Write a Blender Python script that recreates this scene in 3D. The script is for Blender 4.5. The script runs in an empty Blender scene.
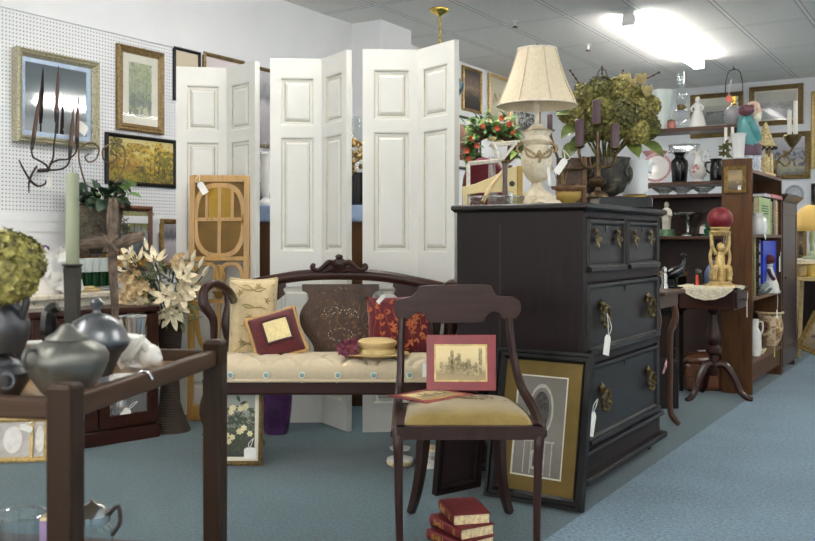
import bpy, bmesh, math, random
from mathutils import Vector, Matrix, Euler
sc = bpy.context.scene
COL = sc.collection
EXPO, WORLD, TUBE = 0.78, 2.4, 35.0
PI = math.pi
R = math.radians
rnd = random.Random(7)
# ---- camera model: the room is axis aligned; the camera is turned TH to the left ----
TH = R(32.0); CT, ST = math.cos(TH), math.sin(TH)
F, CX, HY, CH = 910.0, 407.5, 240.0, 1.05
def cw(X, Y, z=0.0):                       # camera-aligned ground frame -> room
    return Vector((X*CT - Y*ST, X*ST + Y*CT, z))
def px(p, Y, z=0.0):
    return cw((p-CX)/F*Y, Y, z)
def zz(y, Y):
    return CH - (y-HY)/F*Y
def onx(p, x):                             # where the sight line of column p meets the plane x = const
    k = (p-CX)/F; Y = x/(k*CT-ST); return Y, k*Y*ST + Y*CT
def ony(p, y):
    k = (p-CX)/F; Y = y/(k*ST+CT); return Y, k*Y*CT - Y*ST

# ---------------------------------------------------------------- materials
def lin(c):
    return tuple(((v/255)/12.92 if v/255 <= .04045 else ((v/255+.055)/1.055)**2.4) for v in c)
def rgba(c): return (*lin(c), 1)
class NT:
    def __init__(s, name):
        s.m = bpy.data.materials.new(name); s.m.use_nodes = True
        s.t = s.m.node_tree; s.b = s.t.nodes['Principled BSDF']; s.n = s.t.nodes; s.l = s.t.links
    def node(s, kind, **kw):
        n = s.n.new(kind)
        for k, v in kw.items():
            if k in n.inputs: n.inputs[k].default_value = v
            else: setattr(n, k, v)
        return n
    def link(s, a, b): s.l.new(a, b)
    def coord(s, kind='Object', scale=(1,1,1)):
        tc = s.node('ShaderNodeTexCoord'); mp = s.node('ShaderNodeMapping')
        mp.inputs['Scale'].default_value = scale
        s.link(tc.outputs[kind], mp.inputs['Vector']); return mp.outputs['Vector']
    def math(s, op, a, b=None, c=None):
        n = s.node('ShaderNodeMath', operation=op)
        for i, v in enumerate((a, b, c)):
            if v is None: continue
            if isinstance(v, (int, float)): n.inputs[i].default_value = v
            else: s.link(v, n.inputs[i])
        return n.outputs[0]
    def ramp(s, fac, stops, interp='LINEAR'):
        n = s.node('ShaderNodeValToRGB'); cr = n.color_ramp; cr.interpolation = interp
        while len(cr.elements) < len(stops): cr.elements.new(.5)
        for e, (p, c) in zip(cr.elements, stops): e.position = p; e.color = rgba(c)
        s.link(fac, n.inputs['Fac']); return n.outputs['Color']
    def noise(s, vec, scale, detail=4, rough=.55, dist=0):
        n = s.node('ShaderNodeTexNoise', Scale=scale, Detail=detail, Roughness=rough, Distortion=dist)
        s.link(vec, n.inputs['Vector']); return n.outputs['Fac']
    def mix(s, fac, a, b):
        n = s.node('ShaderNodeMix', data_type='RGBA')
        for i, v in ((0, fac), (6, a), (7, b)):
            if isinstance(v, (int, float)): n.inputs[i].default_value = v
            elif isinstance(v, tuple): n.inputs[i].default_value = rgba(v)
            else: s.link(v, n.inputs[i])
        return n.outputs[2]
    def bump(s, h, strength=.3, dist=.01):
        n = s.node('ShaderNodeBump', Strength=strength, Distance=dist)
        s.link(h, n.inputs['Height']); s.link(n.outputs['Normal'], s.b.inputs['Normal'])
    def out(s, col=None, rough=.5, metal=0, spec=.5, coat=0, sheen=0):
        if col is not None:
            if isinstance(col, tuple): s.b.inputs['Base Color'].default_value = rgba(col)
            else: s.link(col, s.b.inputs['Base Color'])
        s.b.inputs['Roughness'].default_value = rough; s.b.inputs['Metallic'].default_value = metal
        s.b.inputs['Specular IOR Level'].default_value = spec; s.b.inputs['Coat Weight'].default_value = coat
        s.b.inputs['Coat Roughness'].default_value = .2
        s.b.inputs['Sheen Weight'].default_value = sheen
        return s.m
def sh(c, k): return tuple(max(0, min(255, v*k)) for v in c)
def plain(name, c, rough=.5, metal=0, var=.12, ns=14, bump=0, bs=60, spec=.5, coat=0, sheen=0):
    t = NT(name); v = t.coord()
    col = t.ramp(t.noise(v, ns), [(.3, sh(c, 1-var)), (.7, sh(c, 1+var))])
    if bump: t.bump(t.noise(v, bs, 3), bump, .004)
    return t.out(col, rough, metal, spec, coat, sheen)
def wood(name, a, b, axis='z', sc_=1, rough=.35, coat=.25, spec=.5):
    t = NT(name); s = {'x': (3, 40, 40), 'y': (40, 3, 40), 'z': (40, 40, 3)}[axis]
    v = t.coord('Object', tuple(k*sc_ for k in s)); n = t.noise(v, 1.0, 5, .6, .6)
    v2 = t.coord('Object', (1, 1, 1)); n2 = t.noise(v2, 3)
    f = t.math('ADD', t.math('MULTIPLY', n, .7), t.math('MULTIPLY', n2, .3))
    t.bump(n, .06, .003)
    return t.out(t.ramp(f, [(.3, a), (.55, b), (.72, sh(a, .8))]), rough, 0, spec, coat)
def glass(name, c=(255, 255, 255), rough=.03, ior=1.45):
    t = NT(name); t.b.inputs['Transmission Weight'].default_value = 1; t.b.inputs['IOR'].default_value = ior
    return t.out(c, rough)
def thin_clear(name, tint=(236, 240, 240)):
    t = NT(name); o = t.n['Material Output']; t.n.remove(t.b)
    tr = t.node('ShaderNodeBsdfTransparent'); tr.inputs['Color'].default_value = rgba(tint)
    gl = t.node('ShaderNodeBsdfGlossy', Roughness=.05); fr = t.node('ShaderNodeLayerWeight', Blend=.35); mx = t.node('ShaderNodeMixShader')
    t.link(t.math('ADD', t.math('MULTIPLY', t.math('POWER', fr.outputs[1], 1.7), .85), .07), mx.inputs[0]); t.link(tr.outputs[0], mx.inputs[1]); t.link(gl.outputs[0], mx.inputs[2]); t.link(mx.outputs[0], o.inputs['Surface'])
    return t.m
def thin_glass(name, c=(255, 255, 255), a=.15, rough=.03):
    t = NT(name); t.b.inputs['Alpha'].default_value = a
    return t.out(c, rough, 0, .6)
def emit(name, c, s):
    t = NT(name); t.b.inputs['Emission Color'].default_value = rgba(c); t.b.inputs['Emission Strength'].default_value = s
    return t.out(c, .6)
def picture(name, stops, dist=.25, ns=5, blob=None, bscale=6, bth=.55, glossy=.3):
    """a painted picture: bands from bottom to top broken by brushwork, with blotches of a second colour"""
    t = NT(name); v = t.coord('Generated')
    s = t.node('ShaderNodeSeparateXYZ'); t.link(v, s.inputs[0])
    n = t.noise(v, ns, 6, .65)
    f = t.math('ADD', s.outputs[2], t.math('MULTIPLY', t.math('SUBTRACT', n, .5), dist))
    col = t.ramp(f, stops)
    if blob:
        n2 = t.noise(v, bscale, 7, .7, .5)
        for c, lo, hi in blob:
            w = t.math('MULTIPLY', t.math('GREATER_THAN', n2, bth),
                       t.math('MULTIPLY', t.math('GREATER_THAN', s.outputs[2], lo), t.math('LESS_THAN', s.outputs[2], hi)))
            n3 = t.noise(v, bscale*4, 4)
            col = t.mix(w, col, t.ramp(n3, [(.35, sh(c, .6)), (.65, sh(c, 1.3))]))
    return t.out(col, glossy, 0, .5)

# ---------------------------------------------------------------- meshes
def cat(pts, k=6, closed=False):
    """Catmull-Rom through points"""
    P = [Vector(p) for p in pts]; n = len(P); o = []
    rng = range(n if closed else n-1)
    for i in rng:
        if closed: a, b, c, d = P[i-1], P[i], P[(i+1) % n], P[(i+2) % n]
        else: a, b, c, d = P[max(i-1, 0)], P[i], P[i+1], P[min(i+2, n-1)]
        for j in range(k):
            t = j/k
            o.append(.5*((2*b) + (c-a)*t + (2*a-5*b+4*c-d)*t*t + (3*b-a-3*c+d)*t**3))
    if not closed: o.append(P[-1])
    return o
class MB:
    def __init__(s): s.bm = bmesh.new()
    def face(s, pts):
        vs = [s.bm.verts.new(p) for p in pts]
        return s.bm.faces.new(vs)
    def box(s, c, d, M=None):
        x, y, z = (v/2 for v in d); c = Vector(c)
        P = [Vector((a*x, b*y, e*z)) for e in (-1, 1) for a, b in ((-1, -1), (1, -1), (1, 1), (-1, 1))]
        if M is not None: P = [M @ p for p in P]
        v = [s.bm.verts.new(c+p) for p in P]
        for f in ((3, 2, 1, 0), (4, 5, 6, 7), (0, 1, 5, 4), (1, 2, 6, 5), (2, 3, 7, 6), (3, 0, 4, 7)):
            s.bm.faces.new([v[i] for i in f])
        return s
    def b2(s, x0, x1, y0, y1, z0, z1):
        return s.box(((x0+x1)/2, (y0+y1)/2, (z0+z1)/2), (abs(x1-x0), abs(y1-y0), abs(z1-z0)))
    def rings(s, rings, closed_u=True, cap=True, loop=False):
        V = [[s.bm.verts.new(p) for p in r] for r in rings]
        m = len(V[0]); seq = list(range(len(V)-1)) + ([len(V)-1] if loop else [])
        for i in seq:
            a, b = V[i], V[(i+1) % len(V)]
            for j in range(m if closed_u else m-1):
                k = (j+1) % m
                try: s.bm.faces.new((a[j], a[k], b[k], b[j]))
                except ValueError: pass
        if cap and not loop and closed_u and m > 2:
            try:
                s.bm.faces.new(list(reversed(V[0]))); s.bm.faces.new(V[-1])
            except ValueError: pass
        return s
    def tube(s, path, r, n=8, closed=False, flat=None):
        P = [Vector(p) for p in path]; N = len(P)
        rr = r if isinstance(r, (list, tuple)) else [r]*N
        if len(rr) != N: rr = [rr[min(int(i/(N-1)*(len(rr)-1)), len(rr)-2)]*(1-((i/(N-1)*(len(rr)-1)) % 1 if i < N-1 else 1)) +
                               rr[min(int(i/(N-1)*(len(rr)-1)), len(rr)-2)+1]*((i/(N-1)*(len(rr)-1)) % 1 if i < N-1 else 1) for i in range(N)]
        up = Vector((0, 0, 1)); R_ = []; prev = None
        for i in range(N):
            a = P[i-1] if (i or closed) else P[i]; b = P[(i+1) % N] if (i < N-1 or closed) else P[i]
            d = (b-a); d = d.normalized() if d.length > 1e-9 else Vector((0, 0, 1))
            if prev is None:
                u = d.cross(up); u = u if u.length > .05 else d.cross(Vector((0, 1, 0)))
            else: u = prev - d*prev.dot(d)
            u.normalize(); prev = u; w = d.cross(u)
            fx, fy = flat or (1, 1)
            R_.append([P[i] + (u*math.cos(2*PI*j/n)*fx + w*math.sin(2*PI*j/n)*fy)*rr[i] for j in range(n)])
        return s.rings(R_, True, not closed, closed)
    def lathe(s, prof, n=24, c=(0, 0, 0), lobe=0, nl=8, sx=1, sy=1, M=None, loop=False):
        c = Vector(c); rg = []
        for r, z in prof:
            ring = []
            for j in range(n):
                a = 2*PI*j/n; q = max(r, 1e-4)*(1+lobe*abs(math.cos(a*nl/2)))
                p = Vector((q*math.cos(a)*sx, q*math.sin(a)*sy, z))
                ring.append(c + (M @ p if M is not None else p))
            rg.append(ring)
        return s.rings(rg, True, not loop, loop)
    def ell(s, c, r, n=12, M=None):
        r = r if isinstance(r, (tuple, list)) else (r, r, r); c = Vector(c); rg = []
        h = max(4, n//2+1)
        for i in range(h+1):
            t = PI*i/h; q = max(math.sin(t), .001); z = -math.cos(t)
            ring = []
            for j in range(n):
                a = 2*PI*j/n; p = Vector((r[0]*q*math.cos(a), r[1]*q*math.sin(a), r[2]*z))
                ring.append(c + (M @ p if M is not None else p))
            rg.append(ring)
        return s.rings(rg)
    def prism(s, poly, y0, y1, M=None, c=(0, 0, 0)):
        """outline in (x, z) pulled out along y"""
        c = Vector(c); g = lambda p: c + (M @ p if M is not None else p)
        a = [s.bm.verts.new(g(Vector((x, y0, z)))) for x, z in poly]; b = [s.bm.verts.new(g(Vector((x, y1, z)))) for x, z in poly]
        n = len(poly)
        s.bm.faces.new(a); s.bm.faces.new(list(reversed(b)))
        for i in range(n): s.bm.faces.new((a[i], b[i], b[(i+1) % n], a[(i+1) % n]))
        return s
    def grid(s, fn, nu, nv):
        V = [[s.bm.verts.new(fn(i/nu, j/nv)) for j in range(nv+1)] for i in range(nu+1)]
        for i in range(nu):
            for j in range(nv): s.bm.faces.new((V[i][j], V[i+1][j], V[i+1][j+1], V[i][j+1]))
        return s
    def leaf(s, p, d, up, L, w, curl=.3, fold=.15, n=4):
        d = Vector(d).normalized(); up = Vector(up); sd = d.cross(up)
        sd = sd.normalized() if sd.length > 1e-4 else d.orthogonal().normalized()
        nn = sd.cross(d); p = Vector(p); rows = []
        for i in range(n+1):
            t = i/n; ww = w*math.sin(PI*min(1, t*.92+.06))**.8 if i < n else .0005
            q = p + d*L*t + nn*(curl*L*(t - t*t*1.6))
            rows.append([q - sd*ww/2 + nn*fold*ww, q, q + sd*ww/2 + nn*fold*ww])
        return s.rings(rows, False, False)
    def build(s, name, mat, parent=None, smooth=40, bevel=0, solid=0, sub=0, loc=None, rot=None, bseg=2):
        bm = s.bm
        bmesh.ops.remove_doubles(bm, verts=bm.verts, dist=1e-5)
        bmesh.ops.recalc_face_normals(bm, faces=bm.faces)
        for f in bm.faces: f.smooth = smooth > 0
        if smooth > 0:
            for e in bm.edges:
                e.smooth = not (len(e.link_faces) == 2 and e.calc_face_angle(0) > R(smooth))
        me = bpy.data.meshes.new(name); bm.to_mesh(me); bm.free()
        o = bpy.data.objects.new(name, me); COL.objects.link(o)
        if mat: me.materials.append(mat)
        if parent: o.parent = parent
        if loc is not None: o.location = loc
        if rot is not None: o.rotation_euler = rot
        if solid:
            m = o.modifiers.new('solid', 'SOLIDIFY'); m.thickness = solid; m.offset = 0
        if bevel:
            m = o.modifiers.new('bevel', 'BEVEL'); m.width = bevel; m.segments = bseg; m.limit_method = 'ANGLE'; m.angle_limit = R(35)
        if sub:
            m = o.modifiers.new('sub', 'SUBSURF'); m.levels = sub; m.render_levels = sub
        return o
def kid(t, name):
    return next(c for c in t.children if c.name.split('.')[0] == name)
def addmat(o, mb, m, smooth=True):
    """surface pattern that belongs to the mesh o: more faces in a second material"""
    bmesh.ops.recalc_face_normals(mb.bm, faces=mb.bm.faces)
    tmp = bpy.data.meshes.new('tmp'); mb.bm.to_mesh(tmp); mb.bm.free()
    o.data.materials.append(m); i = len(o.data.materials)-1
    bm = bmesh.new(); bm.from_mesh(o.data); n0 = len(bm.faces); bm.from_mesh(tmp); bm.faces.ensure_lookup_table()
    for f in bm.faces[n0:]: f.material_index = i; f.smooth = smooth
    bm.to_mesh(o.data); bm.free(); bpy.data.meshes.remove(tmp); return o
def tg(o, label, catg, group=None, kind=None):
    o['label'] = label; o['category'] = catg
    if group: o['group'] = group
    if kind: o['kind'] = kind
    return o
def thing(name, label, catg, loc, rz=TH, group=None, tilt=0, roll=0):
    o = bpy.data.objects.new(name, None); COL.objects.link(o); o.empty_display_size = .05
    o.location = loc; o.rotation_euler = (tilt, roll, rz)
    return tg(o, label, catg, group)
def struct(o):
    o['kind'] = 'structure'; return o
def copy_thing(root, loc, rz=None, label=None):
    r = root.copy(); COL.objects.link(r); r.location = loc
    if rz is not None: r.rotation_euler = (r.rotation_euler[0], r.rotation_euler[1], rz)
    if label: r['label'] = label
    for ch in list(root.children):
        c = ch.copy(); COL.objects.link(c); c.parent = r
        for g in list(ch.children):
            d = g.copy(); COL.objects.link(d); d.parent = c
    return r

# ---------------------------------------------------------------- shared materials
M = {}
M['white_wall'] = plain('white_wall_paint', (236, 237, 238), .7, 0, .015, 2)
M['grey_wall'] = plain('back_wall_paint', (226, 229, 233), .7, 0, .02, 2)
M['white_paint'] = plain('white_door_paint', (238, 238, 234), .4, 0, .025, 5)
M['cream_paint'] = plain('aged_cream_paint', (226, 216, 196), .55, 0, .12, 30, .2, 90)
M['mahogany'] = wood('dark_mahogany', (32, 14, 10), (56, 28, 21), 'x', 1, .34, .12, .3)
M['mahogany_v'] = wood('dark_mahogany_upright', (32, 14, 10), (54, 28, 21), 'z', 1, .34, .12, .3)
M['ebony'] = wood('nearly_black_wood', (16, 12, 11), (31, 25, 23), 'y', 1, .4, .1, .3)
M['ebony_v'] = wood('nearly_black_wood_upright', (18, 11, 11), (32, 20, 19), 'z', .8, .5, .0, .25)
M['walnut'] = wood('walnut_wood', (54, 31, 14), (92, 59, 30), 'z', .7, .48, .0, .28)
M['walnut_x'] = wood('walnut_wood_lengthwise', (52, 31, 19), (84, 54, 33), 'x', .7, .45, .1, .35)
M['cart_wood'] = wood('brown_cart_wood', (27, 15, 5), (46, 28, 11), 'z', .8, .45, .0, .25)
M['cart_wood_x'] = wood('brown_cart_wood_rail', (40, 24, 11), (66, 43, 23), 'x', .8, .42, .05, .3)
M['oak'] = wood('golden_oak', (150, 108, 46), (182, 140, 72), 'z', .8, .4, .2)
M['tan_wood'] = wood('tan_wood', (186, 158, 104), (214, 190, 138), 'x', .8, .45, .1)
M['gold'] = plain('worn_gilt', (138, 112, 64), .42, .45, .25, 40, .15, 120)
M['gold_dull'] = plain('dull_gilt_frame', (122, 100, 62), .45, .3, .25, 50, .3, 160)
M['gilt'] = plain('bright_gilt', (196, 168, 110), .38, .3, .15, 40, .15, 90)
M['brass'] = plain('aged_brass', (104, 88, 56), .36, .7, .3, 60)
M['brass_bright'] = plain('polished_brass', (214, 184, 96), .2, .9, .1, 20)
M['iron'] = plain('dark_iron', (58, 50, 46), .5, .5, .2, 40)
M['rust_iron'] = plain('bronze_brown_iron', (112, 94, 74), .45, .6, .2, 30)
M['pewter'] = plain('dull_pewter', (112, 112, 106), .42, .75, .16, 10, .08, 30)
M['pewter_dark'] = plain('dark_pewter', (84, 86, 90), .42, .8, .15, 12)
M['silver'] = plain('silver_plate', (206, 206, 204), .2, .95, .06, 12)
M['black'] = plain('black_lacquer', (14, 14, 15), .14, 0, .2, 20, spec=.6)
M['black_frame'] = plain('black_frame_wood', (17, 16, 16), .42, 0, .35, 60, .15, 80, spec=.3)
M['ceramic'] = plain('white_ceramic', (236, 234, 228), .18, 0, .03, 8, coat=.3)
M['porcelain'] = plain('old_porcelain', (230, 228, 220), .25, 0, .05, 12, coat=.3)
M['paper'] = plain('paper_tag', (240, 238, 230), .7, 0, .03, 30)
M['page'] = plain('old_pages', (224, 204, 160), .75, 0, .14, 80, .2, 200)
M['white_wax'] = plain('white_wax', (240, 236, 224), .45, 0, .02, 8)
M['clear'] = thin_clear('clear_glass', (250, 252, 252))
M['frost'] = thin_glass('frosted_white_glass', (236, 240, 240), .8, .3)
M['pane'] = thin_glass('glass_pane', (230, 236, 240), .12, .02)
M['leaf'] = plain('green_leaves', (58, 84, 44), .45, 0, .35, 30)
M['leaf_dark'] = plain('dark_green_leaves', (40, 62, 42), .4, 0, .3, 30)
M['leaf_bright'] = plain('bright_green_leaf', (128, 150, 66), .45, 0, .25, 30)
M['hydra'] = plain('olive_hydrangea_petals', (100, 96, 46), .6, 0, .55, 60)
M['hydra_y'] = plain('yellow_green_hydrangea_petals', (124, 118, 62), .6, 0, .4, 60)
M['lily'] = plain('cream_lily_petals', (226, 212, 182), .55, 0, .14, 30)
M['beige_flower'] = plain('beige_blossom', (196, 170, 128), .6, 0, .2, 40)
M['string'] = plain('white_string', (232, 230, 224), .8, 0, .02, 8)
M['print'] = picture('grey_engraving_print', [(0, (96, 90, 78)), (.3, (158, 150, 132)), (.6, (188, 180, 160)), (1, (208, 200, 180))], .5, 6,
                     [((70, 66, 60), .02, .6)], 7, .52)
M['matboard'] = plain('cream_mat_board', (226, 220, 200), .8, 0, .03, 10)

def price_tag(p, y, Y, label, w=.03, h=.045, rz=None, roll=.2, ln=.05, mat='paper', slant=.01):
    """a paper tag hung by a string; p, y mark the middle of the card"""
    c = px(p, Y, zz(y, Y)); t = thing('price_tag', label, 'price tag', c, TH if rz is None else rz, 'paper price tags')
    t.rotation_euler = (0, roll, TH if rz is None else rz)
    k = MB(); k.prism([(-w/2, -h/2), (w/2, -h/2), (w/2, h*.34), (w*.28, h/2), (-w*.28, h/2), (-w/2, h*.34)], -.0012, .0012)
    k.build('tag_card', M[mat], t, 0)
    k = MB(); k.tube(cat([(0, -.002, h*.42), (slant, -.004, h*.5+ln*.5), (slant*1.6, 0, h*.45+ln)], 4), .0016, 5)
    k.tube(cat([(0, -.002, h*.42), (-slant*.6, -.005, h*.5+ln*.4), (slant*1.6, 0, h*.45+ln)], 4), .0016, 5)
    k.build('string', M['string'], t)
    return t
def frame_ring(mb, W, H, prof):
    """mitred moulding: prof lists (inset from the outer edge, y) from the back outside to the inside"""
    rg = [[Vector((-W/2+i, y, i)), Vector((W/2-i, y, i)), Vector((W/2-i, y, H-i)), Vector((-W/2+i, y, H-i))] for i, y in prof]
    mb.rings(rg, True, False, True)
def framed(name, label, catg, loc, rz, W, H, fw, depth, fm, pm, mw=0, mm=None, tilt=0, group=None, style=0, inner=None, fname='frame', pname='print', glassy=False):
    t = thing(name, label, catg, loc, rz, group, tilt)
    k = MB(); d = depth
    prof = {0: [(0, 0), (0, -d*.8), (fw*.18, -d), (fw*.45, -d*.72), (fw*.62, -d*.9), (fw*.85, -d*.6), (fw, -d*.5), (fw, 0)],
            1: [(0, 0), (0, -d), (fw*.3, -d), (fw*.38, -d*.7), (fw*.7, -d*.7), (fw*.76, -d*.85), (fw, -d*.55), (fw, 0)],
            2: [(0, 0), (0, -d*.6), (fw*.5, -d), (fw, -d*.5), (fw, 0)]}[style]
    frame_ring(k, W, H, prof); k.build(fname, fm, t, 25)
    ix, iz = W/2-fw+.002, fw-.002
    if mw:
        k = MB(); frame_ring(k, W-2*fw+.004, H-2*fw+.004, [(0, -d*.2), (0, -d*.36), (mw, -d*.36), (mw+.003, -d*.2)])
        o = k.build('mat_board', mm, t, 0); o.location = (0, 0, fw-.002)
        if inner:
            k = MB(); frame_ring(k, W-2*(fw+mw)+.002, H-2*(fw+mw)+.002, [(-.001, -d*.2), (-.001, -d*.42), (.004, -d*.42), (.005, -d*.2)])
            o = k.build('inner_slip', inner, t, 0); o.location = (0, 0, fw+mw-.001)
    k = MB(); k.b2(-ix+mw, ix-mw, -d*.26, -d*.1, iz+mw, H-iz-mw); k.build(pname, pm, t, 0)
    k = MB(); k.b2(-W/2+.006, W/2-.006, -d*.1, -.0005, .006, H-.006); k.build('backing', M['tan_wood'], t, 0)
    if glassy:
        k = MB(); k.b2(-ix, ix, -d*.47, -d*.45, iz, H-iz); k.build('glass', M['pane'], t, 0)
    return t
def wall_pic(side, p0, p1, y0, y1, name, label, fw, depth, fm, pm, catg='picture', **kw):
    """a picture on the left or back wall from its pixel columns and its top and bottom at the middle"""
    if side == 'L':
        xw = -4.893
        Y0, a = onx(p0, xw+depth); Y1, b = onx(p1, xw+depth); rz = PI/2
        Ym = onx((p0+p1)/2, xw+depth)[0]; loc = lambda z: (xw, (a+b)/2, z)
    else:
        yw = 12.093
        Y0, a = ony(p0, yw-depth); Y1, b = ony(p1, yw-depth); rz = 0
        Ym = ony((p0+p1)/2, yw-depth)[0]; loc = lambda z: ((a+b)/2, yw, z)
    zb, zt = zz(y1, Ym), zz(y0, Ym)
    return framed(name, label, catg, loc(zb), rz, abs(b-a), zt-zb, fw, depth, fm, pm, **kw)
# ================================================================ camera, light, room
cam = bpy.data.cameras.new('camera'); co = bpy.data.objects.new('camera', cam); COL.objects.link(co)
co.location = (0, 0, CH); co.rotation_euler = (PI/2, 0, TH)
cam.sensor_width = 36; cam.lens = F/815*36; cam.shift_y = -(270.5-HY)/815
cam.clip_start = .05; cam.clip_end = 60
cam.dof.use_dof = True; cam.dof.focus_distance = 4.2; cam.dof.aperture_fstop = 8
sc.camera = co
sc.view_settings.view_transform = 'Standard'; sc.view_settings.look = 'None'; sc.view_settings.gamma = 1
sc.view_settings.exposure = EXPO
w = bpy.data.worlds.new('world'); sc.world = w; w.use_nodes = True
w.node_tree.nodes['Background'].inputs['Color'].default_value = (1, .985, .96, 1)
w.node_tree.nodes['Background'].inputs['Strength'].default_value = WORLD

XL, YB, XR, YF, ZC = -4.9, 12.1, 3.4, -3.6, 3.05
# floor: teal carpet left of the aisle, lighter blue carpet in the aisle
def carpet(name, c):
    t = NT(name); v = t.coord()
    a = t.noise(v, 75, 4, .75); b = t.noise(v, 2.2, 3)
    f = t.math('ADD', t.math('MULTIPLY', a, .85), t.math('MULTIPLY', b, .15))
    t.bump(a, .35, .006)
    return t.out(t.ramp(f, [(.36, sh(c, .66)), (.64, sh(c, 1.3))]), .95, 0, .1, 0, .3)
k = MB(); k.b2(XL-.1, -1.28, YF-.1, YB+.1, -.1, 0); struct(k.build('floor', carpet('teal_carpet', (47, 75, 83)), None, 0))
k = MB(); k.b2(-1.28, XR+.1, YF-.1, YB+.1, -.1, 0); struct(k.build('floor_aisle', carpet('blue_grey_aisle_carpet', (89, 117, 134)), None, 0))
# ceiling of lay-in tiles
t = NT('ceiling_tiles'); v = t.coord(); s = t.node('ShaderNodeSeparateXYZ'); t.link(v, s.inputs[0])
def line(comp, off, pitch, wd):
    f = t.math('FRACT', t.math('DIVIDE', t.math('ADD', comp, -off+pitch*40), pitch))
    return t.math('LESS_THAN', t.math('ABSOLUTE', t.math('SUBTRACT', t.math('FRACT', t.math('ADD', f, .5)), .5)), wd/pitch/2)
g = t.math('MAXIMUM', line(s.outputs[0], -4.32, .61, .024), line(s.outputs[1], 7.65, 1.22, .024))
g_shade = t.math('MAXIMUM', line(s.outputs[0], -4.32, .61, .05), line(s.outputs[1], 7.65, 1.22, .05))  # wider grey edges beside the grid: their shadow painted into the tiles
n = t.noise(v, 90, 3, .7)
t.link(t.mix(g, t.mix(g_shade, t.ramp(n, [(.35, (232, 230, 224)), (.65, (246, 244, 239))]), (196, 194, 188)), (250, 250, 247)), t.b.inputs['Base Color'])
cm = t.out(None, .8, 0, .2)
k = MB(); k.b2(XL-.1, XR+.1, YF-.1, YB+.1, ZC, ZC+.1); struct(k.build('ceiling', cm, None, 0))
k = MB(); k.b2(XL-.15, XL, YF-.1, YB+.1, 0, ZC); struct(k.build('wall_left', M['white_wall'], None, 0))
k = MB(); k.b2(XL, XR, YB, YB+.15, 0, ZC); struct(k.build('wall_back', M['grey_wall'], None, 0))
k = MB(); k.b2(XR, XR+.15, YF-.1, YB+.1, 0, ZC); struct(k.build('wall_right', M['white_wall'], None, 0))
# the shop front behind the camera, a wall with three big panes of daylight
k = MB(); k.b2(XL, XR, YF-.15, YF, 0, .45); k.b2(XL, XR, YF-.15, YF, 2.75, ZC)
ex = [XL, -4.5, -2.2, -2.0, .4, .6, 2.9, XR]
for i in range(0, 8, 2): k.b2(ex[i], ex[i+1], YF-.15, YF, .45, 2.75)
struct(k.build('wall_front', M['white_wall'], None, 0))
for i in range(1, 7, 2):
    k = MB(); a, b = ex[i], ex[i+1]
    for u in (a, (a+b)/2, b): k.b2(u-.03, u+.03, YF-.1, YF-.04, .45, 2.75)
    k.b2(a, b, YF-.1, YF-.04, .45, .5); k.b2(a, b, YF-.1, YF-.04, 2.7, 2.75)
    struct(k.build('window_%d' % ((i+1)//2), M['white_paint'], None, 0))
    L = bpy.data.lights.new('window_daylight', 'AREA'); lo = bpy.data.objects.new('window_daylight', L); COL.objects.link(lo)
    L.shape = 'RECTANGLE'; L.size = b-a; L.size_y = 2.3; L.energy = 1; L.cycles.is_portal = True
    lo.location = ((a+b)/2, YF-.16, 1.6); lo.rotation_euler = (PI/2, 0, 0); lo.rotation_euler = (R(90), 0, 0)
    lo.rotation_euler = (R(90), 0, PI)
# pegboard on the left wall
t = NT('pegboard'); v = t.coord(); s = t.node('ShaderNodeSeparateXYZ'); t.link(v, s.inputs[0])
def cell(c_): return t.math('SUBTRACT', t.math('FRACT', t.math('ADD', t.math('DIVIDE', c_, .0235), 400)), .5)
a, b = cell(s.outputs[1]), cell(s.outputs[2])
d2 = t.math('ADD', t.math('MULTIPLY', a, a), t.math('MULTIPLY', b, b))
hole = t.math('LESS_THAN', d2, .034)
t.link(t.mix(hole, (233, 234, 236), (122, 124, 126)), t.b.inputs['Base Color']); pm_ = t.out(None, .6)
k = MB(); k.b2(XL, XL+.006, 1.0, 8.4, 1.215, 2.43); struct(k.build('wall_left_pegboard', pm_, None, 0))
k = MB(); k.b2(XL, XL+.02, 1.0, 6.85, 2.43, 2.475); k.b2(XL, XL+.012, 1.0, 6.85, 2.475, 2.56); struct(k.build('trim_1', M['white_wall'], None, 0))
k = MB(); k.b2(XL, XL+.018, 1.0, 6.85, 1.165, 1.215); k.b2(XL, XL+.01, 1.0, 6.85, 1.1, 1.165); struct(k.build('trim_2', M['white_wall'], None, 0))
k = MB(); k.b2(XL, XL+.012, YF, YB, 0, .1); struct(k.build('baseboard_left', M['white_wall'], None, 0))
k = MB(); k.b2(XL, XR, YB-.012, YB, 0, .1); struct(k.build('baseboard_back', M['white_wall'], None, 0))
k = MB(); k.b2(XL, -4.576, 6.87, 7.39, 0, ZC); struct(k.build('wall_pilaster', M['white_wall'], None, 0))
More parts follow.
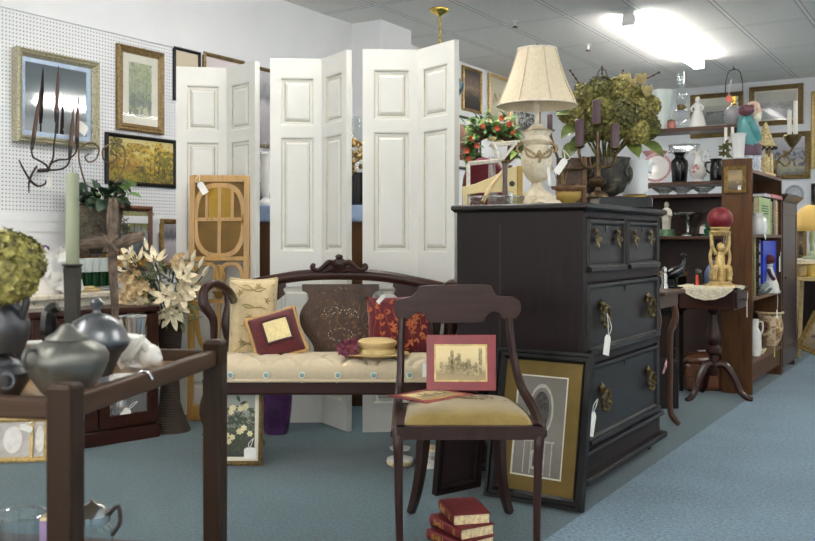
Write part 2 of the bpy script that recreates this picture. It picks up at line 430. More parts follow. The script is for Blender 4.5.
# ceiling lights: eight-foot strips in rows
tube_m = emit('fluorescent_lens', (255, 252, 248), TUBE)
def ceiling_light(x, y0, y1, label, drop=0):
    t = thing('ceiling_light', label, 'ceiling light', (x, (y0+y1)/2, ZC-.002-drop), 0, 'fluorescent strip lights')
    h = (y1-y0)/2
    if drop:
        k = MB()
        for e in (-1, 1): k.tube([(0, e*h*.7, -.002), (0, e*h*.7, drop)], .008, 6)
        k.build('hanging_rods', M['white_paint'], t)
    k = MB(); k.prism([(-.05, 0), (.05, 0), (.032, -.05), (-.032, -.05)], -h, h); k.build('housing', M['white_paint'], t, 0)
    for sx in (-.034, .034):
        k = MB(); k.tube([(sx, -h+.03, -.085), (sx, h-.03, -.085)], .017, 8); k.build('fluorescent_tube', tube_m, t)
    for e in (-1, 1):
        k = MB(); k.b2(-.058, .058, e*(h-.025)-.015, e*(h-.025)+.015, -.105, -.02); k.build('lamp_holder', M['white_paint'], t, 0, .004)
lights = [(-2.6, 7.82, 10.28, 'fluorescent strip light glowing on the tiled ceiling above the shelves')]
for x in (-2.6, 1.2):
    for y in (-1.8, 3.0, 7.82):
        if (x, y) == (-2.6, 7.82): continue
        lights.append((x, y, y+2.46, 'fluorescent ceiling strip in the row %s, %s' % (
            {-2.6: 'nearest the pegboard wall', 1.2: 'down the middle', 4.6: 'nearest the far right wall'}[x], {-1.8: 'by the shop windows', 3.0: 'halfway down', 7.82: 'at the back'}[y])))
for i, a in enumerate(lights): ceiling_light(*a, drop=0)
for p, y, lab in ((515, 21, 'small sprinkler head on the ceiling above the lamp shade'), (588, 45, 'small sprinkler head on the ceiling left of the strip light')):
    Y = (ZC-CH)*F/(HY-y); c = px(p, Y, ZC-.001); t = thing('sprinkler_head', lab, 'sprinkler', c, 0, 'ceiling sprinklers')
    k = MB(); k.lathe([(.035, 0), (.035, -.006), (.012, -.008), (.01, -.04)], 14); k.build('escutcheon', M['white_paint'], t)
    k = MB(); k.lathe([(.004, -.04), (.025, -.055), (.025, -.06), (.002, -.062)], 12); k.build('deflector', M['brass'], t)

# ================================================================ left wall
# mirror
def mirror():
    t = wall_pic('L', 19, 101, 54, 145, 'wall_mirror', 'square mirror with speckled gilt frame and pale blue inner frame on pegboard', .045, .07,
                 speck, mir, 'mirror', mw=.03, mm=M['pale_blue'], style=0, pname='mirror_glass', fname='frame')
    return t
q = NT('speckled_gilt'); v = q.coord(); n = q.noise(v, 120, 3, .8)
speck = q.out(q.ramp(n, [(.36, (66, 84, 62)), (.46, (168, 158, 120)), (.56, (206, 206, 190)), (.66, (150, 120, 60))]), .45, .25); 
M['pale_blue'] = plain('pale_blue_paint', (176, 196, 220), .4, 0, .05, 30)
q = NT('silvered_glass'); mir = q.out((196, 200, 202), .04, 1)
mirror()
gf, dk, rw = M['gold_dull'], M['black_frame'], wood('red_brown_frame', (82, 48, 30), (112, 68, 44), 'z', 1)
forest = picture('misty_forest_print', [(0, (92, 104, 74)), (.3, (110, 122, 84)), (.42, (150, 160, 116)), (.7, (178, 178, 128)), (1, (160, 168, 124))], .3, 5,
                 [((112, 130, 78), .2, .8), ((170, 168, 128), .0, .22)], 8, .55)
fp = wall_pic('L', 118.5, 165, 48, 132, 'framed_picture', 'tall picture of misty green trees in gold frame with cream mat on pegboard', .05, .03, gf, forest, mw=.055, mm=M['matboard'], glassy=True)
autumn = picture('autumn_landscape_print', [(0, (110, 98, 34)), (.22, (158, 140, 48)), (.4, (128, 112, 44)), (.52, (176, 158, 84)), (.75, (196, 182, 118)), (1, (176, 164, 110))], .22, 6,
                 [((140, 116, 34), .3, .85), ((96, 84, 30), .1, .5)], 4.5, .53)
def dabs(k, c, sp, n, L, w, y):
    for i in range(n):
        p_ = Vector((c[0]+rnd.gauss(0, sp[0]), y-rnd.random()*.0006, c[1]+rnd.gauss(0, sp[1]))); a = rnd.uniform(0, 6.28)
        k.leaf(p_, (math.cos(a), 0, math.sin(a)), (0, -1, 0), L*rnd.uniform(.6, 1.3), w*rnd.uniform(.6, 1.3), 0, 0, 2)
pr = kid(fp, 'print'); y_ = -.03*.26-.0008; tk, f1, f2, f3 = MB(), MB(), MB(), MB()
for x, h_, r_ in ((-.075, .4, .004), (-.05, .34, .003), (-.02, .3, .0025), (.03, .37, .0035), (.055, .42, .005), (.08, .36, .003)):
    tk.tube([(x, y_, .13), (x+.004, y_, .13+h_*.5), (x-.002, y_, .13+h_)], [r_, r_*.4], 4, False, (1, .1))
dabs(f1, (-.04, .36), (.05, .07), 70, .03, .02, y_-.001); dabs(f1, (.055, .38), (.035, .08), 70, .03, .02, y_-.001); dabs(f2, (0, .2), (.07, .03), 60, .03, .014, y_-.0012); dabs(f3, (.04, .14), (.03, .02), 26, .04, .012, y_-.0014)
addmat(pr, tk, plain('painted_trunks', (84, 92, 62), .5)); addmat(pr, f1, plain('painted_foliage', (130, 144, 84), .5, 0, .25, 40)); addmat(pr, f2, plain('painted_undergrowth', (74, 88, 54), .5, 0, .25, 40)); addmat(pr, f3, plain('painted_path', (176, 172, 130), .5))
fp = wall_pic('L', 107.5, 178, 136, 186, 'landscape_painting', 'wide autumn landscape of golden trees in thin black frame on pegboard', .025, .03, dk, autumn, 'picture', style=2)
pr = kid(fp, 'print'); f1, f2, f3, tk = MB(), MB(), MB(), MB()
dabs(f1, (.13, .2), (.05, .045), 110, .035, .024, y_); dabs(f2, (.2, .17), (.05, .05), 90, .03, .022, y_-.0008); dabs(f2, (-.22, .25), (.03, .05), 50, .035, .022, y_); dabs(f3, (-.1, .15), (.06, .018), 70, .025, .016, y_); dabs(f3, (-.2, .14), (.05, .02), 40, .025, .016, y_-.0008)
dabs(f2, (0, .06), (.14, .012), 90, .05, .008, y_)
for x in (.07, .11, .15, .2): tk.tube([(x, y_-.001, .08), (x+.008, y_-.001, .2)], .003, 4, False, (1, .1))
addmat(pr, f1, plain('painted_gold_foliage', (164, 138, 46), .5, 0, .3, 40)); addmat(pr, f2, plain('painted_olive_foliage', (98, 92, 32), .5, 0, .3, 40)); addmat(pr, f3, plain('painted_amber_bushes', (146, 112, 40), .5, 0, .3, 40)); addmat(pr, tk, plain('painted_brown_trunks', (82, 62, 34), .5))
silh = picture('two_dark_figures_print', [(0, (200, 186, 158)), (1, (212, 200, 174))], .3, 5, [((46, 42, 40), .38, .62)], 9, .56)
wall_pic('L', 175, 202, 49, 102, 'framed_picture', 'small beige silhouette print in dark frame, its top showing above left folding door', .022, .025, dk, silh, style=2)
pinkp = picture('pale_pink_print', [(0, (196, 188, 190)), (1, (214, 204, 206))], .2, 3)
wall_pic('L', 205, 246, 56, 110, 'framed_picture', 'pale pink print in gold frame, its top edge showing above left folding door', .03, .03, gf, pinkp, style=2)
mauve = picture('grey_mauve_print', [(0, (150, 138, 140)), (.5, (196, 190, 196)), (.7, (90, 92, 100)), (1, (170, 164, 168))], .5, 4)
wall_pic('L', 250, 286, 68, 148, 'framed_picture', 'mauve print in dark frame seen through gap between left and middle folding doors', .028, .03, M['gold_dull'], mauve, style=2)
wall_pic('L', 252, 287, 153, 204, 'framed_picture', 'small grey print in gold frame low in the gap between left and middle folding doors', .025, .03, M['gold'], M['print'], style=2)
house = picture('village_house_print', [(0, (92, 92, 84)), (.2, (172, 120, 50)), (.35, (120, 126, 130)), (.6, (156, 164, 168)), (.75, (128, 128, 84)), (1, (160, 156, 112))], .4, 7,
                [((208, 142, 50), .05, .4), ((84, 92, 60), .6, 1)], 7, .55)
fp = wall_pic('L', 81, 154, 205, 272, 'framed_picture', 'picture of house and yellow trees in red-brown frame behind the moss basket', .035, .03, rw, house, style=2)
pr = kid(fp, 'print'); f1, f2, f3, tk = MB(), MB(), MB(), MB()
dabs(f1, (.0, .35), (.15, .02), 120, .03, .02, y_); dabs(f3, (-.03, .1), (.04, .04), 50, .03, .024, y_)
for i in range(8): x = -.22+.06*i; tk.tube([(x, y_-.001, .1), (x+.01, y_-.001, .36)], .003, 4, False, (1, .1))
f2.prism([(.05, .08), (.24, .08), (.24, .2), (.15, .25), (.05, .2)], y_, y_-.0006)
addmat(pr, f2, plain('painted_grey_house', (92, 98, 106), .5)); addmat(pr, f1, plain('painted_yellow_leaves', (160, 152, 84), .5, 0, .3, 40)); addmat(pr, f3, plain('painted_orange_tree', (206, 142, 48), .5, 0, .2)); addmat(pr, tk, plain('painted_birches', (70, 66, 60), .5))
wall_pic('L', 162, 186, 219, 268, 'framed_picture', 'small gold-framed print low on wall beside left folding door, above the lilies', .035, .03, M['gold'], mauve, style=0)
# pictures on the left wall past the folding doors
port = picture('dark_portrait_print', [(0, (40, 40, 42)), (.3, (74, 66, 60)), (.55, (150, 130, 112)), (1, (62, 62, 66))], .5, 4, [((180, 160, 140), .3, .75)], 5, .6)
wall_pic('L', 464, 483, 68, 112, 'framed_picture', 'dark portrait print in thin gold frame right of the tallest folding door', .035, .03, M['gold'], port, style=2)
redp = picture('red_street_print', [(0, (120, 60, 48)), (.5, (150, 84, 70)), (1, (190, 150, 132))], .5, 6, [((60, 44, 40), .1, .8)], 6, .54)
wall_pic('L', 457, 482, 117, 170, 'framed_picture', 'reddish print with white mat in dark green frame behind the greenery wreath', .03, .03, plain('dark_green_frame', (44, 58, 50), .4), redp, mw=.07, mm=M['white_paint'], style=2)
pale = picture('pale_figure_print', [(0, (196, 186, 160)), (.6, (218, 210, 186)), (1, (206, 198, 172))], .5, 4, [((168, 150, 120), .2, .8)], 4, .56)
wall_pic('L', 490, 512, 76, 142, 'framed_picture', 'tall pale picture in bright gold frame left of the lamp shade', .04, .03, M['gilt'], pale, style=0)
bw = picture('black_white_houses_print', [(0, (196, 196, 192)), (.35, (90, 92, 92)), (.5, (210, 210, 206)), (1, (228, 228, 224))], .2, 5, [((36, 38, 40), .25, .75)], 12, .5)
wall_pic('L', 516, 541, 96, 150, 'framed_picture', 'black and white print in gold frame half hidden by the lamp shade', .035, .03, M['gold'], bw, mw=.05, mm=M['white_paint'], style=0)
# back wall
sea = picture('grey_seascape_print', [(0, (112, 116, 116)), (.35, (150, 152, 150)), (.5, (110, 110, 108)), (.62, (176, 170, 156)), (1, (200, 192, 172))], .25, 5, [((74, 76, 76), .3, .6)], 9, .55)
moun = picture('grey_mountain_print', [(0, (84, 86, 82)), (.4, (118, 120, 116)), (.7, (176, 172, 158)), (1, (196, 190, 172))], .6, 4, [((60, 62, 60), .1, .7)], 4, .52)
ship = picture('stormy_sea_print', [(0, (70, 78, 84)), (.25, (150, 146, 118)), (.5, (112, 116, 130)), (.8, (150, 150, 160)), (1, (176, 170, 164))], .4, 5, [((60, 64, 74), .2, .7)], 5, .55)
wall_pic('B', 690, 743, 93, 137, 'framed_picture', 'grey mountain print with wide cream mat on back wall behind the globe lamp', .06, .04, gf, moun, mw=.1, mm=M['matboard'], glassy=True)
wall_pic('B', 749, 803, 85, 125, 'framed_picture', 'wide grey seascape print in gold frame, topmost on the back wall at right', .06, .04, gf, sea, mw=.02, mm=M['matboard'], style=0, glassy=True)
wall_pic('B', 765, 810, 132, 179, 'framed_picture', 'stormy sea picture in gold frame on back wall behind the brass candle arm', .06, .04, gf, ship, style=0)
wall_pic('B', 811, 842, 90, 168, 'framed_picture', 'tall bright gold frame cut off by the right edge of the photo', .06, .04, M['gilt'], autumn, style=0)
wall_pic('B', 811, 835, 183, 214, 'framed_picture', 'dark framed print low on back wall at far right above the yellow lamp', .04, .04, dk, M['print'], style=2)
wall_pic('B', 795, 806, 229, 258, 'framed_picture', 'small narrow gilt picture on back wall left of the yellow lamp', .04, .04, M['gold'], port, style=2)
Y, x = ony(794, 12.05); t = thing('wall_plate', 'round grey metal plate with raised ring hung on the back wall', 'wall plate', (x, 12.085, zz(194, Y)), 0)
k = MB(); k.lathe([(.001, 0), (.09, 0), (.112, .014), (.114, .02), (.104, .022), (.08, .012), (.05, .011), (.04, .014), (.001, .014)], 32, M=Matrix.Rotation(R(90), 3, 'X')); k.build('dish', plain('grey_tin', (150, 156, 164), .4, .5, .1), t)
k = MB(); k.tube([(.066*math.cos(a*PI/10), -.014, .066*math.sin(a*PI/10)) for a in range(20)], .007, 6, True); k.build('raised_ring', plain('light_grey_tin', (186, 190, 196), .4, .5), t)

# wrought iron twig candle sconce in front of the mirror
SX = -4.80
def lw(p, y, x=SX):
    Y, wy = onx(p, x); return Vector((x, wy, zz(y, Y)))
jb = lw(48, 170); t = thing('candle_sconce', 'twisted iron twig sconce with four brown taper candles over the mirror', 'candle sconce', jb, 0)
def rel(*a): return [lw(*q_) - jb for q_ in a]
arms = [((48, 170), (46, 165), (38, 160), (33, 157), (31.5, 150)), ((48, 170), (53, 158), (54, 145), (56, 130), (56, 122)),
        ((48, 170), (55, 170), (64, 168), (69, 162), (69.5, 150)), ((50, 164), (58, 160), (68, 159), (76, 152), (77.5, 140))]
k = MB()
for a in arms: k.tube(cat(rel(*a), 5), [.0065, .005], 6)
k.tube(cat(rel((19, 160), (24, 170), (31, 181), (38, 186), (45, 184), (46, 180)), 4), [.004, .008, .004], 6)
k.tube(cat(rel((37, 166), (32, 174), (29, 183), (29, 193)), 4), [.006, .007, .003], 6)
k.tube([rel((48, 170))[0], rel((48, 170))[0] + Vector((-.09, 0, 0))], .012, 8)
k.build('iron_twigs', M['iron'], t)
bw_ = plain('dark_brown_wax', (84, 60, 50), .5, 0, .1)
for b0, b1, b2 in (((31.5, 150), (33.5, 138), (40, 91)), ((56, 122), (56.3, 112), (58.5, 66)), ((69.5, 160), (70.5, 146), (74, 104)), ((77.5, 148), (77, 138), (78.3, 97))):
    r = rel(b0, b1, b2); k = MB(); k.tube([r[0], r[1]], [.009, .013], 8); k.build('candle_cup', M['iron'], t)
    k = MB(); k.tube([r[1], r[1]*.5+r[2]*.5, r[2]], [.013, .011, .003], 8); k.build('candle', bw_, t)
price_tag(82, 128, 5.78, 'square paper tag hanging over the lower right corner of the mirror', .085, .07, PI/2, .5, .02)
price_tag(49, 183, 5.55, 'small paper tag hanging from the iron twig candle sconce', .035, .06, PI/2, .1, .05)

# wall basket of moss and ivy under scrolled iron
xb = -4.72
def lb(p, y, x=xb):
    Y, wy = onx(p, x); return Vector((x, wy, zz(y, Y)))
o = lb(98, 256, -4.885); t = thing('wall_planter', 'iron-scroll wall basket of grey moss with ivy spilling over its top', 'planter', o, 0)
r2 = lambda *a: [lb(*q_) - o for q_ in a]
k = MB()
k.tube(cat(r2((86, 186), (80, 165), (79, 152), (84, 145), (93, 143), (99, 149), (96, 159), (89, 162), (85, 157), (89, 154)), 5), .0055, 6)
k.tube(cat(r2((112, 186), (123, 170), (125, 152), (119, 144), (110, 144), (103, 150), (104, 160), (112, 163), (117, 157), (113, 154)), 5), .0055, 6)
for yy_ in (206, 250): k.tube(cat(r2((79, yy_), (85, yy_+2), (98, yy_+3), (112, yy_+2), (118, yy_)), 4), .007, 6)
for a_ in (80, 90, 99, 108, 117): k.tube(r2((a_, 206), (a_*.7+99*.3, 250)), .005, 6)
k.tube([r2((98, 206))[0], r2((98, 206))[0]+Vector((-.17, 0, 0))], .008, 6)
k.build('iron_scrolls', M['rust_iron'], t)
q = NT('grey_moss'); v = q.coord(); n = q.noise(v, 60, 5, .8, 1.5); q.bump(n, 1, .03)
moss = q.out(q.ramp(n, [(.35, (76, 68, 56)), (.6, (150, 142, 124))]), .95, 0, .1)
c0, hw = r2((98, 228))[0], abs(r2((118, 228))[0].y-r2((79, 228))[0].y)/2
k = MB(); k.lathe([(.02, -.145), (hw*.8, -.13), (hw*.98, 0), (hw*1.02, .12), (hw*.9, .14), (.02, .14)], 20, c0, sx=.75, lobe=.06, nl=13)
for i in range(220):
    a = rnd.uniform(0, 2*PI); z_ = rnd.uniform(-.13, .13); q0 = c0 + Vector((hw*.74*math.cos(a), hw*math.sin(a), z_))
    k.tube(cat([q0, q0 + Vector((rnd.uniform(.0, .03), rnd.uniform(-.05, .05), rnd.uniform(-.03, .03))), q0 + Vector((rnd.uniform(0, .02), rnd.uniform(-.08, .08), rnd.uniform(-.08, .04)))], 2), .003, 4)
k.build('moss_lining', moss, t)
def ivy(k, c, n, rx, ry, rz_, L):
    for i in range(n):
        a, b = rnd.uniform(0, 2*PI), rnd.uniform(-.25, 1)
        d = Vector((math.cos(a)*rx, math.sin(a)*ry, b*rz_)); p_ = c + d*rnd.uniform(.55, 1)
        dd = Vector((d.x/rx+rnd.uniform(-.4, .4), d.y/ry+rnd.uniform(-.4, .4), rnd.uniform(-.9, .5)))
        l = L*rnd.uniform(.7, 1.25); k.leaf(p_, dd, (rnd.uniform(0, .8), rnd.uniform(-.4, .4), 1), l, l*.75, .3, .12)
k = MB(); ivy(k, c0 + Vector((.02, 0, .19)), 60, .14, .14, .12, .095); k.build('ivy_leaves', M['leaf_dark'], t)
k = MB(); ivy(k, c0 + Vector((.05, 0, .20)), 16, .16, .14, .12, .08); k.build('pale_ivy_leaves', plain('pale_ivy', (104, 136, 74), .45, 0, .2), t)

# brass canopy and chain of a pendant lamp
Y = (ZC-CH)*F/(HY-9.0); c = px(439.5, Y, ZC-.001)
t = thing('pendant_lamp', 'brass pendant lamp on long chain hanging behind the tallest folding door', 'pendant lamp', c, 0)
k = MB(); k.lathe([(.005, 0), (.085, 0), (.085, -.01), (.075, -.03), (.03, -.05), (.012, -.06), (.01, -.09), (.004, -.09)], 24); k.build('canopy', M['brass_bright'], t)
zc = -.09; i = 0; k = MB()
while zc > -.52:
    ring = [(.012*math.cos(a*PI/4), 0, .026*math.sin(a*PI/4)+zc-.024) for a in range(8)]
    if i % 2: ring = [(0, p_[0], p_[2]) for p_ in ring]
    k.tube(ring, .0045, 5, True); zc -= .038; i += 1
k.tube([(0, 0, -.08), (.004, .004, -.3), (0, 0, -.54)], .004, 5)
k.build('chain', M['brass_bright'], t)
k = MB(); k.lathe([(.02, -.52), (.05, -.53), (.15, -.57), (.215, -.65), (.205, -.72), (.13, -.78), (.03, -.8), (.002, -.8)], 28); k.build('glass_globe', plain('iridescent_shade_glass', (120, 140, 150), .15, .3, .5, 16), t)

# ================================================================ white folding doors
hinge_m = M['brass']
def door_panel(w_, parent, name, p0, p1, zoff=.004):
    """a raised-panel leaf from ground point p0 to p1, face towards the viewer"""
    H_, T_ = 2.085, .032; d = (p1-p0); kc = MB(); rz = math.atan2(d.y, d.x); k = MB(); hw = w_/2; st = .058
    rails = [(0, .16), (.16+.62, .16+.62+.20), (1.635, 1.70), (1.985-.01, H_)]
    for s_ in (-1, 1): k.b2(s_*hw, s_*(hw-st), -T_, 0, 0, H_)
    for a, b in rails: k.b2(-hw+st, hw-st, -T_, 0, a, b)
    for (_, a), (b, _) in zip(rails[:-1], rails[1:]):
        x0 = hw-st; 
        k.b2(-x0, x0, -T_*.62, -T_*.38, a, b)
        rg = []
        for i_, y_ in ((0, -T_*.98), (.007, -T_*.9), (.010, -T_*.64), (.024, -T_*.62), (.030, -T_*.72), (.042, -T_*.93)):
            rg.append([Vector((-x0+i_, y_, a+i_)), Vector((x0-i_, y_, a+i_)), Vector((x0-i_, y_, b-i_)), Vector((-x0+i_, y_, b-i_))])
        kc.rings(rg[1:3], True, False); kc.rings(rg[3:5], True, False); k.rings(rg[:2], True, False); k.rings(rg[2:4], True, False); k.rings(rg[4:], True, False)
        k.face(rg[-1])
    c = (p0+p1)/2
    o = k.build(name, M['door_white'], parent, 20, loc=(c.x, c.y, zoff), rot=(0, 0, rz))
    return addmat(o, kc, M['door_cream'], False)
q = NT('off_white_door_paint'); v = q.coord(); tone = q.noise(v, 3, 3)  # random tone across the door paint
M['door_cream'] = plain('grime_and_shade_cream', (188, 182, 160), .5, 0, .08, 20)  # cream grime on panel edges, their dark shade lines put into its colour
M['door_white'] = q.out(q.ramp(tone, [(.3, (214, 213, 206)), (.7, (224, 223, 217))]), .42)
def bifold(a, Ya, h, Yh, b, Yb, label):
    A, H_, B = px(a, Ya), px(h, Yh), px(b, Yb)
    t = thing('folding_door', label, 'folding door', H_, 0, 'white folding doors')
    pa = H_ + (A-H_); door_panel((A-H_).length-.006, t, 'door_panel', A-H_, Vector((0, 0, 0)))
    door_panel((B-H_).length-.006, t, 'door_panel', Vector((0, 0, 0)), B-H_)
    for z_ in (.3, 1.05, 1.8):
        k = MB(); k.tube([(0, .0, z_-.035), (0, .0, z_+.035)], .006, 8); k.build('hinge', M['white_paint'], t)
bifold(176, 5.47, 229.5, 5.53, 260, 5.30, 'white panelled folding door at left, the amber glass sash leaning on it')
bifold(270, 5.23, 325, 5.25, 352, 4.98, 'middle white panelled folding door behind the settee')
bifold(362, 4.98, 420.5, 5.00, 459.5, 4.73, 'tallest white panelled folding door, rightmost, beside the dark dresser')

# draped counter and ornaments glimpsed between the doors
c = cw(-.62, 5.97); t = thing('display_counter', 'wooden counter with pale blue cloth along its top behind the folding doors', 'counter', c, TH)
k = MB(); k.b2(-.75, .75, -.25, .25, .08, 1.163); k.b2(-.7, .7, -.22, .22, 0, .08); k.build('cabinet', M['walnut'], t, 0)
k = MB(); k.b2(-.77, .77, -.27, .27, 1.163, 1.27); k.build('blue_cloth', plain('pale_blue_cloth', (142, 164, 192), .8), t, 0, .012)
c = px(358.5, 5.85, 1.271); t = thing('vase', 'dark vase of gold grapes in gap between middle and right folding doors', 'vase', c, TH)
k = MB(); k.lathe([(.002, 0), (.05, 0), (.055, .03), (.05, .2), (.06, .21), (.04, .21), (.002, .1)], 16); k.build('body', M['black'], t)
k = MB()
for i in range(60):
    a = rnd.uniform(0, 2*PI); z_ = rnd.uniform(.2, .42); rr = .07*(1-abs(z_-.3)/.16)+.01
    k.ell((rr*math.cos(a), rr*math.sin(a), z_), .018, 7)
k.build('gold_grapes', M['gold'], t)
c = px(359, 6.1, 1.271); t = thing('glass_vase', 'clear glass vase behind the gold grapes between the folding doors', 'vase', c, TH)
k = MB(); k.lathe([(.002, 0), (.05, 0), (.02, .04), (.02, .3), (.06, .55), (.07, .6), (.065, .6), (.055, .55), (.012, .3), (.002, .06)], 16); k.build('body', M['clear'], t)
c = px(266, 5.85, 1.271); t = thing('glass_figurine', 'white glass ornament on the blue-topped counter between left and middle doors', 'ornament', c, TH)
k = MB(); k.lathe([(.002, 0), (.05, 0), (.05, .02), (.02, .05), (.03, .12), (.045, .2), (.03, .28), (.05, .33), (.002, .35)], 14); k.build('body', M['ceramic'], t)
k = MB(); k.lathe([(.002, .35), (.015, .35), (.03, .4), (.002, .44)], 10); k.build('stopper', M['clear'], t)
# ================================================================ left side: painted table, cabinet, lilies
q = NT('chipped_white_paint'); v = q.coord(); n = q.noise(v, 26, 6, .75)
chip = q.out(q.ramp(n, [(.36, (92, 76, 58)), (.4, (214, 208, 190)), (.7, (230, 226, 212))]), .55)
tx0, tx1, ty0, ty1, tz = -4.86, -4.36, 2.55, 3.86, .745
t = thing('side_table', 'chipped white painted table along the pegboard wall under the mirror', 'table', (-4.61, 3.2, 0), 0)
k = MB(); k.b2(-.26, .26, -.67, .67, tz-.03, tz); k.build('tabletop', M['cream_paint'], t, 0, .006)
k = MB()
for s_ in (-1, 1): k.b2(s_*.235, s_*.215, -.62, .62, tz-.15, tz-.03); k.b2(-.22, .22, s_*.625, s_*.605, tz-.15, tz-.03)
k.build('apron', chip, t, 0)
for a in (-1, 1):
    for b in (-1, 1):
        k = MB(); k.lathe([(.03, 0), (.034, .06), (.022, .1), (.034, .3), (.03, .5), (.036, .55), (.036, tz-.03)], 12, (a*.215, b*.6, 0)); k.build('leg', chip, t)
# green goblets
gg = thin_glass('green_glass', (20, 62, 30), .75, .05)
def goblet(loc, label):
    t = thing('goblet', label, 'glass', loc, 0, 'cut glass goblets with green bases on the white table')
    k = MB(); k.lathe([(.001, 0), (.03, 0), (.031, .085), (.001, .085)], 12); k.build('green_base', gg, t)
    k = MB(); k.lathe([(.031, .086), (.033, .12), (.037, .165), (.034, .165), (.03, .12), (.026, .09)], 16, lobe=.08, nl=12); k.build('bowl', thin_glass('cut_crystal', (226, 234, 230), .5, .08), t)
    return t
g0 = None; gi = 0
for r_ in range(2):
    for i in range(5):
        p_ = 79+i*7.6+r_*2; Y, yy_ = onx(p_, -4.44-r_*.12)
        L = (-4.44-r_*.12, yy_, tz+.03)
        lb_ = ['leftmost', 'second', 'middle', 'fourth', 'rightmost'][i]
        lab = 'green-based cut glass goblet, %s of five in the %s row on the white table' % (lb_, ['front', 'back'][r_])
        if g0 is None: g0 = goblet(L, lab)
        else: copy_thing(g0, L, label=lab)
Y, y0 = onx(95, -4.46); t = thing('serving_tray', 'flat white tray under the green goblets on the painted table', 'tray', (-4.5, y0, tz), 0)
k = MB(); k.b2(-.12, .12, -.2, .2, 0, .018); k.build('base', M['ceramic'], t, 0, .004)
k = MB(); frame_ring(k, .24, .4, [(0, 0), (0, -.012), (.012, -.012), (.012, 0)]); k.build('rim', M['ceramic'], t, 0, loc=(0, .2, .018), rot=(R(90), 0, 0))
Y, y0 = onx(86, -4.40); t = thing('wooden_stick_bundle', 'small bundle of brown sticks at front edge of white table', 'sticks', (-4.385, y0, tz+.001), 0)
for i in range(4):
    k = MB(); k.tube(cat([(-.0, -.09, .012+.012*(i//2)), (.006, 0, .014+.012*(i//2)), (0, .1-.02*i, .012+.012*(i//2))], 3), .011, 7); k.build('stick', M['tan_wood'] if i % 2 else M['walnut'], t, loc=((i % 2)*.014-.012, 0, 0))
Y, y0 = onx(8, -4.5); t = thing('candlestick', 'tall brass candlestick on the white table behind hydrangea at far left', 'candlestick', (-4.5, y0, tz+.001), 0)
k = MB(); k.lathe([(.001, 0), (.06, 0), (.055, .012), (.02, .03), (.014, .06), (.022, .1), (.012, .14), (.012, .26), (.024, .28), (.02, .3), (.001, .3)], 18); k.build('stem', M['brass_bright'], t)
k = MB(); k.lathe([(.012, .301), (.024, .315), (.024, .335), (.018, .345), (.001, .346)], 16); k.build('socket', M['brass_bright'], t)
# white orchid in a pot
Y, y0 = onx(52, -4.43); t = thing('flower_pot', 'white basket pot of white and purple artificial blossoms on the painted table', 'flower pot', (-4.47, y0, tz), 0)
k = MB(); k.lathe([(.001, 0), (.07, 0), (.09, .06), (.1, .12), (.085, .12), (.001, .05)], 20, lobe=.05, nl=16); k.build('pot', M['ceramic'], t)
k = MB()
for i in range(13):
    c_ = Vector((rnd.uniform(-.03, .1), rnd.uniform(-.1, .11), rnd.uniform(.06, .24)))
    if i > 9: c_ = Vector((.09, rnd.uniform(.0, .13), rnd.uniform(-.0, .08)))
    for j in range(5):
        a = 2*PI*j/5+i; k.leaf(c_, (.5, math.cos(a), math.sin(a)), (1, 0, 0), .055, .05, .2)
k.build('white_blossoms', M['ceramic'], t)
k = MB()
for i in range(5): k.leaf((rnd.uniform(0, .08), rnd.uniform(-.08, 0), .24), (.3, rnd.uniform(-1, 1), 1), (1, 0, 0), .04, .03)
k.build('purple_petals', plain('purple_petal', (92, 70, 120), .6), t)
k = MB()
for i in range(10): k.leaf((.0, .1, .2), (rnd.uniform(0, .5), rnd.uniform(-.3, 1), rnd.uniform(0, 1)), (1, 0, 0), .07, .02)
k.build('dark_leaves', M['leaf_dark'], t)

# brown glazed cabinet
A, B = px(157, 4.86), px(30, 4.40); d = (A-B); Wc = d.length; rz = math.atan2(d.y, d.x); c = (A+B)/2
t = thing('display_cabinet', 'low dark wood cabinet with two glass doors standing on the carpet at left', 'cabinet', c, rz)
hw = Wc/2; zt = .67; D = .26
k = MB(); k.b2(-hw-.012, hw+.012, -.014, D, 0, .075); k.build('plinth', M['mahogany'], t, 0, .006)
k = MB(); k.b2(-hw, -hw+.03, 0, D, .075, zt); k.b2(hw-.03, hw, 0, D, .075, zt); k.b2(-hw, hw, D-.015, D, .075, zt); k.b2(-hw, hw, 0, D, .075, .1)
k.build('body', M['mahogany_v'], t, 0)
k = MB(); k.b2(-hw-.01, hw+.01, -.015, D, zt, zt+.03); k.build('top', M['mahogany'], t, 0, .005)
k = MB(); k.b2(-hw+.03, hw-.03, .04, D-.02, .36, .37); k.build('shelf', M['pane'], t, 0)
for s_ in (-1, 1):
    x0, x1 = (-hw+.005, -.005) if s_ < 0 else (.005, hw-.005)
    k = MB(); frame_ring(k, x1-x0, zt-.1, [(0, 0), (0, -.022), (.055, -.022), (.06, -.012), (.06, 0)])
    o = k.build('door', M['mahogany_v'], t, 0, loc=((x0+x1)/2, -.002, .09))
    k = MB(); k.b2((x0-x1)/2+.06, (x1-x0)/2-.06, -.01, -.006, .06, zt-.16); k.build('pane', M['pane'], o, 0)
    k = MB(); k.lathe([(.001, 0), (.004, .002), (.005, .012), (.011, .018), (.009, .026), (.001, .028)], 10, M=Matrix.Rotation(R(90), 3, 'X')); k.build('knob', M['brass'], o, loc=(-s_*((x1-x0)/2-.027), -.022, .3))
cabm = Matrix.Rotation(rz, 3, 'Z')
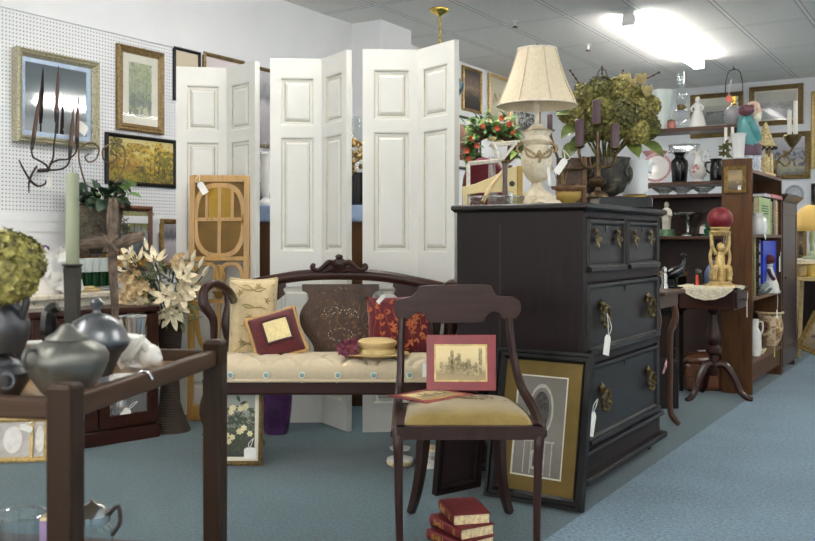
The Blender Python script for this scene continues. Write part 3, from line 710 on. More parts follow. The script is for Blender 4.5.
for i, (dx, h_, mt, lab) in enumerate(((-.2, .2, 'silver', 'silver vase behind the left pane of the low glass cabinet'), (.08, .22, 'pewter_dark', 'dark metal bottle behind the right pane of the low glass cabinet'), (.2, .23, 'silver', 'tall-necked silver jar at right behind the low cabinet glass'))):
    t = thing('metal_vase', lab, 'vase', c + cabm @ Vector((dx, .14, .101)), rz)
    k = MB(); k.lathe([(.001, 0), (.05, 0), (.055, .06), (.04, h_*.6), (.025, h_*.75), (.03, h_), (.02, h_), (.001, h_*.5)], 16); k.build('body', M[mt], t)
    k = MB(); k.tube([(.055*math.cos(a_*PI/8), .055*math.sin(a_*PI/8), .062) for a_ in range(16)], .004, 5, True); k.build('band', M['gold'], t)
price_tag(126, 413, 4.72, 'white diamond paper tag hanging on glass door of the low cabinet', .045, .05, rz, .7, .06)
price_tag(26, 428, 4.30, 'white paper tag lying on the oval print in the floor gilt frame', .06, .03, TH, .3, .02)

# wicker pedestal with lilies
q = NT('dark_wicker'); v = q.coord('Object', (1, 1, 1)); wv = q.node('ShaderNodeTexWave', Scale=38, Distortion=2.5, bands_direction='Z'); wv.inputs['Detail Scale'].default_value = 6; q.link(v, wv.inputs['Vector'])
q.bump(wv.outputs['Fac'], .9, .01); wick = q.out(q.ramp(wv.outputs['Fac'], [(.2, (44, 34, 28)), (.8, (92, 74, 58))]), .7)
c = px(170, 5.02); t = thing('wicker_vase', 'tall dark wicker pedestal vase flared at the floor, holding cream lilies', 'vase', c, TH)
k = MB(); k.lathe([(.001, 0), (.112, 0), (.106, .02), (.082, .07), (.055, .16), (.05, .3), (.055, .42), (.068, .56), (.066, .63), (.055, .63), (.045, .5), (.001, .4)], 28); k.build('body', wick, t)
k = MB(); k.tube([(.068*math.cos(a_*PI/12), .068*math.sin(a_*PI/12), .63) for a_ in range(24)], .009, 6, True); k.build('braided_rim', wick, t)
t = thing('lily_arrangement', 'cream artificial lilies and beige blossoms spilling over the tall wicker vase', 'flowers', c + Vector((0, 0, .55)), TH)
def lily(k, p_, d, L, n=6, open_=.8):
    d = Vector(d).normalized(); a0 = d.orthogonal().normalized(); b0 = d.cross(a0)
    for i in range(n):
        a = 2*PI*i/n + (i % 2)*.1; s_ = a0*math.cos(a)+b0*math.sin(a)
        k.leaf(p_, d*(1-open_*.65)+s_*open_, d, L*(1 if i % 2 else .92), L*.34, -.25, .12, 5)
lm, st, bl, gr, an = MB(), MB(), MB(), MB(), MB()
def lp(p, y, dy=0):      # local point of the arrangement at pixel p, y
    return Vector(((p-170)/F*5.0, dy, zz(y, 5.02+dy)-.55))
spots = [(142, 262, (-.3, -.6, 1)), (134, 270, (-.8, -.6, .5)), (192, 286, (.6, -.8, .2)), (171, 296, (.0, -1, .2)), (176, 314, (.1, -1, -.5)), (143, 308, (-.5, -.9, -.3)), (186, 296, (.2, -1, .1)), (187, 275, (.5, -.8, .5)), (181, 306, (.3, -1, -.4)), (150, 304, (-.2, -1, -.3)), (136, 258, (-.7, -.5, .8)), (160, 262, (.1, -.6, 1)), (160, 308, (0, -1, -.5))]
for p_, y_, d in spots:
    q0 = lp(p_, y_, -.10); lily(lm, q0, d, .10); st.tube(cat([(0, 0, .02), q0*.5+Vector((0, 0, .05)), q0], 5), .004, 5)
    for j in range(5):
        e = Vector(d).normalized()*.035 + Vector((rnd.uniform(-.015, .015), rnd.uniform(-.015, .015), rnd.uniform(-.015, .015))); an.tube([q0, q0+e], [.0015, .003], 4)
for p_, y_ in ((193, 262), (200, 268), (130, 268), (175, 268), (149, 250), (204, 276)):   # buds
    q0 = lp(p_, y_, -.03); dd = q0.normalized(); lm.tube([q0, q0+dd*.03, q0+dd*.07], [.006, .014, .003], 7); st.tube(cat([(0, 0, .02), q0*.5+Vector((0, 0, .03)), q0], 4), .004, 5)
for (p_, y_, rr) in ((136, 292, .05), (133, 278, .05), (140, 303, .045), (128, 300, .04), (143, 283, .045), (196, 290, .035), (182, 262, .03)):
    for i in range(60):
        q0 = lp(p_, y_, -.06)+Vector((rnd.gauss(0, rr*.55), rnd.gauss(0, rr*.5), rnd.gauss(0, rr*.6)))
        for j in range(4):
            a = PI/2*j+i; bl.leaf(q0, (math.cos(a), -.6, math.sin(a)), (0, -1, 0), .02, .018, .2, .1, 2)
for i in range(130):
    a = rnd.uniform(0, 2*PI); q0 = Vector((rnd.uniform(-.14, .13), rnd.uniform(-.08, .08), rnd.uniform(.03, .36)))
    gr.leaf(q0, (q0.x*6+rnd.uniform(-.5, .5), rnd.uniform(-1, .2), rnd.uniform(-.3, 1)), (0, -.6, 1), rnd.uniform(.06, .1), .024, .3)
lm.build('lily_petals', M['lily'], t, 60); st.build('stems', M['leaf_dark'], t); bl.build('beige_blossoms', M['beige_flower'], t); gr.build('leaves', plain('olive_leaves', (96, 98, 62), .5, 0, .3), t); an.build('stamens', M['brass'], t)

# stained glass sash of golden oak leaning on the left folding door
ag = NT('amber_glass'); v = ag.coord(); n = ag.noise(v, 3, 3); ag.bump(ag.noise(v, 160, 2), .4, .003)
ag.b.inputs['Transmission Weight'].default_value = .06
amb = ag.out(ag.ramp(n, [(.35, (84, 60, 10)), (.65, (122, 90, 18))]), .45, 0, .25)
B0 = px(218.5, 5.30, 0); sx_ = 5.34/F; W = 61*sx_; H = 1.44; lean = R(2.2)
t = thing('window_sash', 'golden oak window sash with curved bars and amber glass leaning on white door', 'window sash', B0, TH+R(-3), tilt=-lean)
def zs(y): return zz(y, 5.36)/math.cos(lean)
T = .03; hw = W/2; st_ = .034
k = MB(); k.b2(-hw, -hw+st_, -T, 0, 0, H); k.b2(hw-st_, hw, -T, 0, 0, H); z1 = zs(176)
H = z1
k = MB()
k.b2(-hw, -hw+st_, -T, 0, 0, H); k.b2(hw-st_, hw, -T, 0, 0, H); k.b2(-hw+st_, hw-st_, -T, 0, H-.04, H); k.b2(-hw+st_, hw-st_, -T, 0, zs(261), zs(256.5)); k.b2(-hw+st_, hw-st_, -T, 0, 0, .09)
k.build('frame', M['oak'], t, 0, .004)
k = MB(); zc_ = (zs(184)+zs(257))/2; ru, rv = hw-st_+.004, (zs(184)-zs(257))/2
def arcband(k, cx, cz, ru, rv, a0, a1, wd, n=28, y0=-T*.85, y1=-T*.15):
    rg = []
    for i in range(n+1):
        a = a0+(a1-a0)*i/n; c_, s_ = math.cos(a), math.sin(a)
        # squarish oval
        e = .72; cx_, sz_ = math.copysign(abs(c_)**e, c_), math.copysign(abs(s_)**e, s_)
        rg.append([Vector((cx+cx_*r1, y, cz+sz_*r2)) for r1, r2, y in ((ru, rv, y0), (ru-wd, rv-wd, y0), (ru-wd, rv-wd, y1), (ru, rv, y1))])
    k.rings(rg, True, True)
arcband(k, 0, zc_, ru+.006, rv+.004, 0, PI*2, .026, 56)
zm = zs(219.5)
k.b2(-ru, ru, -T*.85, -T*.15, zm-.010, zm+.010); k.b2(-.010, .010, -T*.85, -T*.15, zc_-rv, zc_+rv)
for s_ in (-1, 1): k.b2(s_*.075-.009, s_*.075+.009, -T*.85, -T*.15, zm, zc_+rv*.86)
k.build('curved_muntins', M['oak'], t, 30)
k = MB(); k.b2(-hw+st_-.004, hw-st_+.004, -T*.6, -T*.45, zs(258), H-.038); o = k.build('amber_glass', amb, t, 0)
k = MB(); k.b2(-.07, .07, -T*.62, -T*.58, zm, zc_+rv*.9); addmat(o, k, plain('lit_amber_glass', (158, 122, 18), .4, 0, .12, 6, spec=.25), False)  # upper middle panes brighter: light through the glass put into the colour
k = MB(); zl = zs(262)
for s_ in (-1, 1):
    arcband(k, s_*(hw-st_)*.5, zl-.1, (hw-st_)*.5, .1, 0, PI, .02, 16)
k.tube(cat([(-.0, -T/2, zl-.02), (.03, -T/2, zl-.09), (0, -T/2, zl-.16), (-.03, -T/2, zl-.09), (0, -T/2, zl-.02)], 5), .012, 6)
k.lathe([(.001, -.03), (.02, -.02), (.03, 0), (.045, .02), (.001, .02)], 12, (0, -T/2, zl-.19)); k.b2(-hw+st_, hw-st_, -T*.85, -T*.15, zl-.24, zl-.215)
arcband(k, 0, zl-.24, hw-st_+.002, .3, PI, 2*PI, .024, 24)
k.b2(-.011, .011, -T*.85, -T*.15, .09, zl-.24)
k.build('lower_tracery', M['oak'], t, 30)
price_tag(202.5, 188, 5.28, 'long white paper tag tied to the top corner of the amber glass sash', .04, .075, TH, -.55, .05, slant=.02)

# gilt double oval frame on the floor at far left
B0 = px(19, 4.30); t = thing('picture_frame', 'gilt frame with two white oval portraits standing on the carpet at far left', 'picture frame', B0, TH+R(8), tilt=-R(8))
W, H = .27, .21
k = MB(); frame_ring(k, W, H, [(0, 0), (0, -.02), (.01, -.025), (.022, -.012), (.026, 0)]); k.b2(.05, .064, -.02, -.002, .02, H-.02); k.build('frame', M['gilt'], t, 25)
k = MB(); k.b2(-W/2+.02, W/2-.02, -.006, -.001, .02, H-.02); k.build('mat_board', plain('grey_mat_board', (190, 184, 180), .8), t, 0)
for cx_, rw_ in ((-.03, .042), (.092, .02)):
    k = MB(); k.prism([(cx_+rw_*math.cos(a*PI/16), .105+.062*math.sin(a*PI/16)) for a in range(32)], -.009, -.005); k.build('oval_portrait', plain('oval_print', (226, 222, 216), .7, 0, .06, 30), t, 0)
# flower print leaning on the settee
flow = picture('dark_bouquet_print', [(0, (50, 48, 44)), (.25, (66, 64, 56)), (.5, (118, 122, 112)), (1, (168, 170, 156))], .25, 5,
               [((58, 66, 44), .05, .75)], 7, .5)
B0 = px(233, 4.24); W = 60*4.24/F
t = framed('framed_picture', 'gold-framed print of a dark bouquet standing on the carpet against the settee', 'picture', B0, TH, W, 81*4.26/F, .022, .022, M['gold_dull'], flow, mw=.018, mm=M['matboard'], tilt=-R(5), style=2)
k = MB(); k2 = MB()
for i in range(16):
    q0 = Vector((rnd.gauss(.01, .04), -.0074, rnd.uniform(.11, .28)))
    for j in range(6):
        a = PI/3*j+i; k.leaf(q0, (math.cos(a), -.05, math.sin(a)), (0, -1, 0), .016, .014, 0, 0, 2)
for i in range(40):
    q0 = Vector((rnd.gauss(.0, .05), -.0068, rnd.uniform(.06, .3))); a = rnd.uniform(0, 6.3)
    k2.leaf(q0, (math.cos(a), 0, math.sin(a)), (0, -1, 0), .035, .018, 0, 0, 2)
pr = kid(t, 'print'); pr.location.z = 0
addmat(pr, k2, plain('painted_green_leaf', (62, 74, 50), .5)); addmat(pr, k, plain('painted_cream_flower', (214, 204, 160), .5))
price_tag(250, 453, 4.18, 'white paper tag on the lower corner of the bouquet print', .055, .05, TH, 0, .045)

# ================================================================ settee
SXc, SYb, SYf = -.345, 4.64, 4.19
S0 = cw(SXc, SYf)
t = thing('settee', 'carved mahogany settee with inlaid back and cream button-tufted seat', 'settee', S0, TH)
settee = t; bk = SYb-SYf        # local: x right, y back, front edge at y = 0
def sx(p, Y=SYb): return (p-CX)/F*Y - SXc
def sz(y, Y=SYb): return zz(y, Y)
hwf, hwb = .60, .60
k = MB(); k.b2(-hwf, hwf, .0, .045, .335, .40); k.b2(-hwf, hwf, bk-.045, bk, .335, .40); k.b2(-hwf, -hwf+.045, .045, bk-.045, .335, .40); k.b2(hwf-.045, hwf, .045, bk-.045, .335, .40)
k.build('seat_frame', M['mahogany'], t, 0, .01)
seat_c = plain('cream_upholstery', (206, 190, 160), .85, 0, .025, 60, .1, 400, .2, 0, .2)
def seatf(u, v):
    x = -hwf+.012+(2*hwf-.024)*u; y = -.012 + (bk-.03)*v
    e = min(u, 1-u)*2*hwf; ez = min(1, e/.05); f = min(1, v*bk/.05)
    h = .40 + .085*min(1, math.sqrt(max(0, 1-(1-min(ez, 1))**2)))*math.sqrt(max(0, 1-(1-min(f, 1))**2)) + .018*math.sin(PI*v)
    # diamond tufting
    a = ((x-sx(231.5, SYf))/.1625 + v*1.6) ; b = ((x-sx(231.5, SYf))/.1625 - v*1.6)
    for q_ in (a, b):
        dd = abs((q_ % 1)-.5)*2; h -= .02*max(0, 1-(1-dd)*6)*min(1, f*1.2+.2)
    return Vector((x, y-.014*math.sin(PI*min(1, f))*(1-v)**4, h))
k = MB(); k.grid(seatf, 110, 40)
# boxing down to the rail and a welt
k.rings([[Vector((-hwf+.012+(2*hwf-.024)*i/40, y_, z_)) for i in range(41)] for y_, z_ in ((-.012, .402), (-.02, .42), (-.02, .46), (-.012, .472))], False, False)
so = k.build('seat_cushion', seat_c, t, 50)
k = MB()
for s_ in (.404,): k.tube([(-hwf+.01, -.016, s_), (hwf-.01, -.016, s_)], .008, 7)
k.build('welt', seat_c, so)
teal = plain('pale_teal_button', (128, 158, 152), .35); 
for i in range(8):
    xx_ = sx(231.5+35.6*i, SYf) 
    if xx_ > hwf-.03: continue
    k = MB(); k.lathe([(.001, .012), (.008, .011), (.014, .006), (.016, 0), (.001, 0)], 14, M=Matrix.Rotation(R(90), 3, 'X')); o = k.build('button', teal, so, loc=(xx_, -.021, .432))
    k = MB(); k.tube([(.013*math.cos(a*PI/7), -.007, .013*math.sin(a*PI/7)) for a in range(14)], .003, 5, True); k.build('button_ring', M['ceramic'], o)
for i in range(7):
    xx_ = -.158*3+.158*i+.02
    k = MB(); k.ell((0, 0, 0), (.013, .013, .007), 12); k.build('button', teal, so, loc=(xx_, .15, .478))
# legs
for s_ in (-1, 1):
    k = MB(); k.tube(cat([(s_*(hwf-.03), .03, .34), (s_*(hwf-.015), .01, .25), (s_*(hwf-.04), .03, .12), (s_*(hwf-.03), .0, .02)], 5), [.034, .032, .02, .024], 10); k.lathe([(.02, 0), (.026, .008), (.02, .02)], 10, (s_*(hwf-.03), 0, 0)); k.build('leg', M['mahogany_v'], t)
    k = MB(); k.tube(cat([(s_*(hwf-.03), bk-.03, .34), (s_*(hwf-.03), bk-.02, .18), (s_*(hwf-.03), bk+.02, .002)], 4), [.028, .024, .02], 8); k.build('leg', M['mahogany_v'], t)
# crest rail
k = MB(); pts = [(-.585, .775), (-.56, .80), (-.5, .815), (-.40, .835), (-.2, .868), (0, .876), (.2, .868), (.40, .835), (.5, .815), (.56, .80), (.585, .775)]
k.tube(cat([(x, bk-.02, z) for x, z in pts], 5), [.02, .026, .028, .029, .03, .03, .03, .029, .028, .026, .02], 12, False, (1, .95))
k.build('crest_rail', M['mahogany'], t)
# carved crest
k = MB(); cz = .890
pl = [(-.14, -.012), (-.125, .01), (-.1, .012), (-.075, .028), (-.045, .05), (-.015, .066), (0, .07), (.015, .066), (.045, .05), (.075, .028), (.1, .012), (.125, .01), (.14, -.012)]
k.prism([(x, cz+z) for x, z in pl], bk-.045, bk-.005)
for s_ in (-1, 1):
    k.tube(cat([(s_*.02, bk-.05, cz+.035), (s_*.05, bk-.052, cz+.048), (s_*.085, bk-.05, cz+.02), (s_*.11, bk-.05, cz+.008), (s_*.135, bk-.05, cz+.02), (s_*.132, bk-.05, cz+.034), (s_*.12, bk-.05, cz+.03)], 5), [.012, .014, .012, .01, .012, .01, .008], 8)
    k.tube(cat([(s_*.015, bk-.05, cz+.0), (s_*.05, bk-.052, cz+.012), (s_*.08, bk-.05, cz-.004)], 5), [.01, .012, .006], 8)
    k.ell((s_*.13, bk-.05, cz+.03), .012, 8)
for a in range(-3, 4): k.tube([(0, bk-.05, cz+.0), (.03*math.sin(a*.4), bk-.06, cz+.01+.028*math.cos(a*.4))], [.006, .011], 7)
k.ell((0, bk-.05, cz+.075), (.02, .014, .014), 8)
k.build('carved_crest', M['mahogany'], t)
# inlaid splat
cxp = 341.0; sp = [(-38, 284), (-38, 290), (-33, 293), (-32, 299), (-37, 306), (-40.5, 314), (-40, 323), (-36, 332), (-30, 340), (-26.5, 347), (-27, 353), (-22, 354.5), (-17, 357), (-14, 362)]
half = [(x*SYb/F, sz(y)) for x, y in sp]; outl = half + [(-x, z) for x, z in reversed(half)]
def smooth2(o): return [(p_.x, p_.z) for p_ in cat([(x, 0, z) for x, z in o], 3)]
x0 = sx(cxp)
k = MB(); k.prism([(x0+x, z) for x, z in smooth2(outl)], bk-.035, bk-.012)
spl = k.build('splat', wood('figured_walnut_veneer', (48, 31, 22), (76, 52, 37), 'z', .5, .4, .15, .35), t, 30)
k = MB(); fy = bk-.0365
def ln(pts, r=.0018):
    for s_ in (-1, 1): k.tube(cat([(x0+s_*x, fy, z) for x, z in pts], 5), r, 5)
zc = sz(322)
ln([(0, zc+.16), (.03, zc+.15), (.07, zc+.165), (.11, zc+.14), (.12, zc+.11)]); ln([(.14, zc+.14), (.15, zc+.1), (.175, zc+.05), (.175, zc-.01), (.15, zc-.06), (.11, zc-.11)])
ln([(.165, zc+.04), (.13, zc+.06), (.11, zc+.02), (.13, zc-.03), (.15, zc-.02)]); ln([(.02, zc+.10), (.05, zc+.12), (.09, zc+.10), (.10, zc+.05), (.07, zc+.03), (.055, zc+.06), (.07, zc+.075)])
ln([(0, zc+.12), (.015, zc+.08), (.012, zc+.03), (.02, zc-.02), (.0, zc-.06)]); ln([(.03, zc-.09), (.07, zc-.08), (.10, zc-.11), (.08, zc-.15)]); ln([(.12, zc+.15), (.09, zc+.05), (.08, zc-.02), (.10, zc-.06)])
for i in range(90):
    a, q_ = rnd.uniform(0, 6.28), rnd.uniform(.01, .13); p_ = Vector((x0+abs(q_)*math.cos(a), fy+.001, zc+.02+q_*1.3*math.sin(a)))
    k.leaf(p_, (math.cos(a+1), 0, math.sin(a+1)), (0, -1, 0), .022, .009, 0, 0, 2)
k.build('gold_marquetry', plain('gold_marquetry_wood', (104, 76, 44), .45, 0, .25, 30), spl)
k = MB()
for i in range(15):
    a = 2*PI*i/15; k.ell((x0+.062*math.cos(a), fy+.0005, zc-.06+.03*math.sin(a)), (.0025, .0012, .0022), 6)
for i in range(22): a = i*1.7; k.ell((x0-.09+.0086*i, fy+.0005, zc+.055+.016*math.sin(a)-.012*math.cos(i*.29)), (.003, .0012, .0025), 6)
k.build('mother_of_pearl_inlay', M['ceramic'], spl)
# side panels of the back
for s_ in (-1, 1):
    pl = [(-.585, .80), (-.56, .815), (-.30, .865), (-.275, .855), (-.27, .815), (-.285, .80), (-.275, .775), (-.30, .755), (-.335, .73), (-.36, .68), (-.35, .60), (-.37, .46), (-.40, .42), (-.47, .42), (-.50, .52), (-.52, .66), (-.56, .74)]
    k = MB(); k.prism([(s_*x, z) for x, z in pl], bk-.035, bk-.012); k.build('side_panel', M['mahogany_v'], t, 30)
# posts and scroll arms
for s_ in (-1, 1):
    k = MB(); k.tube(cat([(s_*.535, bk-.02, .39), (s_*.545, bk-.02, .5), (s_*.565, bk-.02, .62), (s_*.555, bk-.02, .72), (s_*.565, bk-.02, .785)], 5), [.022, .026, .036, .028, .024], 10); k.build('back_post', M['mahogany_v'], t)
    X = lambda p_, Y_: (p_-CX)/F*Y_-SXc
    k = MB()
    path = [(-0.558, .03, .40), (-0.555, .03, .50), (-0.552, .025, .60), (-0.555, .02, .685), (-0.592, .01, .75), (-0.598, .02, .81), (-0.570, .05, .845), (-0.540, .11, .838), (-0.515, .2, .80), (-0.515, .3, .76), (-0.530, bk-.06, .735), (-0.535, bk-.02, .73)]
    k.tube(cat([(-s_*x if s_ > 0 else x, y, z) for x, y, z in path], 6), [.022, .018, .017, .02, .026, .022, .02, .02, .02, .018, .018, .016], 12)
    k.build('arm', M['mahogany_v'], t)

# ---- pillows, hat
def pillow(name, label, loc, rz, tilt, W, H, T, mat, catg='pillow', roll=0, puff=.5):
    t = thing(name, label, catg, loc, rz, None, tilt, roll)
    def f(side):
        def g(u, v):
            a, b = 2*u-1, 2*v-1
            e = (1-abs(a)**2.4)*(1-abs(b)**2.4); th = T/2*max(0, e)**puff
            pin = 1-.06*(1-abs(b)**2)*abs(a)**6; pin2 = 1-.06*(1-abs(a)**2)*abs(b)**6
            return Vector((a*W/2*pin, side*th, H/2 + b*H/2*pin2))
        return g
    k = MB(); k.grid(f(-1), 22, 22); k.grid(f(1), 22, 22)
    o = k.build('cover', mat, t, 60); return t, o, f(-1)
# cream embroidered pillow
crm = plain('cream_pillow_cloth', (204, 184, 144), .8, 0, .05, 40, .2, 300, .2, 0, .3)
L0 = cw(SXc-.425, SYb-.115, .462); t, o, f = pillow('pillow', 'tall cream pillow with gold trellis embroidery at left end of the settee', L0, TH+R(4), -R(8), .235, .40, .13, crm)
k = MB()
def onp(pts, r=.003, k_=None):
    (k_ or k).tube(cat([f(u, v)+Vector((0, -.0015, 0)) for u, v in pts], 6), r, 5)
for s_ in range(4):
    onp([(.04, .05+.25*s_), (.35, .16+.25*s_), (.62, .22+.2*s_), (.96, .32+.2*s_)]); onp([(.04, .28+.22*s_), (.4, .18+.22*s_), (.7, .12+.25*s_), (.96, .03+.25*s_)])
for u, v in ((.3, .2), (.78, .25), (.45, .5), (.8, .7), (.25, .8), (.62, .88)):
    for j in range(6):
        a = j*PI/3; k.leaf(f(u, v)+Vector((0, -.002, 0)), (math.cos(a), 0, math.sin(a)), (0, -1, 0), .022, .008, 0, 0, 2)
k.build('gold_embroidery', plain('gold_thread', (150, 130, 78), .6), o)
k = MB()
for s_ in (0, 1): k.tube([f(s_, i/16)+Vector((0, 0, 0)) for i in range(17)], .006, 6); k.tube([f(i/16, s_) for i in range(17)], .006, 6)
k.build('gathered_edge', crm, o)
# maroon pillow with cream centre
mar = plain('maroon_cloth', (92, 36, 40), .75, 0, .1, 40, .2, 250, .2, 0, .3)
L0 = cw(SXc-.255, SYb-.25, .485); t, o, f = pillow('pillow', 'small maroon pillow with cream centre patch leaning on the cream pillow', L0, TH+R(14), -R(30), .245, .24, .11, mar, roll=-R(15))
k = MB(); k.grid(lambda u, v: f(.27+.52*u, .27+.5*v)+Vector((0, -.004, 0)), 10, 10); k.build('centre_patch', plain('cream_brocade', (226, 208, 150), .6, 0, .08, 90), o, 60)
k = MB(); 
for a, b in (((.27, .27), (.79, .27)), ((.79, .27), (.79, .77)), ((.79, .77), (.27, .77)), ((.27, .77), (.27, .27))): k.tube([f(a[0]+(b[0]-a[0])*i/8, a[1]+(b[1]-a[1])*i/8)+Vector((0, -.004, 0)) for i in range(9)], .007, 6)
k.build('dark_patch_border', plain('dark_maroon_braid', (66, 24, 32), .7), o)
k = MB()
for s_ in (0, 1): k.tube([f(s_, i/16) for i in range(17)], .011, 7); k.tube([f(i/16, s_) for i in range(17)], .009, 7)
k.build('gold_fringe', plain('gold_fringe_thread', (186, 146, 88), .8, 0, .25, 200), o)
# floral pillow
flr = plain('dark_red_cloth', (92, 26, 34), .8, 0, .12, 60, .2, 260, .2, 0, .3)
L0 = cw(SXc+.315, SYb-.17, .475); t, o, f = pillow('pillow', 'dark red pillow with orange leaf embroidery at right end of the settee', L0, TH+R(-4), -R(16), .34, .31, .13, flr, roll=R(-3))
k = MB()
for i in range(58):
    u, v = rnd.uniform(.06, .94), rnd.uniform(.06, .94); a = rnd.uniform(0, 6.28); p_ = f(u, v)+Vector((0, -.003, 0))
    for s_ in (-1, 1): k.leaf(p_, (math.cos(a+s_*.5), 0, math.sin(a+s_*.5)), (0, -1, 0), .027, .012, .05, .06, 3)
k.build('orange_leaves', plain('orange_thread', (160, 86, 48), .8), o)
k = MB()
for i in range(9): onp([(rnd.random()*.2+.1*i, .05), (.1*i+rnd.random()*.15, .35), (.1*i+rnd.random()*.1, .65), (.1*i, .93)] if i < 9 else [], .0022, k)
k.build('vine_stitching', plain('orange_thread_vine', (136, 66, 42), .8), o)
price_tag(381, 299, 4.36, 'white ribbon tag lying on top edge of the dark red pillow', .02, .05, TH, .75, .03)
# hat
c = cw(SXc+.20, SYf+.125, .508); t = thing('straw_hat', 'straw boater hat with ribbon lying on the cream settee seat', 'hat', c, TH)
q = NT('straw'); v = q.coord(); wv = q.node('ShaderNodeTexWave', Scale=30, Distortion=1, wave_type='RINGS', rings_direction='Z'); q.link(v, wv.inputs['Vector']); q.bump(wv.outputs['Fac'], .3, .003)
straw = q.out(q.ramp(wv.outputs['Fac'], [(.2, (186, 158, 106)), (.8, (206, 180, 128))]), .7)
k = MB(); k.lathe([(.001, 0), (.085, .0), (.115, -.002), (.145, .004), (.147, .008), (.115, .006), (.09, .008)], 36, sx=1.05); k.build('brim', straw, t)
k = MB(); k.lathe([(.082, .004), (.08, .035), (.092, .052), (.09, .062), (.07, .074), (.001, .08)], 32, sx=1.05); k.build('crown', straw, t)
k = MB(); k.lathe([(.0835, .008), (.083, .028), (.0815, .028), (.082, .008)], 32, sx=1.05, loop=True); k.build('ribbon', plain('pale_yellow_ribbon', (214, 196, 140), .6), t)
k = MB(); k2 = MB()
for i in range(30):
    p_ = Vector((-.128+rnd.gauss(0, .022), -.05+rnd.gauss(0, .02), .03+rnd.gauss(0, .015)))
    for j in range(5):
        a = 2*PI*j/5+i; (k if i % 7 else k2).leaf(p_, (math.cos(a)*.8, -.7, math.sin(a)), (0, -1, .3), .027, .02, .2)
k.build('pink_silk_flowers', plain('dusky_pink_silk', (112, 50, 70), .6, 0, .35, 60), t); k2.build('orange_silk_flowers', plain('orange_silk', (160, 92, 60), .6, 0, .2), t)
price_tag(425.5, 370, 4.02, 'white card tag standing at right end of the settee seat beside the red mat', .028, .062, TH, 0, .01)
# purple sack
pur = NT('purple_satin'); v = pur.coord(); pur.bump(pur.noise(v, 14, 4, .6, 1.5), .7, .03); pm2 = pur.out(pur.ramp(pur.noise(v, 10, 3), [(.3, (56, 22, 70)), (.7, (108, 50, 124))]), .3, 0, .5, 0, .3)
c = px(276, 4.93); t = thing('satin_bag', 'shiny dark purple satin bag standing on carpet beneath the settee', 'bag', c, TH)
k = MB(); k.lathe([(.001, 0), (.055, 0), (.066, .02), (.078, .12), (.085, .22), (.08, .27), (.03, .29), (.04, .32), (.001, .31)], 24, lobe=.06, nl=6, sy=.6); k.build('bag_body', pm2, t)
k = MB(); k.tube([(.034*math.cos(a*PI/8), .022*math.sin(a*PI/8), .29) for a in range(16)], .006, 6, True); k.build('drawstring', plain('purple_cord', (70, 34, 82), .6), t)
# white pottery on the carpet behind the chair
c = px(400, 4.22); t = thing('serving_dish', 'white pottery dish with leaf-shaped lid on the carpet left of chair leg', 'dish', c, TH)
k = MB(); k.lathe([(.001, 0), (.04, 0), (.058, .015), (.06, .03), (.05, .032), (.001, .012)], 24, sx=1.05); k.build('bowl', M['page'], t)
k = MB(); k.lathe([(.062, .032), (.06, .04), (.03, .05), (.012, .052), (.014, .072), (.046, .08), (.05, .088), (.02, .09), (.001, .088)], 24); k.build('lid', M['porcelain'], t)
c = px(429, 4.22); t = thing('pottery_stack', 'cream pottery bowl with turned rim on the carpet right of chair back leg', 'dish', c, TH)
k = MB(); k.lathe([(.001, 0), (.05, 0), (.05, .028), (.03, .034), (.03, .05), (.052, .058), (.055, .078), (.045, .08), (.001, .05)], 24); k.build('bowl', M['porcelain'], t)
k = MB(); k.lathe([(.046, .08), (.044, .09), (.03, .095), (.001, .096)], 20); k.build('lid', M['page'], t)
# ================================================================ chair
CXX = .19; CYb, CYf = 3.50, 3.0      # camera-frame: back and front of the chair
C0 = cw(CXX, 3.25); t = thing('dining_chair', 'klismos dining chair with mustard needlepoint seat in the middle of the photo', 'chair', C0, TH); chair = t
def ch(p, y, Y): return Vector(((p-CX)/F*Y-CXX, Y-3.25, zz(y, Y)))
cwd = wood('dark_red_mahogany', (34, 18, 15), (58, 35, 30), 'x', .8, .34, .15, .3); cwv = wood('dark_red_mahogany_upright', (34, 18, 15), (56, 34, 29), 'z', .8, .34, .15, .3)
yk = [(55, 120), (62, 108), (85, 103), (112, 98), (130, 82), (142, 65), (155, 58), (270, 54), (395, 55), (408, 62), (418, 80), (432, 94), (462, 97), (490, 98), (508, 110), (514, 130), (510, 155), (495, 175), (470, 184), (450, 180), (440, 163), (420, 152), (400, 158), (386, 175), (375, 191), (280, 195), (182, 192), (170, 170), (152, 156), (130, 157), (112, 172), (98, 185), (75, 184), (58, 165), (52, 142)]
k = MB(); P = [((380+a/3.68-CX)/F*3.55-CXX, zz(270+b/3.68, 3.55)) for a, b in yk]
P2 = [(p_.x, p_.z) for p_ in cat([(a, 0, b) for a, b in P], 2, True)]
bend = lambda x: .30 - .55*(x-0)**2 + .0
n = len(P2)
va = [k.bm.verts.new((x, bend(x)-.013, z)) for x, z in P2]; vb = [k.bm.verts.new((x, bend(x)+.013, z)) for x, z in P2]
k.bm.faces.new(va); k.bm.faces.new(list(reversed(vb)))
for i in range(n): k.bm.faces.new((va[i], vb[i], vb[(i+1) % n], va[(i+1) % n]))
k.build('crest_rail', cwd, t, 35, .004)
for s_, pts in ((-1, [(402, 318, 3.50), (401, 345, 3.49), (400.5, 372, 3.47), (399, 395, 3.43), (397, 410, 3.30), (396.5, 424, 3.14), (396.5, 434, 3.02)]),
                (1, [(509, 318, 3.50), (511, 340, 3.49), (515, 365, 3.47), (522, 388, 3.42), (532, 405, 3.29), (539, 421, 3.12), (541.5, 434, 3.02)])):
    k = MB(); k.tube(cat([ch(*q_) for q_ in pts], 6), [.014, .014, .015, .016, .017, .018, .02], 8, False, (1.0, 1.15)); k.build('side_stile', cwv, t)
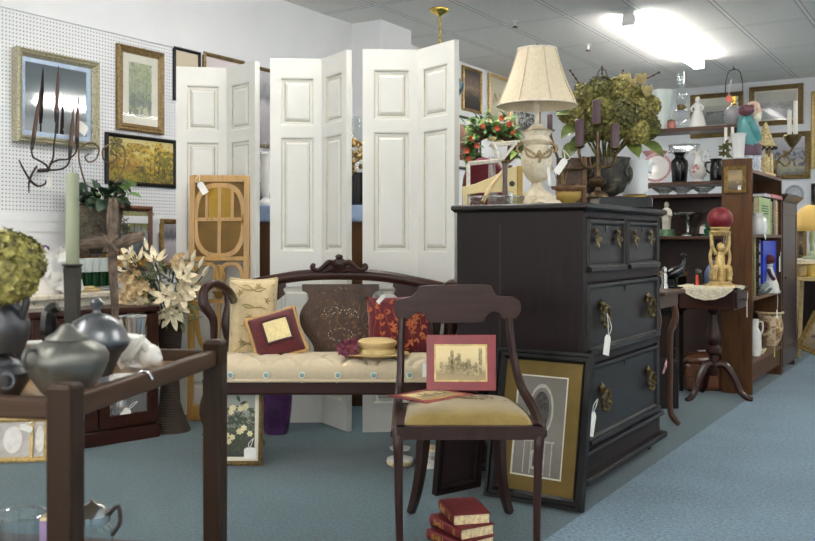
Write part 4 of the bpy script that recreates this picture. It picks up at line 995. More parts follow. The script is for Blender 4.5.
for s_, pts in ((-1, [(397.5, 428, 3.02), (398, 442, 3.0), (398.5, 470, 3.0), (399, 510, 3.0), (400, 557.5, 3.01)]), (1, [(541, 428, 3.02), (539, 442, 3.0), (538, 470, 3.0), (537, 510, 3.0), (536.5, 557.5, 3.01)])):
    k = MB(); k.tube(cat([ch(*q_) for q_ in pts], 5), [.017, .0175, .015, .0135, .0125], 10); o = k.build('front_leg', cwv, t)
for s_, pts in ((-1, [(424, 425, 3.40), (423, 445, 3.40), (420.5, 470, 3.41), (416, 495, 3.44), (411, 515, 3.50)]), (1, [(499, 425, 3.40), (499.5, 445, 3.40), (501, 470, 3.41), (504.5, 495, 3.44), (509.5, 515, 3.50)])):
    k = MB(); pp = [ch(*q_) for q_ in pts]; pp[-1].z = .004
    k.tube(cat(pp, 5), [.024, .023, .02, .018, .016], 4, False, (1.1, 1.2)); k.build('back_leg', cwv, t)
def seat_outline(g=0):
    fl, fr, bl_, br = ch(396.5, 430, 2.99), ch(543, 430, 2.99), ch(401, 420, 3.43), ch(516, 420, 3.43)
    return fl+Vector((g, g, 0)), fr+Vector((-g, g, 0)), br+Vector((-g, -g, 0)), bl_+Vector((g, -g, 0))
k = MB(); fl, fr, br, bl_ = seat_outline()
zt_, zb_ = .437, .393
for a, b in ((fl, fr), (fr, br), (br, bl_), (bl_, fl)):
    d = (b-a).normalized(); nn = Vector((-d.y, d.x, 0))*.03
    rg = [[Vector((q_.x, q_.y, z_)) for q_, z_ in ((p_, zb_), (p_+nn, zb_), (p_+nn, zt_), (p_, zt_))] for p_ in (a, b)]
    k.rings(rg)
k.build('seat_rail', cwv, t, 30)
mus = NT('mustard_needlepoint'); v = mus.coord(); n1 = mus.noise(v, 220, 3, .7); n2 = mus.noise(v, 9, 3)
mus.bump(n1, .25, .002); musm = mus.out(mus.ramp(mus.math('ADD', mus.math('MULTIPLY', n1, .4), mus.math('MULTIPLY', n2, .6)), [(.35, (112, 94, 50)), (.65, (144, 124, 72))]), .9, 0, .2, 0, .3)
fl, fr, br, bl_ = seat_outline(.02)
def seatp(u, v):
    a = fl.lerp(fr, u); b = bl_.lerp(br, u); p_ = a.lerp(b, v); e = (1-abs(2*u-1)**5)*(1-abs(2*v-1)**5)
    return Vector((p_.x, p_.y, .425+.06*max(0, e)**.4))
k = MB(); k.grid(seatp, 28, 28); so = k.build('seat_cushion', musm, t, 60)
k = MB()
for i in range(46):
    u, v_ = .55+rnd.gauss(0, .13), .62+rnd.gauss(0, .09); a = rnd.uniform(0, 6.28)
    k.leaf(seatp(u, v_)+Vector((0, 0, .0015)), (math.cos(a), math.sin(a), 0), (0, 0, 1), .026, .013, 0, .05, 2)
addmat(so, k, plain('faded_embroidery', (104, 88, 58), .9, 0, .4, 90))

# red matted castle plaques on the chair
castle = picture('old_castle_engraving', [(0, (160, 140, 98)), (.2, (150, 132, 96)), (.32, (196, 178, 130)), (.7, (222, 204, 154)), (1, (226, 206, 150))], .15, 6)
cas_d = plain('engraved_grey', (146, 132, 98), .6, 0, .35, 90); redm = plain('red_mat', (128, 34, 42), .3, 0, .06, 20, coat=.1)
def plaque(label, loc, rz, tilt, W, H):
    t = thing('castle_plaque', label, 'picture', loc, rz, 'red-bordered castle pictures', tilt)
    k = MB(); k.b2(-W/2, W/2, -.005, 0, 0, H); k.build('red_mat', redm, t, 0, .002)
    x0, x1, z0, z1 = -W*.5+W*.135, W*.5-W*.15, H*.19, H*.80
    k = MB(); k.b2(x0-.006, x1+.006, -.0062, -.004, z0-.006, z1+.006); k.build('gold_border', M['gilt'], t, 0)
    k = MB(); k.b2(x0, x1, -.0072, -.004, z0, z1); pr = k.build('print', castle, t, 0)
    k = MB(); w_ = x1-x0; h_ = z1-z0
    for a, b, c_ in ((.08, .16, .5), (.16, .24, .42), (.24, .44, .62), (.29, .36, .82), (.42, .5, .74), (.5, .62, .5), (.62, .7, .58), (.7, .84, .4), (.86, .93, .9)):
        k.b2(x0+a*w_, x0+b*w_, -.0076, -.0070, z0+.2*h_, z0+c_*h_)
        for j in range(3):
            u = a+(b-a)*(j+.2)/3; k.b2(x0+u*w_, x0+(u+(b-a)*.16)*w_, -.0076, -.0070, z0+c_*h_, z0+(c_+.05)*h_)
    for i in range(14): k.ell((x0+w_*(.6+.02*i+.0), -.0072, z0+h_*(.16+rnd.uniform(0, .07))), (.006, .0006, .006), 6)
    addmat(pr, k, cas_d, False)
    k = MB()
    for i in range(26):
        a = rnd.uniform(.08, .9); b = rnd.uniform(.25, .5); k.b2(x0+a*w_, x0+(a+.012)*w_, -.0079, -.0072, z0+b*h_, z0+(b+.06)*h_)
    addmat(pr, k, plain('engraved_dark', (104, 94, 74), .6), False)
    return t
plaque('upright red-bordered castle picture standing on the chair seat', px(461.3, 3.40, .487), TH-R(1), -R(7), .26, .208)
# the flat one lies over the left edge of the seat
t = plaque('flat red-bordered castle picture lying across the left edge of the chair seat', px(431.5, 3.33, .4785), TH, 0, .25, .205)
t.rotation_euler = Euler((-PI/2, 0, TH+R(44)), 'XYZ'); t.location = cw(.088+.072, 3.315-.072, .481)

# books under the chair
bkm = plain('dark_red_book_cloth', (104, 28, 31), .55, 0, .12, 60, .2, 250); gtxt = plain('gilt_book_lettering', (186, 142, 70), .4, .4)
def book(label, loc, rz, W, L, T):
    """spine along the left (-x), top edge to the back"""
    t = thing('book', label, 'book', loc, rz, 'old red books stacked on the carpet')
    k = MB(); k.b2(-W/2, W/2, -L/2, L/2, 0, .003); k.b2(-W/2, W/2, -L/2, L/2, T-.003, T)
    k.rings([[Vector((-W/2+.0-.006*math.sin(PI*j/6), y_, T*j/6)) for j in range(7)]+[Vector((-W/2+.003-.006*math.sin(PI*j/6), y_, T*j/6)) for j in range(6, -1, -1)] for y_ in (-L/2, L/2)])
    k.build('cover', bkm, t, 30)
    k = MB(); k.b2(-W/2+.002, W/2-.004, -L/2+.004, L/2-.004, .003, T-.003); k.build('pages', M['page'], t, 0)
    k = MB()
    for y_ in (-.32, -.28, .05, .12, .16, .3, .34): k.b2(-W/2-.0068, -W/2-.0048, y_*L-.002, y_*L+.002, T*.25, T*.75)
    for i in range(9): k.b2(-W/2-.0068, -W/2-.0048, L*(.19+.01*i), L*(.195+.01*i), T*.35, T*.65)
    addmat(kid(t, 'cover'), k, gtxt, False)
    return t
b0 = px(463, 3.19); T = .038
book('bottom book of the red stack under the dining chair', b0+cw(-.01, -.035, .001), TH+R(37), .135, .20, T)
book('middle book of the red stack under the dining chair', b0+cw(-.004, -.015, .001+T+.0005), TH+R(30), .135, .20, T)
book('topmost book of the red stack under the dining chair', b0+cw(.006, .01, .001+2*T+.001), TH+R(12), .13, .20, T)

# ================================================================ dresser
DX0, DX1, DY0, DY1, DZ = -1.94, -1.356, 3.516, 4.575, 1.205
t = thing('dresser', 'tall nearly black dresser with brass pulls and two small drawers over two deep ones', 'dresser', ((DX0+DX1)/2, (DY0+DY1)/2, 0), 0); dresser = t
hx, hy = (DX1-DX0)/2, (DY1-DY0)/2
k = MB()
k.b2(-hx, hx-.02, -hy, hy, .06, DZ-.035)                          # body
k.b2(hx-.02, hx, -hy, -hy+.045, .06, DZ-.035); k.b2(hx-.02, hx, hy-.045, hy, .06, DZ-.035)    # stiles
rails = [(1.145, DZ-.035), (.875, .918), (.535, .572), (.06, .20)]
for a, b in rails: k.b2(hx-.02, hx-.001, -hy+.045, hy-.045, a, b)
k.b2(hx-.02, hx-.001, -.02, .02, .918, 1.145)
ca = k.build('carcass', M['ebony_v'], t, 0, .004)
xs_ = ony(500, DY0)[1]-(DX0+DX1)/2; k = MB(); k.b2(xs_-.0012, xs_+.0012, -hy-.0006, -hy+.001, .45, 1.12); addmat(ca, k, plain('split_seam', (78, 70, 62), .7), False)
k = MB(); e = [(0, 0), (.012, 0), (.03, .012), (.03, .026), (.022, .032)]
rg = [[Vector((-hx-i*.5, -hy-i, DZ-.035+z)), Vector((hx+i, -hy-i, DZ-.035+z)), Vector((hx+i, hy+i, DZ-.035+z)), Vector((-hx-i*.5, hy+i, DZ-.035+z))] for i, z in e]
k.rings(rg); k.build('top', M['ebony'], t, 25, .002)
# base mouldings, on front and side
for z0, z1, pr in ((.165, .188, .022), (.055, .085, .032)):
    k = MB(); k.b2(hx-.01, hx+pr, -hy-pr, hy+pr, z0, z1); k.b2(-hx, hx+pr-.001, -hy-pr, -hy+.01, z0, z1); k.build('base_moulding', M['ebony'], t, 0, .009)
for a in (-1, 1):
    for b in (-1, 1):
        k = MB(); k.lathe([(.001, .002), (.02, .002), (.022, .012), (.016, .022), (.03, .03), (.034, .045), (.03, .062), (.001, .062)], 14, (a*(hx-.05), b*(hy-.05), 0)); k.build('foot', M['ebony'], t)
sx2 = {}
def star_pull(par, y, z, x):
    o_ = MB()
    for j in range(8):
        a = j*PI/4; L = .036 if j % 2 == 0 else .022
        o_.leaf((x, y, z), (.45, math.cos(a), math.sin(a)), (1, 0, 0), L*1.25, .024, .1, .15, 3)
    o_.ell((x+.004, y, z+.034), (.006, .009, .012), 8)
    pl_ = o_.build('pull', M['brass'], par, 50, solid=.003)
    return pl_
def wreath_pull(par, y, z, x):
    o_ = MB()
    for j in range(6): o_.leaf((x, y, z+.045), (.1, math.cos(j*PI/3+.5), math.sin(j*PI/3+.5)), (1, 0, 0), .03, .02, .1, .15, 3)
    o_.ell((x+.006, y, z+.05), (.008, .012, .014), 8)
    pl_ = o_.build('pull', M['brass'], par, 50, solid=.003)
    o_ = MB(); ring = [(x+.02+.006*math.sin(a*PI/4), y+.04*math.sin(a*PI/10), z-.002+.042*math.cos(a*PI/10)) for a in range(20)]
    o_.tube(ring, .0065, 7, True)
    for a in range(10): o_.ell((x+.022, y+.041*math.sin(a*PI/5), z-.002+.043*math.cos(a*PI/5)), .0105, 7)
    o_.build('ring', M['brass'], par)
def drawer(y0, y1, z0, z1, kind, pulls):
    k = MB(); x = hx-.004
    k.b2(hx-.02, x, y0, y1, z0, z1)
    rg = []
    for i_, xx_ in ((0, x+.001), (.004, x+.012), (.016, x+.012), (.026, x+.002)):
        rg.append([Vector((xx_, y0+i_, z0+i_)), Vector((xx_, y1-i_, z0+i_)), Vector((xx_, y1-i_, z1-i_)), Vector((xx_, y0+i_, z1-i_))])
    k.rings(rg, True, False)
    k.b2(hx-.004, hx+.02, y0, y1, z0-.006, z0+.014)
    o = k.build('drawer', M['ebony'], t, 20, .002)
    for y in pulls: (star_pull if kind else wreath_pull)(o, y, (z0+z1)/2+(.02 if kind else .0), x+.004)
    k = MB(); k.b2(x+.001, x+.0035, (y0+y1)/2-.005, (y0+y1)/2+.005, z1-.05, z1-.03); k.ell((x+.002, (y0+y1)/2, z1-.03), (.002, .007, .007), 8); k.build('keyhole', M['black'], o)
e = hy-.05
drawer(-e, -.024, .925, 1.138, 1, (-.385, -.12)); drawer(.024, e, .925, 1.138, 1, (.12, .36))
drawer(-e, e, .58, .868, 0, (-.31, .33)); drawer(-e, e, .21, .528, 0, (-.31, .33))
price_tag(607, 345, 3.80, 'larger paper tag hanging below the near wreath pull of the middle drawer', .05, .085, PI/2-R(8), .25, .09, slant=-.02)
price_tag(591, 424, 3.70, 'paper tag hanging from the large framed print beside the lower drawer', .048, .10, PI/2-R(20), .22, .06, slant=.012)

# large framed engraving against the dresser side
eng = picture('arched_memorial_engraving', [(0, (118, 112, 104)), (.4, (140, 134, 124)), (1, (120, 114, 106))], .5, 7)
gm = plain('gold_mat_board', (112, 90, 34), .7, 0, .06, 14)
t = framed('framed_engraving', 'large black-framed engraving with gold mat leaning on side of the dark dresser', 'picture', (-1.49, 3.335, .003), R(-2), .425, .605, .043, .035, M['black_frame'], eng, mw=.06, mm=gm, tilt=-R(11), style=1, inner=M['matboard'])
k = MB(); pw, ph, z0 = .425-.206, .605-.206, .103
lt = plain('engraving_light', (186, 180, 166), .6, 0, .12, 60)
k.rings([[Vector((r_*math.cos(a*PI/20)*.055, -.0096, z0+ph*.66+r_*math.sin(a*PI/20)*.105)) for a in range(40)] for r_ in (1, .86)], True, False)
k.b2(-.07, .07, -.0097, -.009, z0+ph*.34, z0+ph*.36)
for x in (-.06, -.03, .03, .06): k.b2(x-.002, x+.002, -.0097, -.009, z0+.01, z0+ph*.34)
k.rings([[Vector((x_*s_, -.0096, z_)) for x_, z_ in ((-.026, z0+.03), (.026, z0+.03), (.026, z0+.10), (0, z0+.115), (-.026, z0+.10))] for s_ in (1,)] + [[Vector((x_*.8, -.0096, z0+.065+(z_-z0-.065)*.8)) for x_, z_ in ((-.026, z0+.03), (.026, z0+.03), (.026, z0+.10), (0, z0+.115), (-.026, z0+.10))]], True, False)
pr = kid(t, 'print'); addmat(pr, k, lt, False)
k = MB(); k.ell((0, -.0092, z0+ph*.66), (.036, .0008, .075), 16); k.b2(-.018, .018, -.0098, -.009, z0+.045, z0+.075); addmat(pr, k, plain('engraving_dark', (78, 74, 70), .6, 0, .3, 70))
# dark leaning panel behind the chair
k0 = Vector((-1.90, 3.245, .003)); k1 = Vector((-1.82, 3.45, 0)); d = k1-k0; d.z = 0
t = framed('picture_frame', 'dark carved wooden frame leaning edge-on at the back corner of the dresser', 'picture frame', k0+d*.5, math.atan2(d.y, d.x), .24, .58, .035, .03, M['ebony_v'], plain('dark_red_panel', (40, 26, 24), .5), style=1, tilt=-R(-7))
# ================================================================ on top of the dresser
DT = DZ - .003
def top_at(p, Y): return px(p, Y, DT+.001)
# lamp
crack = NT('crackled_cream_paint'); v = crack.coord(); n = crack.noise(v, 24, 6, .7)
lampm = crack.out(crack.ramp(n, [(.3, (168, 146, 112)), (.45, (214, 202, 176)), (.7, (232, 224, 204))]), .6); crack.bump(n, .2, .004)
LY = 4.14; L0 = top_at(537, LY); t = thing('table_lamp', 'cream carved urn table lamp with beige bell shade on the dark dresser', 'lamp', L0, TH)
s = LY/F; ly = lambda y: zz(y, LY)-DT
k = MB(); h0 = ly(190)
k.box((0, 0, .014), (.175, .175, .02)); k.box((0, 0, .034), (.15, .15, .02))
for a in range(4):
    Mz = Matrix.Rotation(a*PI/2, 3, 'Z'); k.tube([Mz @ Vector(q_) for q_ in ((-.085, -.085, .012), (-.04, -.09, .004), (0, -.088, .02), (.04, -.09, .004), (.085, -.085, .012))], .012, 6)
k.lathe([(.001, .044), (.072, .044), (.066, .058), (.036, .075), (.026, .095), (.024, .105), (.03, .112), (.001, .112)], 24)
k.build('pedestal', lampm, t, 40)
k = MB(); zb = .112
k.lathe([(.001, zb), (.03, zb), (.05, zb+.02), (.068, zb+.06), (.072, zb+.10), (.066, zb+.135), (.05, zb+.16), (.044, zb+.168), (.001, zb+.168)], 32, lobe=.03, nl=18); k.build('urn', lampm, t, 60)
k = MB(); zn = zb+.165
k.lathe([(.001, zn), (.045, zn), (.06, zn+.012), (.066, zn+.02), (.056, zn+.028), (.05, zn+.04), (.06, zn+.055), (.064, zn+.062), (.045, zn+.07), (.03, zn+.085), (.02, zn+.095), (.001, zn+.095)], 32, lobe=.1, nl=10)
for j in range(12):
    a = j*PI/6; k.leaf((.045*math.cos(a), .045*math.sin(a), zn+.075), (math.cos(a), math.sin(a), -.5), (0, 0, 1), .034, .03, -.3, .1)
k.build('leaf_collar', lampm, t, 50)
k = MB()
for s_ in (-1, 1):
    k.tube(cat([(s_*.062, -.03, zn-.01), (s_*.05, -.055, zn-.05), (s_*.018, -.071, zn-.06), (0, -.074, zn-.03)], 5), .006, 6)
    for j in range(6): k.leaf((s_*(.062-.011*j), -.05-.004*j, zn-.015-.008*j), (s_*-.4, -.6, -.5), (0, -1, 0), .022, .014, .2)
k.tube(cat([(0, -.075, zn-.03), (.004, -.078, zn-.06), (-.003, -.08, zn-.085)], 4), .007, 6)
for s_ in (-1, 1): k.tube(cat([(s_*.06, 0, zn+.01), (s_*.085, 0, zn), (s_*.09, 0, zn-.02), (s_*.075, 0, zn-.03)], 5), .007, 6)
k.build('carved_garland', plain('dull_gold_paint', (150, 128, 92), .55, 0, .2, 60), t, 50)
k = MB(); k.lathe([(.001, zn+.094), (.011, zn+.094), (.011, ly(95)), (.013, ly(92)), (.001, ly(90))], 14); k.build('candle_tube', M['cream_paint'], t)
k = MB(); ys = [(517.5, 556.5, 50), (515, 559, 59), (512.2, 562, 68), (508.8, 565.2, 78), (504.8, 569, 88), (500.3, 573.5, 98), (497, 576.5, 106)]
prof = [((b-a)/2*s, ly(y)) for a, b, y in reversed(ys)]
k.lathe(prof+[(prof[-1][0]-.003, prof[-1][1])]+[(r_-.003, z_) for r_, z_ in reversed(prof[:-1])], 48)
k.bm.faces.ensure_lookup_table()
for f_ in [f_ for f_ in k.bm.faces if len(f_.verts) > 4]: k.bm.faces.remove(f_)
shade = NT('linen_shade'); v = shade.coord('Object', (1, 1, .4)); n = shade.noise(v, 120, 3, .7); shade.bump(n, .15, .002)
shm = shade.out(shade.ramp(n, [(.3, (220, 204, 174)), (.7, (234, 220, 192))]), .85, 0, .2); shade.b.inputs['Transmission Weight'].default_value = 0
sho = k.build('lamp_shade', shm, t, 50)
k = MB()
for j in range(8):
    a = j*PI/4+.2; k.tube([(r_*1.004*math.cos(a), r_*1.004*math.sin(a), z_) for r_, z_ in prof], .0025, 5)
k.build('seam', plain('shade_seam', (196, 178, 148), .8), sho)
k = MB()
for r_, z_ in (prof[0], prof[-1]): k.tube([(r_*math.cos(a*PI/24), r_*math.sin(a*PI/24), z_) for a in range(48)], .004, 6, True)
k.build('shade_trim', M['cream_paint'], sho)
k = MB(); zt_ = prof[-1][1]
for j in range(3):
    a = j*2*PI/3; k.tube([(0, 0, zt_-.02), (prof[-1][0]*math.cos(a), prof[-1][0]*math.sin(a), zt_-.003)], .002, 5)
k.tube([(0, 0, ly(92)), (0, 0, zt_)], .004, 6); k.build('shade_spider', M['brass'], t)
k = MB(); k.lathe([(.001, zt_-.01), (.008, zt_-.006), (.006, zt_+.006), (.011, zt_+.014), (.003, zt_+.03), (.001, zt_+.032)], 10); k.build('finial', M['brass'], t)
price_tag(561, 166, 3.9, 'white ribbon tag pointing right from the waist of the cream lamp', .03, .075, TH, .6, .03, slant=-.02)
price_tag(549, 176, 3.9, 'white ribbon tag hanging down beside the foot of the cream lamp', .012, .08, TH, -.1, .02)

# black album and candelabrum
L0 = px(619, 4.37, DT+.001); t = thing('photo_album', 'closed black album lying on dresser top under the candelabrum', 'album', L0, TH+R(6)); zA = .05
k = MB(); k.b2(-.125, .135, -.08, .08, 0, .006); k.b2(-.125, .135, -.08, .08, zA-.006, zA); k.b2(-.125, .135, -.084, -.076, 0, zA); k.build('cover', M['black'], t, 0, .003)
k = MB(); k.b2(-.12, .138, -.076, .076, .006, zA-.006); k.build('pages', M['ceramic'], t, 0)
k = MB()
for x in (-.07, .0): k.b2(x, x+.014, -.082, .0805, -.0005, zA+.001)
k.build('strap', plain('brown_leather_strap', (64, 44, 36), .5), t, 0)
cY = 4.32; t = thing('candelabrum', 'dark brass candelabrum with four mauve candles standing on the black album', 'candelabrum', px(598, cY, DT+.001+zA+.001), TH)
dbr = plain('dark_old_brass', (98, 80, 56), .42, .75, .3, 50); g = cY/F; qz = lambda y: zz(y, cY)-DT-zA-.002; qx = lambda p: (p-598)*g
k = MB(); k.lathe([(.001, 0), (.05, 0), (.046, .012), (.03, .022), (.014, .03), (.012, .045), (.03, .055), (.04, .068), (.042, .08), (.024, .092), (.012, .1), (.009, .13), (.013, .15), (.008, .17), (.01, qz(132)), (.001, qz(131))], 20); k.build('stem', dbr, t)
k = MB(); zc = qz(163)
for p_, y_, dy in ((578, 148, -.03), (613, 151, -.05), (553, 130, .05)):
    k.tube(cat([(0, 0, zc), (qx(p_)*.3, dy*.4, zc-.022), (qx(p_)*.75, dy*.8, zc-.015), (qx(p_), dy, qz(y_)-.03), (qx(p_), dy, qz(y_)-.008)], 5), .007, 6)
    k.tube(cat([(qx(p_)*.3, dy*.4, zc-.022), (qx(p_)*.45, dy*.5, zc+.015), (qx(p_)*.3, dy*.3, zc+.03)], 4), .005, 6)
k.build('arms', dbr, t)
cm_ = plain('mauve_wax', (82, 60, 66), .5, 0, .12, 12)
for p_, y0, y1, dy, r_ in ((578.5, 120, 147, -.03, .021), (596.5, 100, 124, 0, .021), (612.5, 125, 149, -.05, .021), (551.5, 113, 129, .05, .013)):
    k = MB(); x = qx(p_); z0, z1 = qz(y1), qz(y0); k.lathe([(.001, z0-.012), (.008, z0-.012), (.024, z0-.002), (.024, z0+.002), (.001, z0+.002)], 14, (x, dy, 0)); k.build('drip_cup', dbr, t)
    k = MB(); k.lathe([(.001, z0+.002), (r_, z0+.002), (r_, z1-.004), (r_*.8, z1), (.001, z1)], 14, (x, dy, 0)); k.tube([(x, dy, z1), (x+.002, dy, z1+.008)], .0012, 4); k.build('candle', cm_, t)

# urn with hydrangeas
uY = 4.50; U0 = px(604, uY, DT+.001); t = thing('urn', 'mottled dark urn holding a big hydrangea bouquet on the dresser', 'urn', U0, TH)
q = NT('mottled_dark_stone'); v = q.coord(); n = q.noise(v, 18, 5, .7, 1); urnm = q.out(q.ramp(n, [(.35, (30, 30, 29)), (.5, (62, 60, 54)), (.66, (120, 110, 86))]), .6); q.bump(n, .3, .01)
uz = lambda y: zz(y, uY)-DT
k = MB(); k.lathe([(.001, 0), (.062, 0), (.06, .012), (.035, .03), (.032, .05), (.05, .062), (.095, .085), (.118, .13), (.125, .19), (.122, .235), (.13, .25), (.118, .25), (.11, .2), (.001, .15)], 32); k.build('body', urnm, t)
for s_ in (-1, 1):
    k = MB(); k.tube(cat([(s_*.10, -.065, .12), (s_*.115, -.08, .16), (s_*.105, -.085, .2), (s_*.085, -.095, .19), (s_*.085, -.1, .165), (s_*.095, -.095, .16)], 5), .009, 7); k.build('scroll_handle', urnm, t)
t = thing('hydrangea_bouquet', 'big bouquet of olive green dried hydrangeas in the dark urn', 'flowers', U0+Vector((0, 0, .26)), TH)
bz = lambda y: zz(y, uY)-DT-.26; bx = lambda p: (p-604)*uY/F
def hyd(k, c, r, n, fs=.016):
    c = Vector(c)
    for i in range(n):
        z = 1-2*(i+.5)/n; a = i*2.39996; q_ = math.sqrt(1-z*z); d = Vector((q_*math.cos(a), q_*math.sin(a), z)); p_ = c+d*r*rnd.uniform(.84, 1.05)
        u_ = d.orthogonal().normalized(); w_ = d.cross(u_); o_ = rnd.uniform(0, 1.5)
        for j in range(4):
            b = o_+j*PI/2; k.leaf(p_, u_*math.cos(b)+w_*math.sin(b)+d*.35, d, fs, fs*.85, -.15, .1, 2)
hk = [MB(), MB(), MB()]
for i, (p_, y_, dy, r_) in enumerate(((585, 100, -.02, .075), (602, 92, .02, .075), (620, 92, 0, .07), (598, 116, -.09, .075), (617, 118, -.1, .08), (636, 112, -.02, .07), (578, 118, -.05, .065), (645, 128, -.03, .06), (632, 135, -.09, .06), (608, 134, -.12, .05), (588, 132, -.1, .055), (652, 105, .05, .05), (640, 95, .06, .05), (612, 105, .1, .09), (570, 112, .03, .05))):
    hyd(hk[i % 3], (bx(p_), dy, bz(y_)), r_, 120, .02)
    hk[i % 3].tube(cat([(0, 0, -.06), (bx(p_)*.5, dy*.5, bz(y_)*.4), (bx(p_), dy, bz(y_))], 3), .006, 5)
hk[0].build('hydrangea_heads', M['hydra'], t, 70); hk[1].build('olive_hydrangea_heads', plain('dull_olive_petals', (84, 82, 40), .6, 0, .5, 60), t, 70); hk[2].build('pale_hydrangea_heads', plain('pale_olive_petals', (124, 116, 62), .6, 0, .45, 60), t, 70)
k = MB()
for p_, y_, d, L in ((572, 132, (-1, -.6, -.4), .14), (577, 142, (-.7, -.6, -.6), .13), (650, 148, (.8, -.5, -.5), .13), (632, 148, (.3, -.9, -.6), .12), (565, 122, (-1, -.2, .2), .11), (644, 140, (.9, -.5, .1), .12), (566, 148, (-.8, -.4, -.8), .12)):
    k.leaf((bx(p_)*.75, -.06, bz(y_)+.02), d, (0, -.7, 1), L, L*.62, .3, .12, 6)
k.build('big_leaves', plain('hydrangea_leaves', (84, 98, 40), .45, 0, .3, 24), t)
k = MB()
for p_, y_ in ((630, 85), (640, 80), (624, 80), (646, 92)):
    for j in range(7):
        a = 2*PI*j/7; k.leaf((bx(p_), -.02, bz(y_)-.03), (math.cos(a)*.45, math.sin(a)*.45, 1), (0, -1, 0), .065, .026, .2)
k.build('dried_pods', plain('dried_straw_petals', (176, 158, 106), .7, 0, .2), t)
k = MB()
for p_, y_, p2, y2 in ((585, 90, 571, 70), (603, 82, 603, 67), (632, 86, 660, 72), (618, 85, 624, 70)):
    k.tube([(bx(p_), .02, bz(y_)), (bx(p2), .02, bz(y2))], .003, 5)
    for j in range(5): k.ell((bx(p_)+(bx(p2)-bx(p_))*(j+1)/5, .02, bz(y_)+(bz(y2)-bz(y_))*(j+1)/5), .006, 6)
k.build('berry_twigs', M['walnut'], t)

# frosted basket pitcher on gold glass stand
gY = 4.66; t = thing('glass_basket', 'frosted white glass basket with arched handle right of the urn', 'glass basket', px(634.5, gY, DT+.001), TH)
ambg = thin_glass('amber_yellow_glass', (206, 176, 92), .6, .08)
k = MB(); k.lathe([(.001, 0), (.05, 0), (.048, .012), (.02, .03), (.055, .055), (.06, .075), (.045, .08), (.001, .07)], 24, lobe=.05, nl=10); k.build('gold_stand', ambg, t)
k = MB(); gz = lambda y: zz(y, gY)-DT; k.lathe([(.001, .081), (.058, .081), (.066, .1), (.066, .15), (.07, gz(161)), (.066, gz(161)), (.06, .12), (.001, .085)], 28, lobe=.03, nl=8); k.build('bowl', M['frost'], t)
k = MB(); k.tube(cat([(-.03, 0, gz(162)), (-.026, 0, gz(152)), (-.008, 0, gz(141)), (.008, 0, gz(141)), (.024, 0, gz(152)), (.03, 0, gz(162))], 5), .0065, 8); k.tube(cat([(.066, -.01, gz(172)), (.08, -.01, gz(166)), (.092, -.01, gz(163))], 4), [.022, .014, .016], 8); k.build('handle', M['frost'], t)
# amber bowl with twig tray
aY = 4.16; t = thing('glass_bowl', 'footed amber glass bowl right of the lamp foot', 'bowl', px(568.5, aY, DT+.001), TH)
k = MB(); k.lathe([(.001, 0), (.04, 0), (.035, .01), (.03, .016), (.052, .035), (.058, .055), (.056, .066), (.05, .055), (.001, .022)], 24, lobe=.06, nl=12); k.build('bowl', ambg, t)
k = MB(); k.tube([(.057*math.cos(a*PI/12), .057*math.sin(a*PI/12), .066) for a in range(24)], .003, 6, True); k.build('rim', M['gold'], t)
t = thing('twig_tray', 'woven twig tray of pine cones resting on the amber bowl', 'tray', px(568.5, aY, DT+.0715), TH)
k = MB()
for r_, z_ in ((.045, .002), (.06, .006), (.072, .012), (.076, .018)): k.tube([(r_*math.cos(a*PI/12), r_*.9*math.sin(a*PI/12), z_+.002*math.sin(a*2.2)) for a in range(24)], .004, 6, True)
for a in range(16): k.tube([(0, 0, .002), (.076*math.cos(a*PI/8), .068*math.sin(a*PI/8), .014)], .003, 5)
k.build('twig_base', plain('brown_twigs', (112, 84, 58), .7, 0, .3), t)
k = MB()
for i in range(5):
    c = Vector((-.04+.02*i, rnd.uniform(-.02, .02), .022))
    k.ell(c, (.016, .014, .013), 8)
    for j in range(14): a = rnd.uniform(0, 6.28); k.leaf(c, (math.cos(a), math.sin(a), rnd.uniform(0, 1)), (0, 0, 1), .02, .01, .2)
k.build('pine_cones', plain('pine_cone_scales', (92, 68, 50), .7, 0, .4, 60), t)
pY = 4.4; t = thing('wooden_box', 'brown wooden box front with branch tracery standing behind the twig tray', 'box', px(569.5, pY, DT+.001), TH+R(-8))
k = MB(); k.b2(-.062, .062, 0, .035, 0, .245); k.build('box', M['walnut_x'], t, 0, .003)
k = MB()
for i in range(9):
    x = rnd.uniform(-.05, .05); k.tube(cat([(x, -.003, .03), (x+rnd.uniform(-.03, .03), -.004, .11), (x+rnd.uniform(-.04, .04), -.003, .22)], 4), .002, 5)
k.build('branch_tracery', M['gold_dull'], t)
k = MB(); k.b2(.062, .082, -.006, .03, 0, .25); k.build('corner_post', plain('tan_post', (128, 92, 58), .5), t, 0, .003)
# left of the lamp: white rack, cream board, stick, chimney
wm = plain('worn_white_metal', (214, 208, 196), .5, 0, .1, 60)
wY = 4.06; t = thing('metal_rack', 'worn white metal rack of bent bars at left end of the dresser top', 'rack', px(491, wY, DT+.001), TH)
wx = lambda p: (p-494)*wY/F; wz = lambda y: zz(y, wY)-DT
k = MB()
for dy in (-.0, .10):
    k.tube([(wx(472), dy, 0), (wx(472), dy, wz(163))], .006, 6)
    k.tube([(wx(472), dy, wz(163)), (wx(506), dy, wz(159.5)), (wx(520), dy, wz(142))], .0065, 6)
    k.tube([(wx(495), dy, wz(144)), (wx(523), dy, wz(141.5))], .0065, 6); k.tube([(wx(497), dy, wz(144)), (wx(504), dy, wz(160)), (wx(511), dy, wz(170)), (wx(511), dy, wz(180)), (wx(511), dy, .0)], .006, 6)
for p_, y_ in ((472, 163), (520, 142), (495, 144), (511, 165)): k.tube([(wx(p_), 0, wz(y_)), (wx(p_), .10, wz(y_))], .006, 6)
k.build('bent_bars', wm, t)
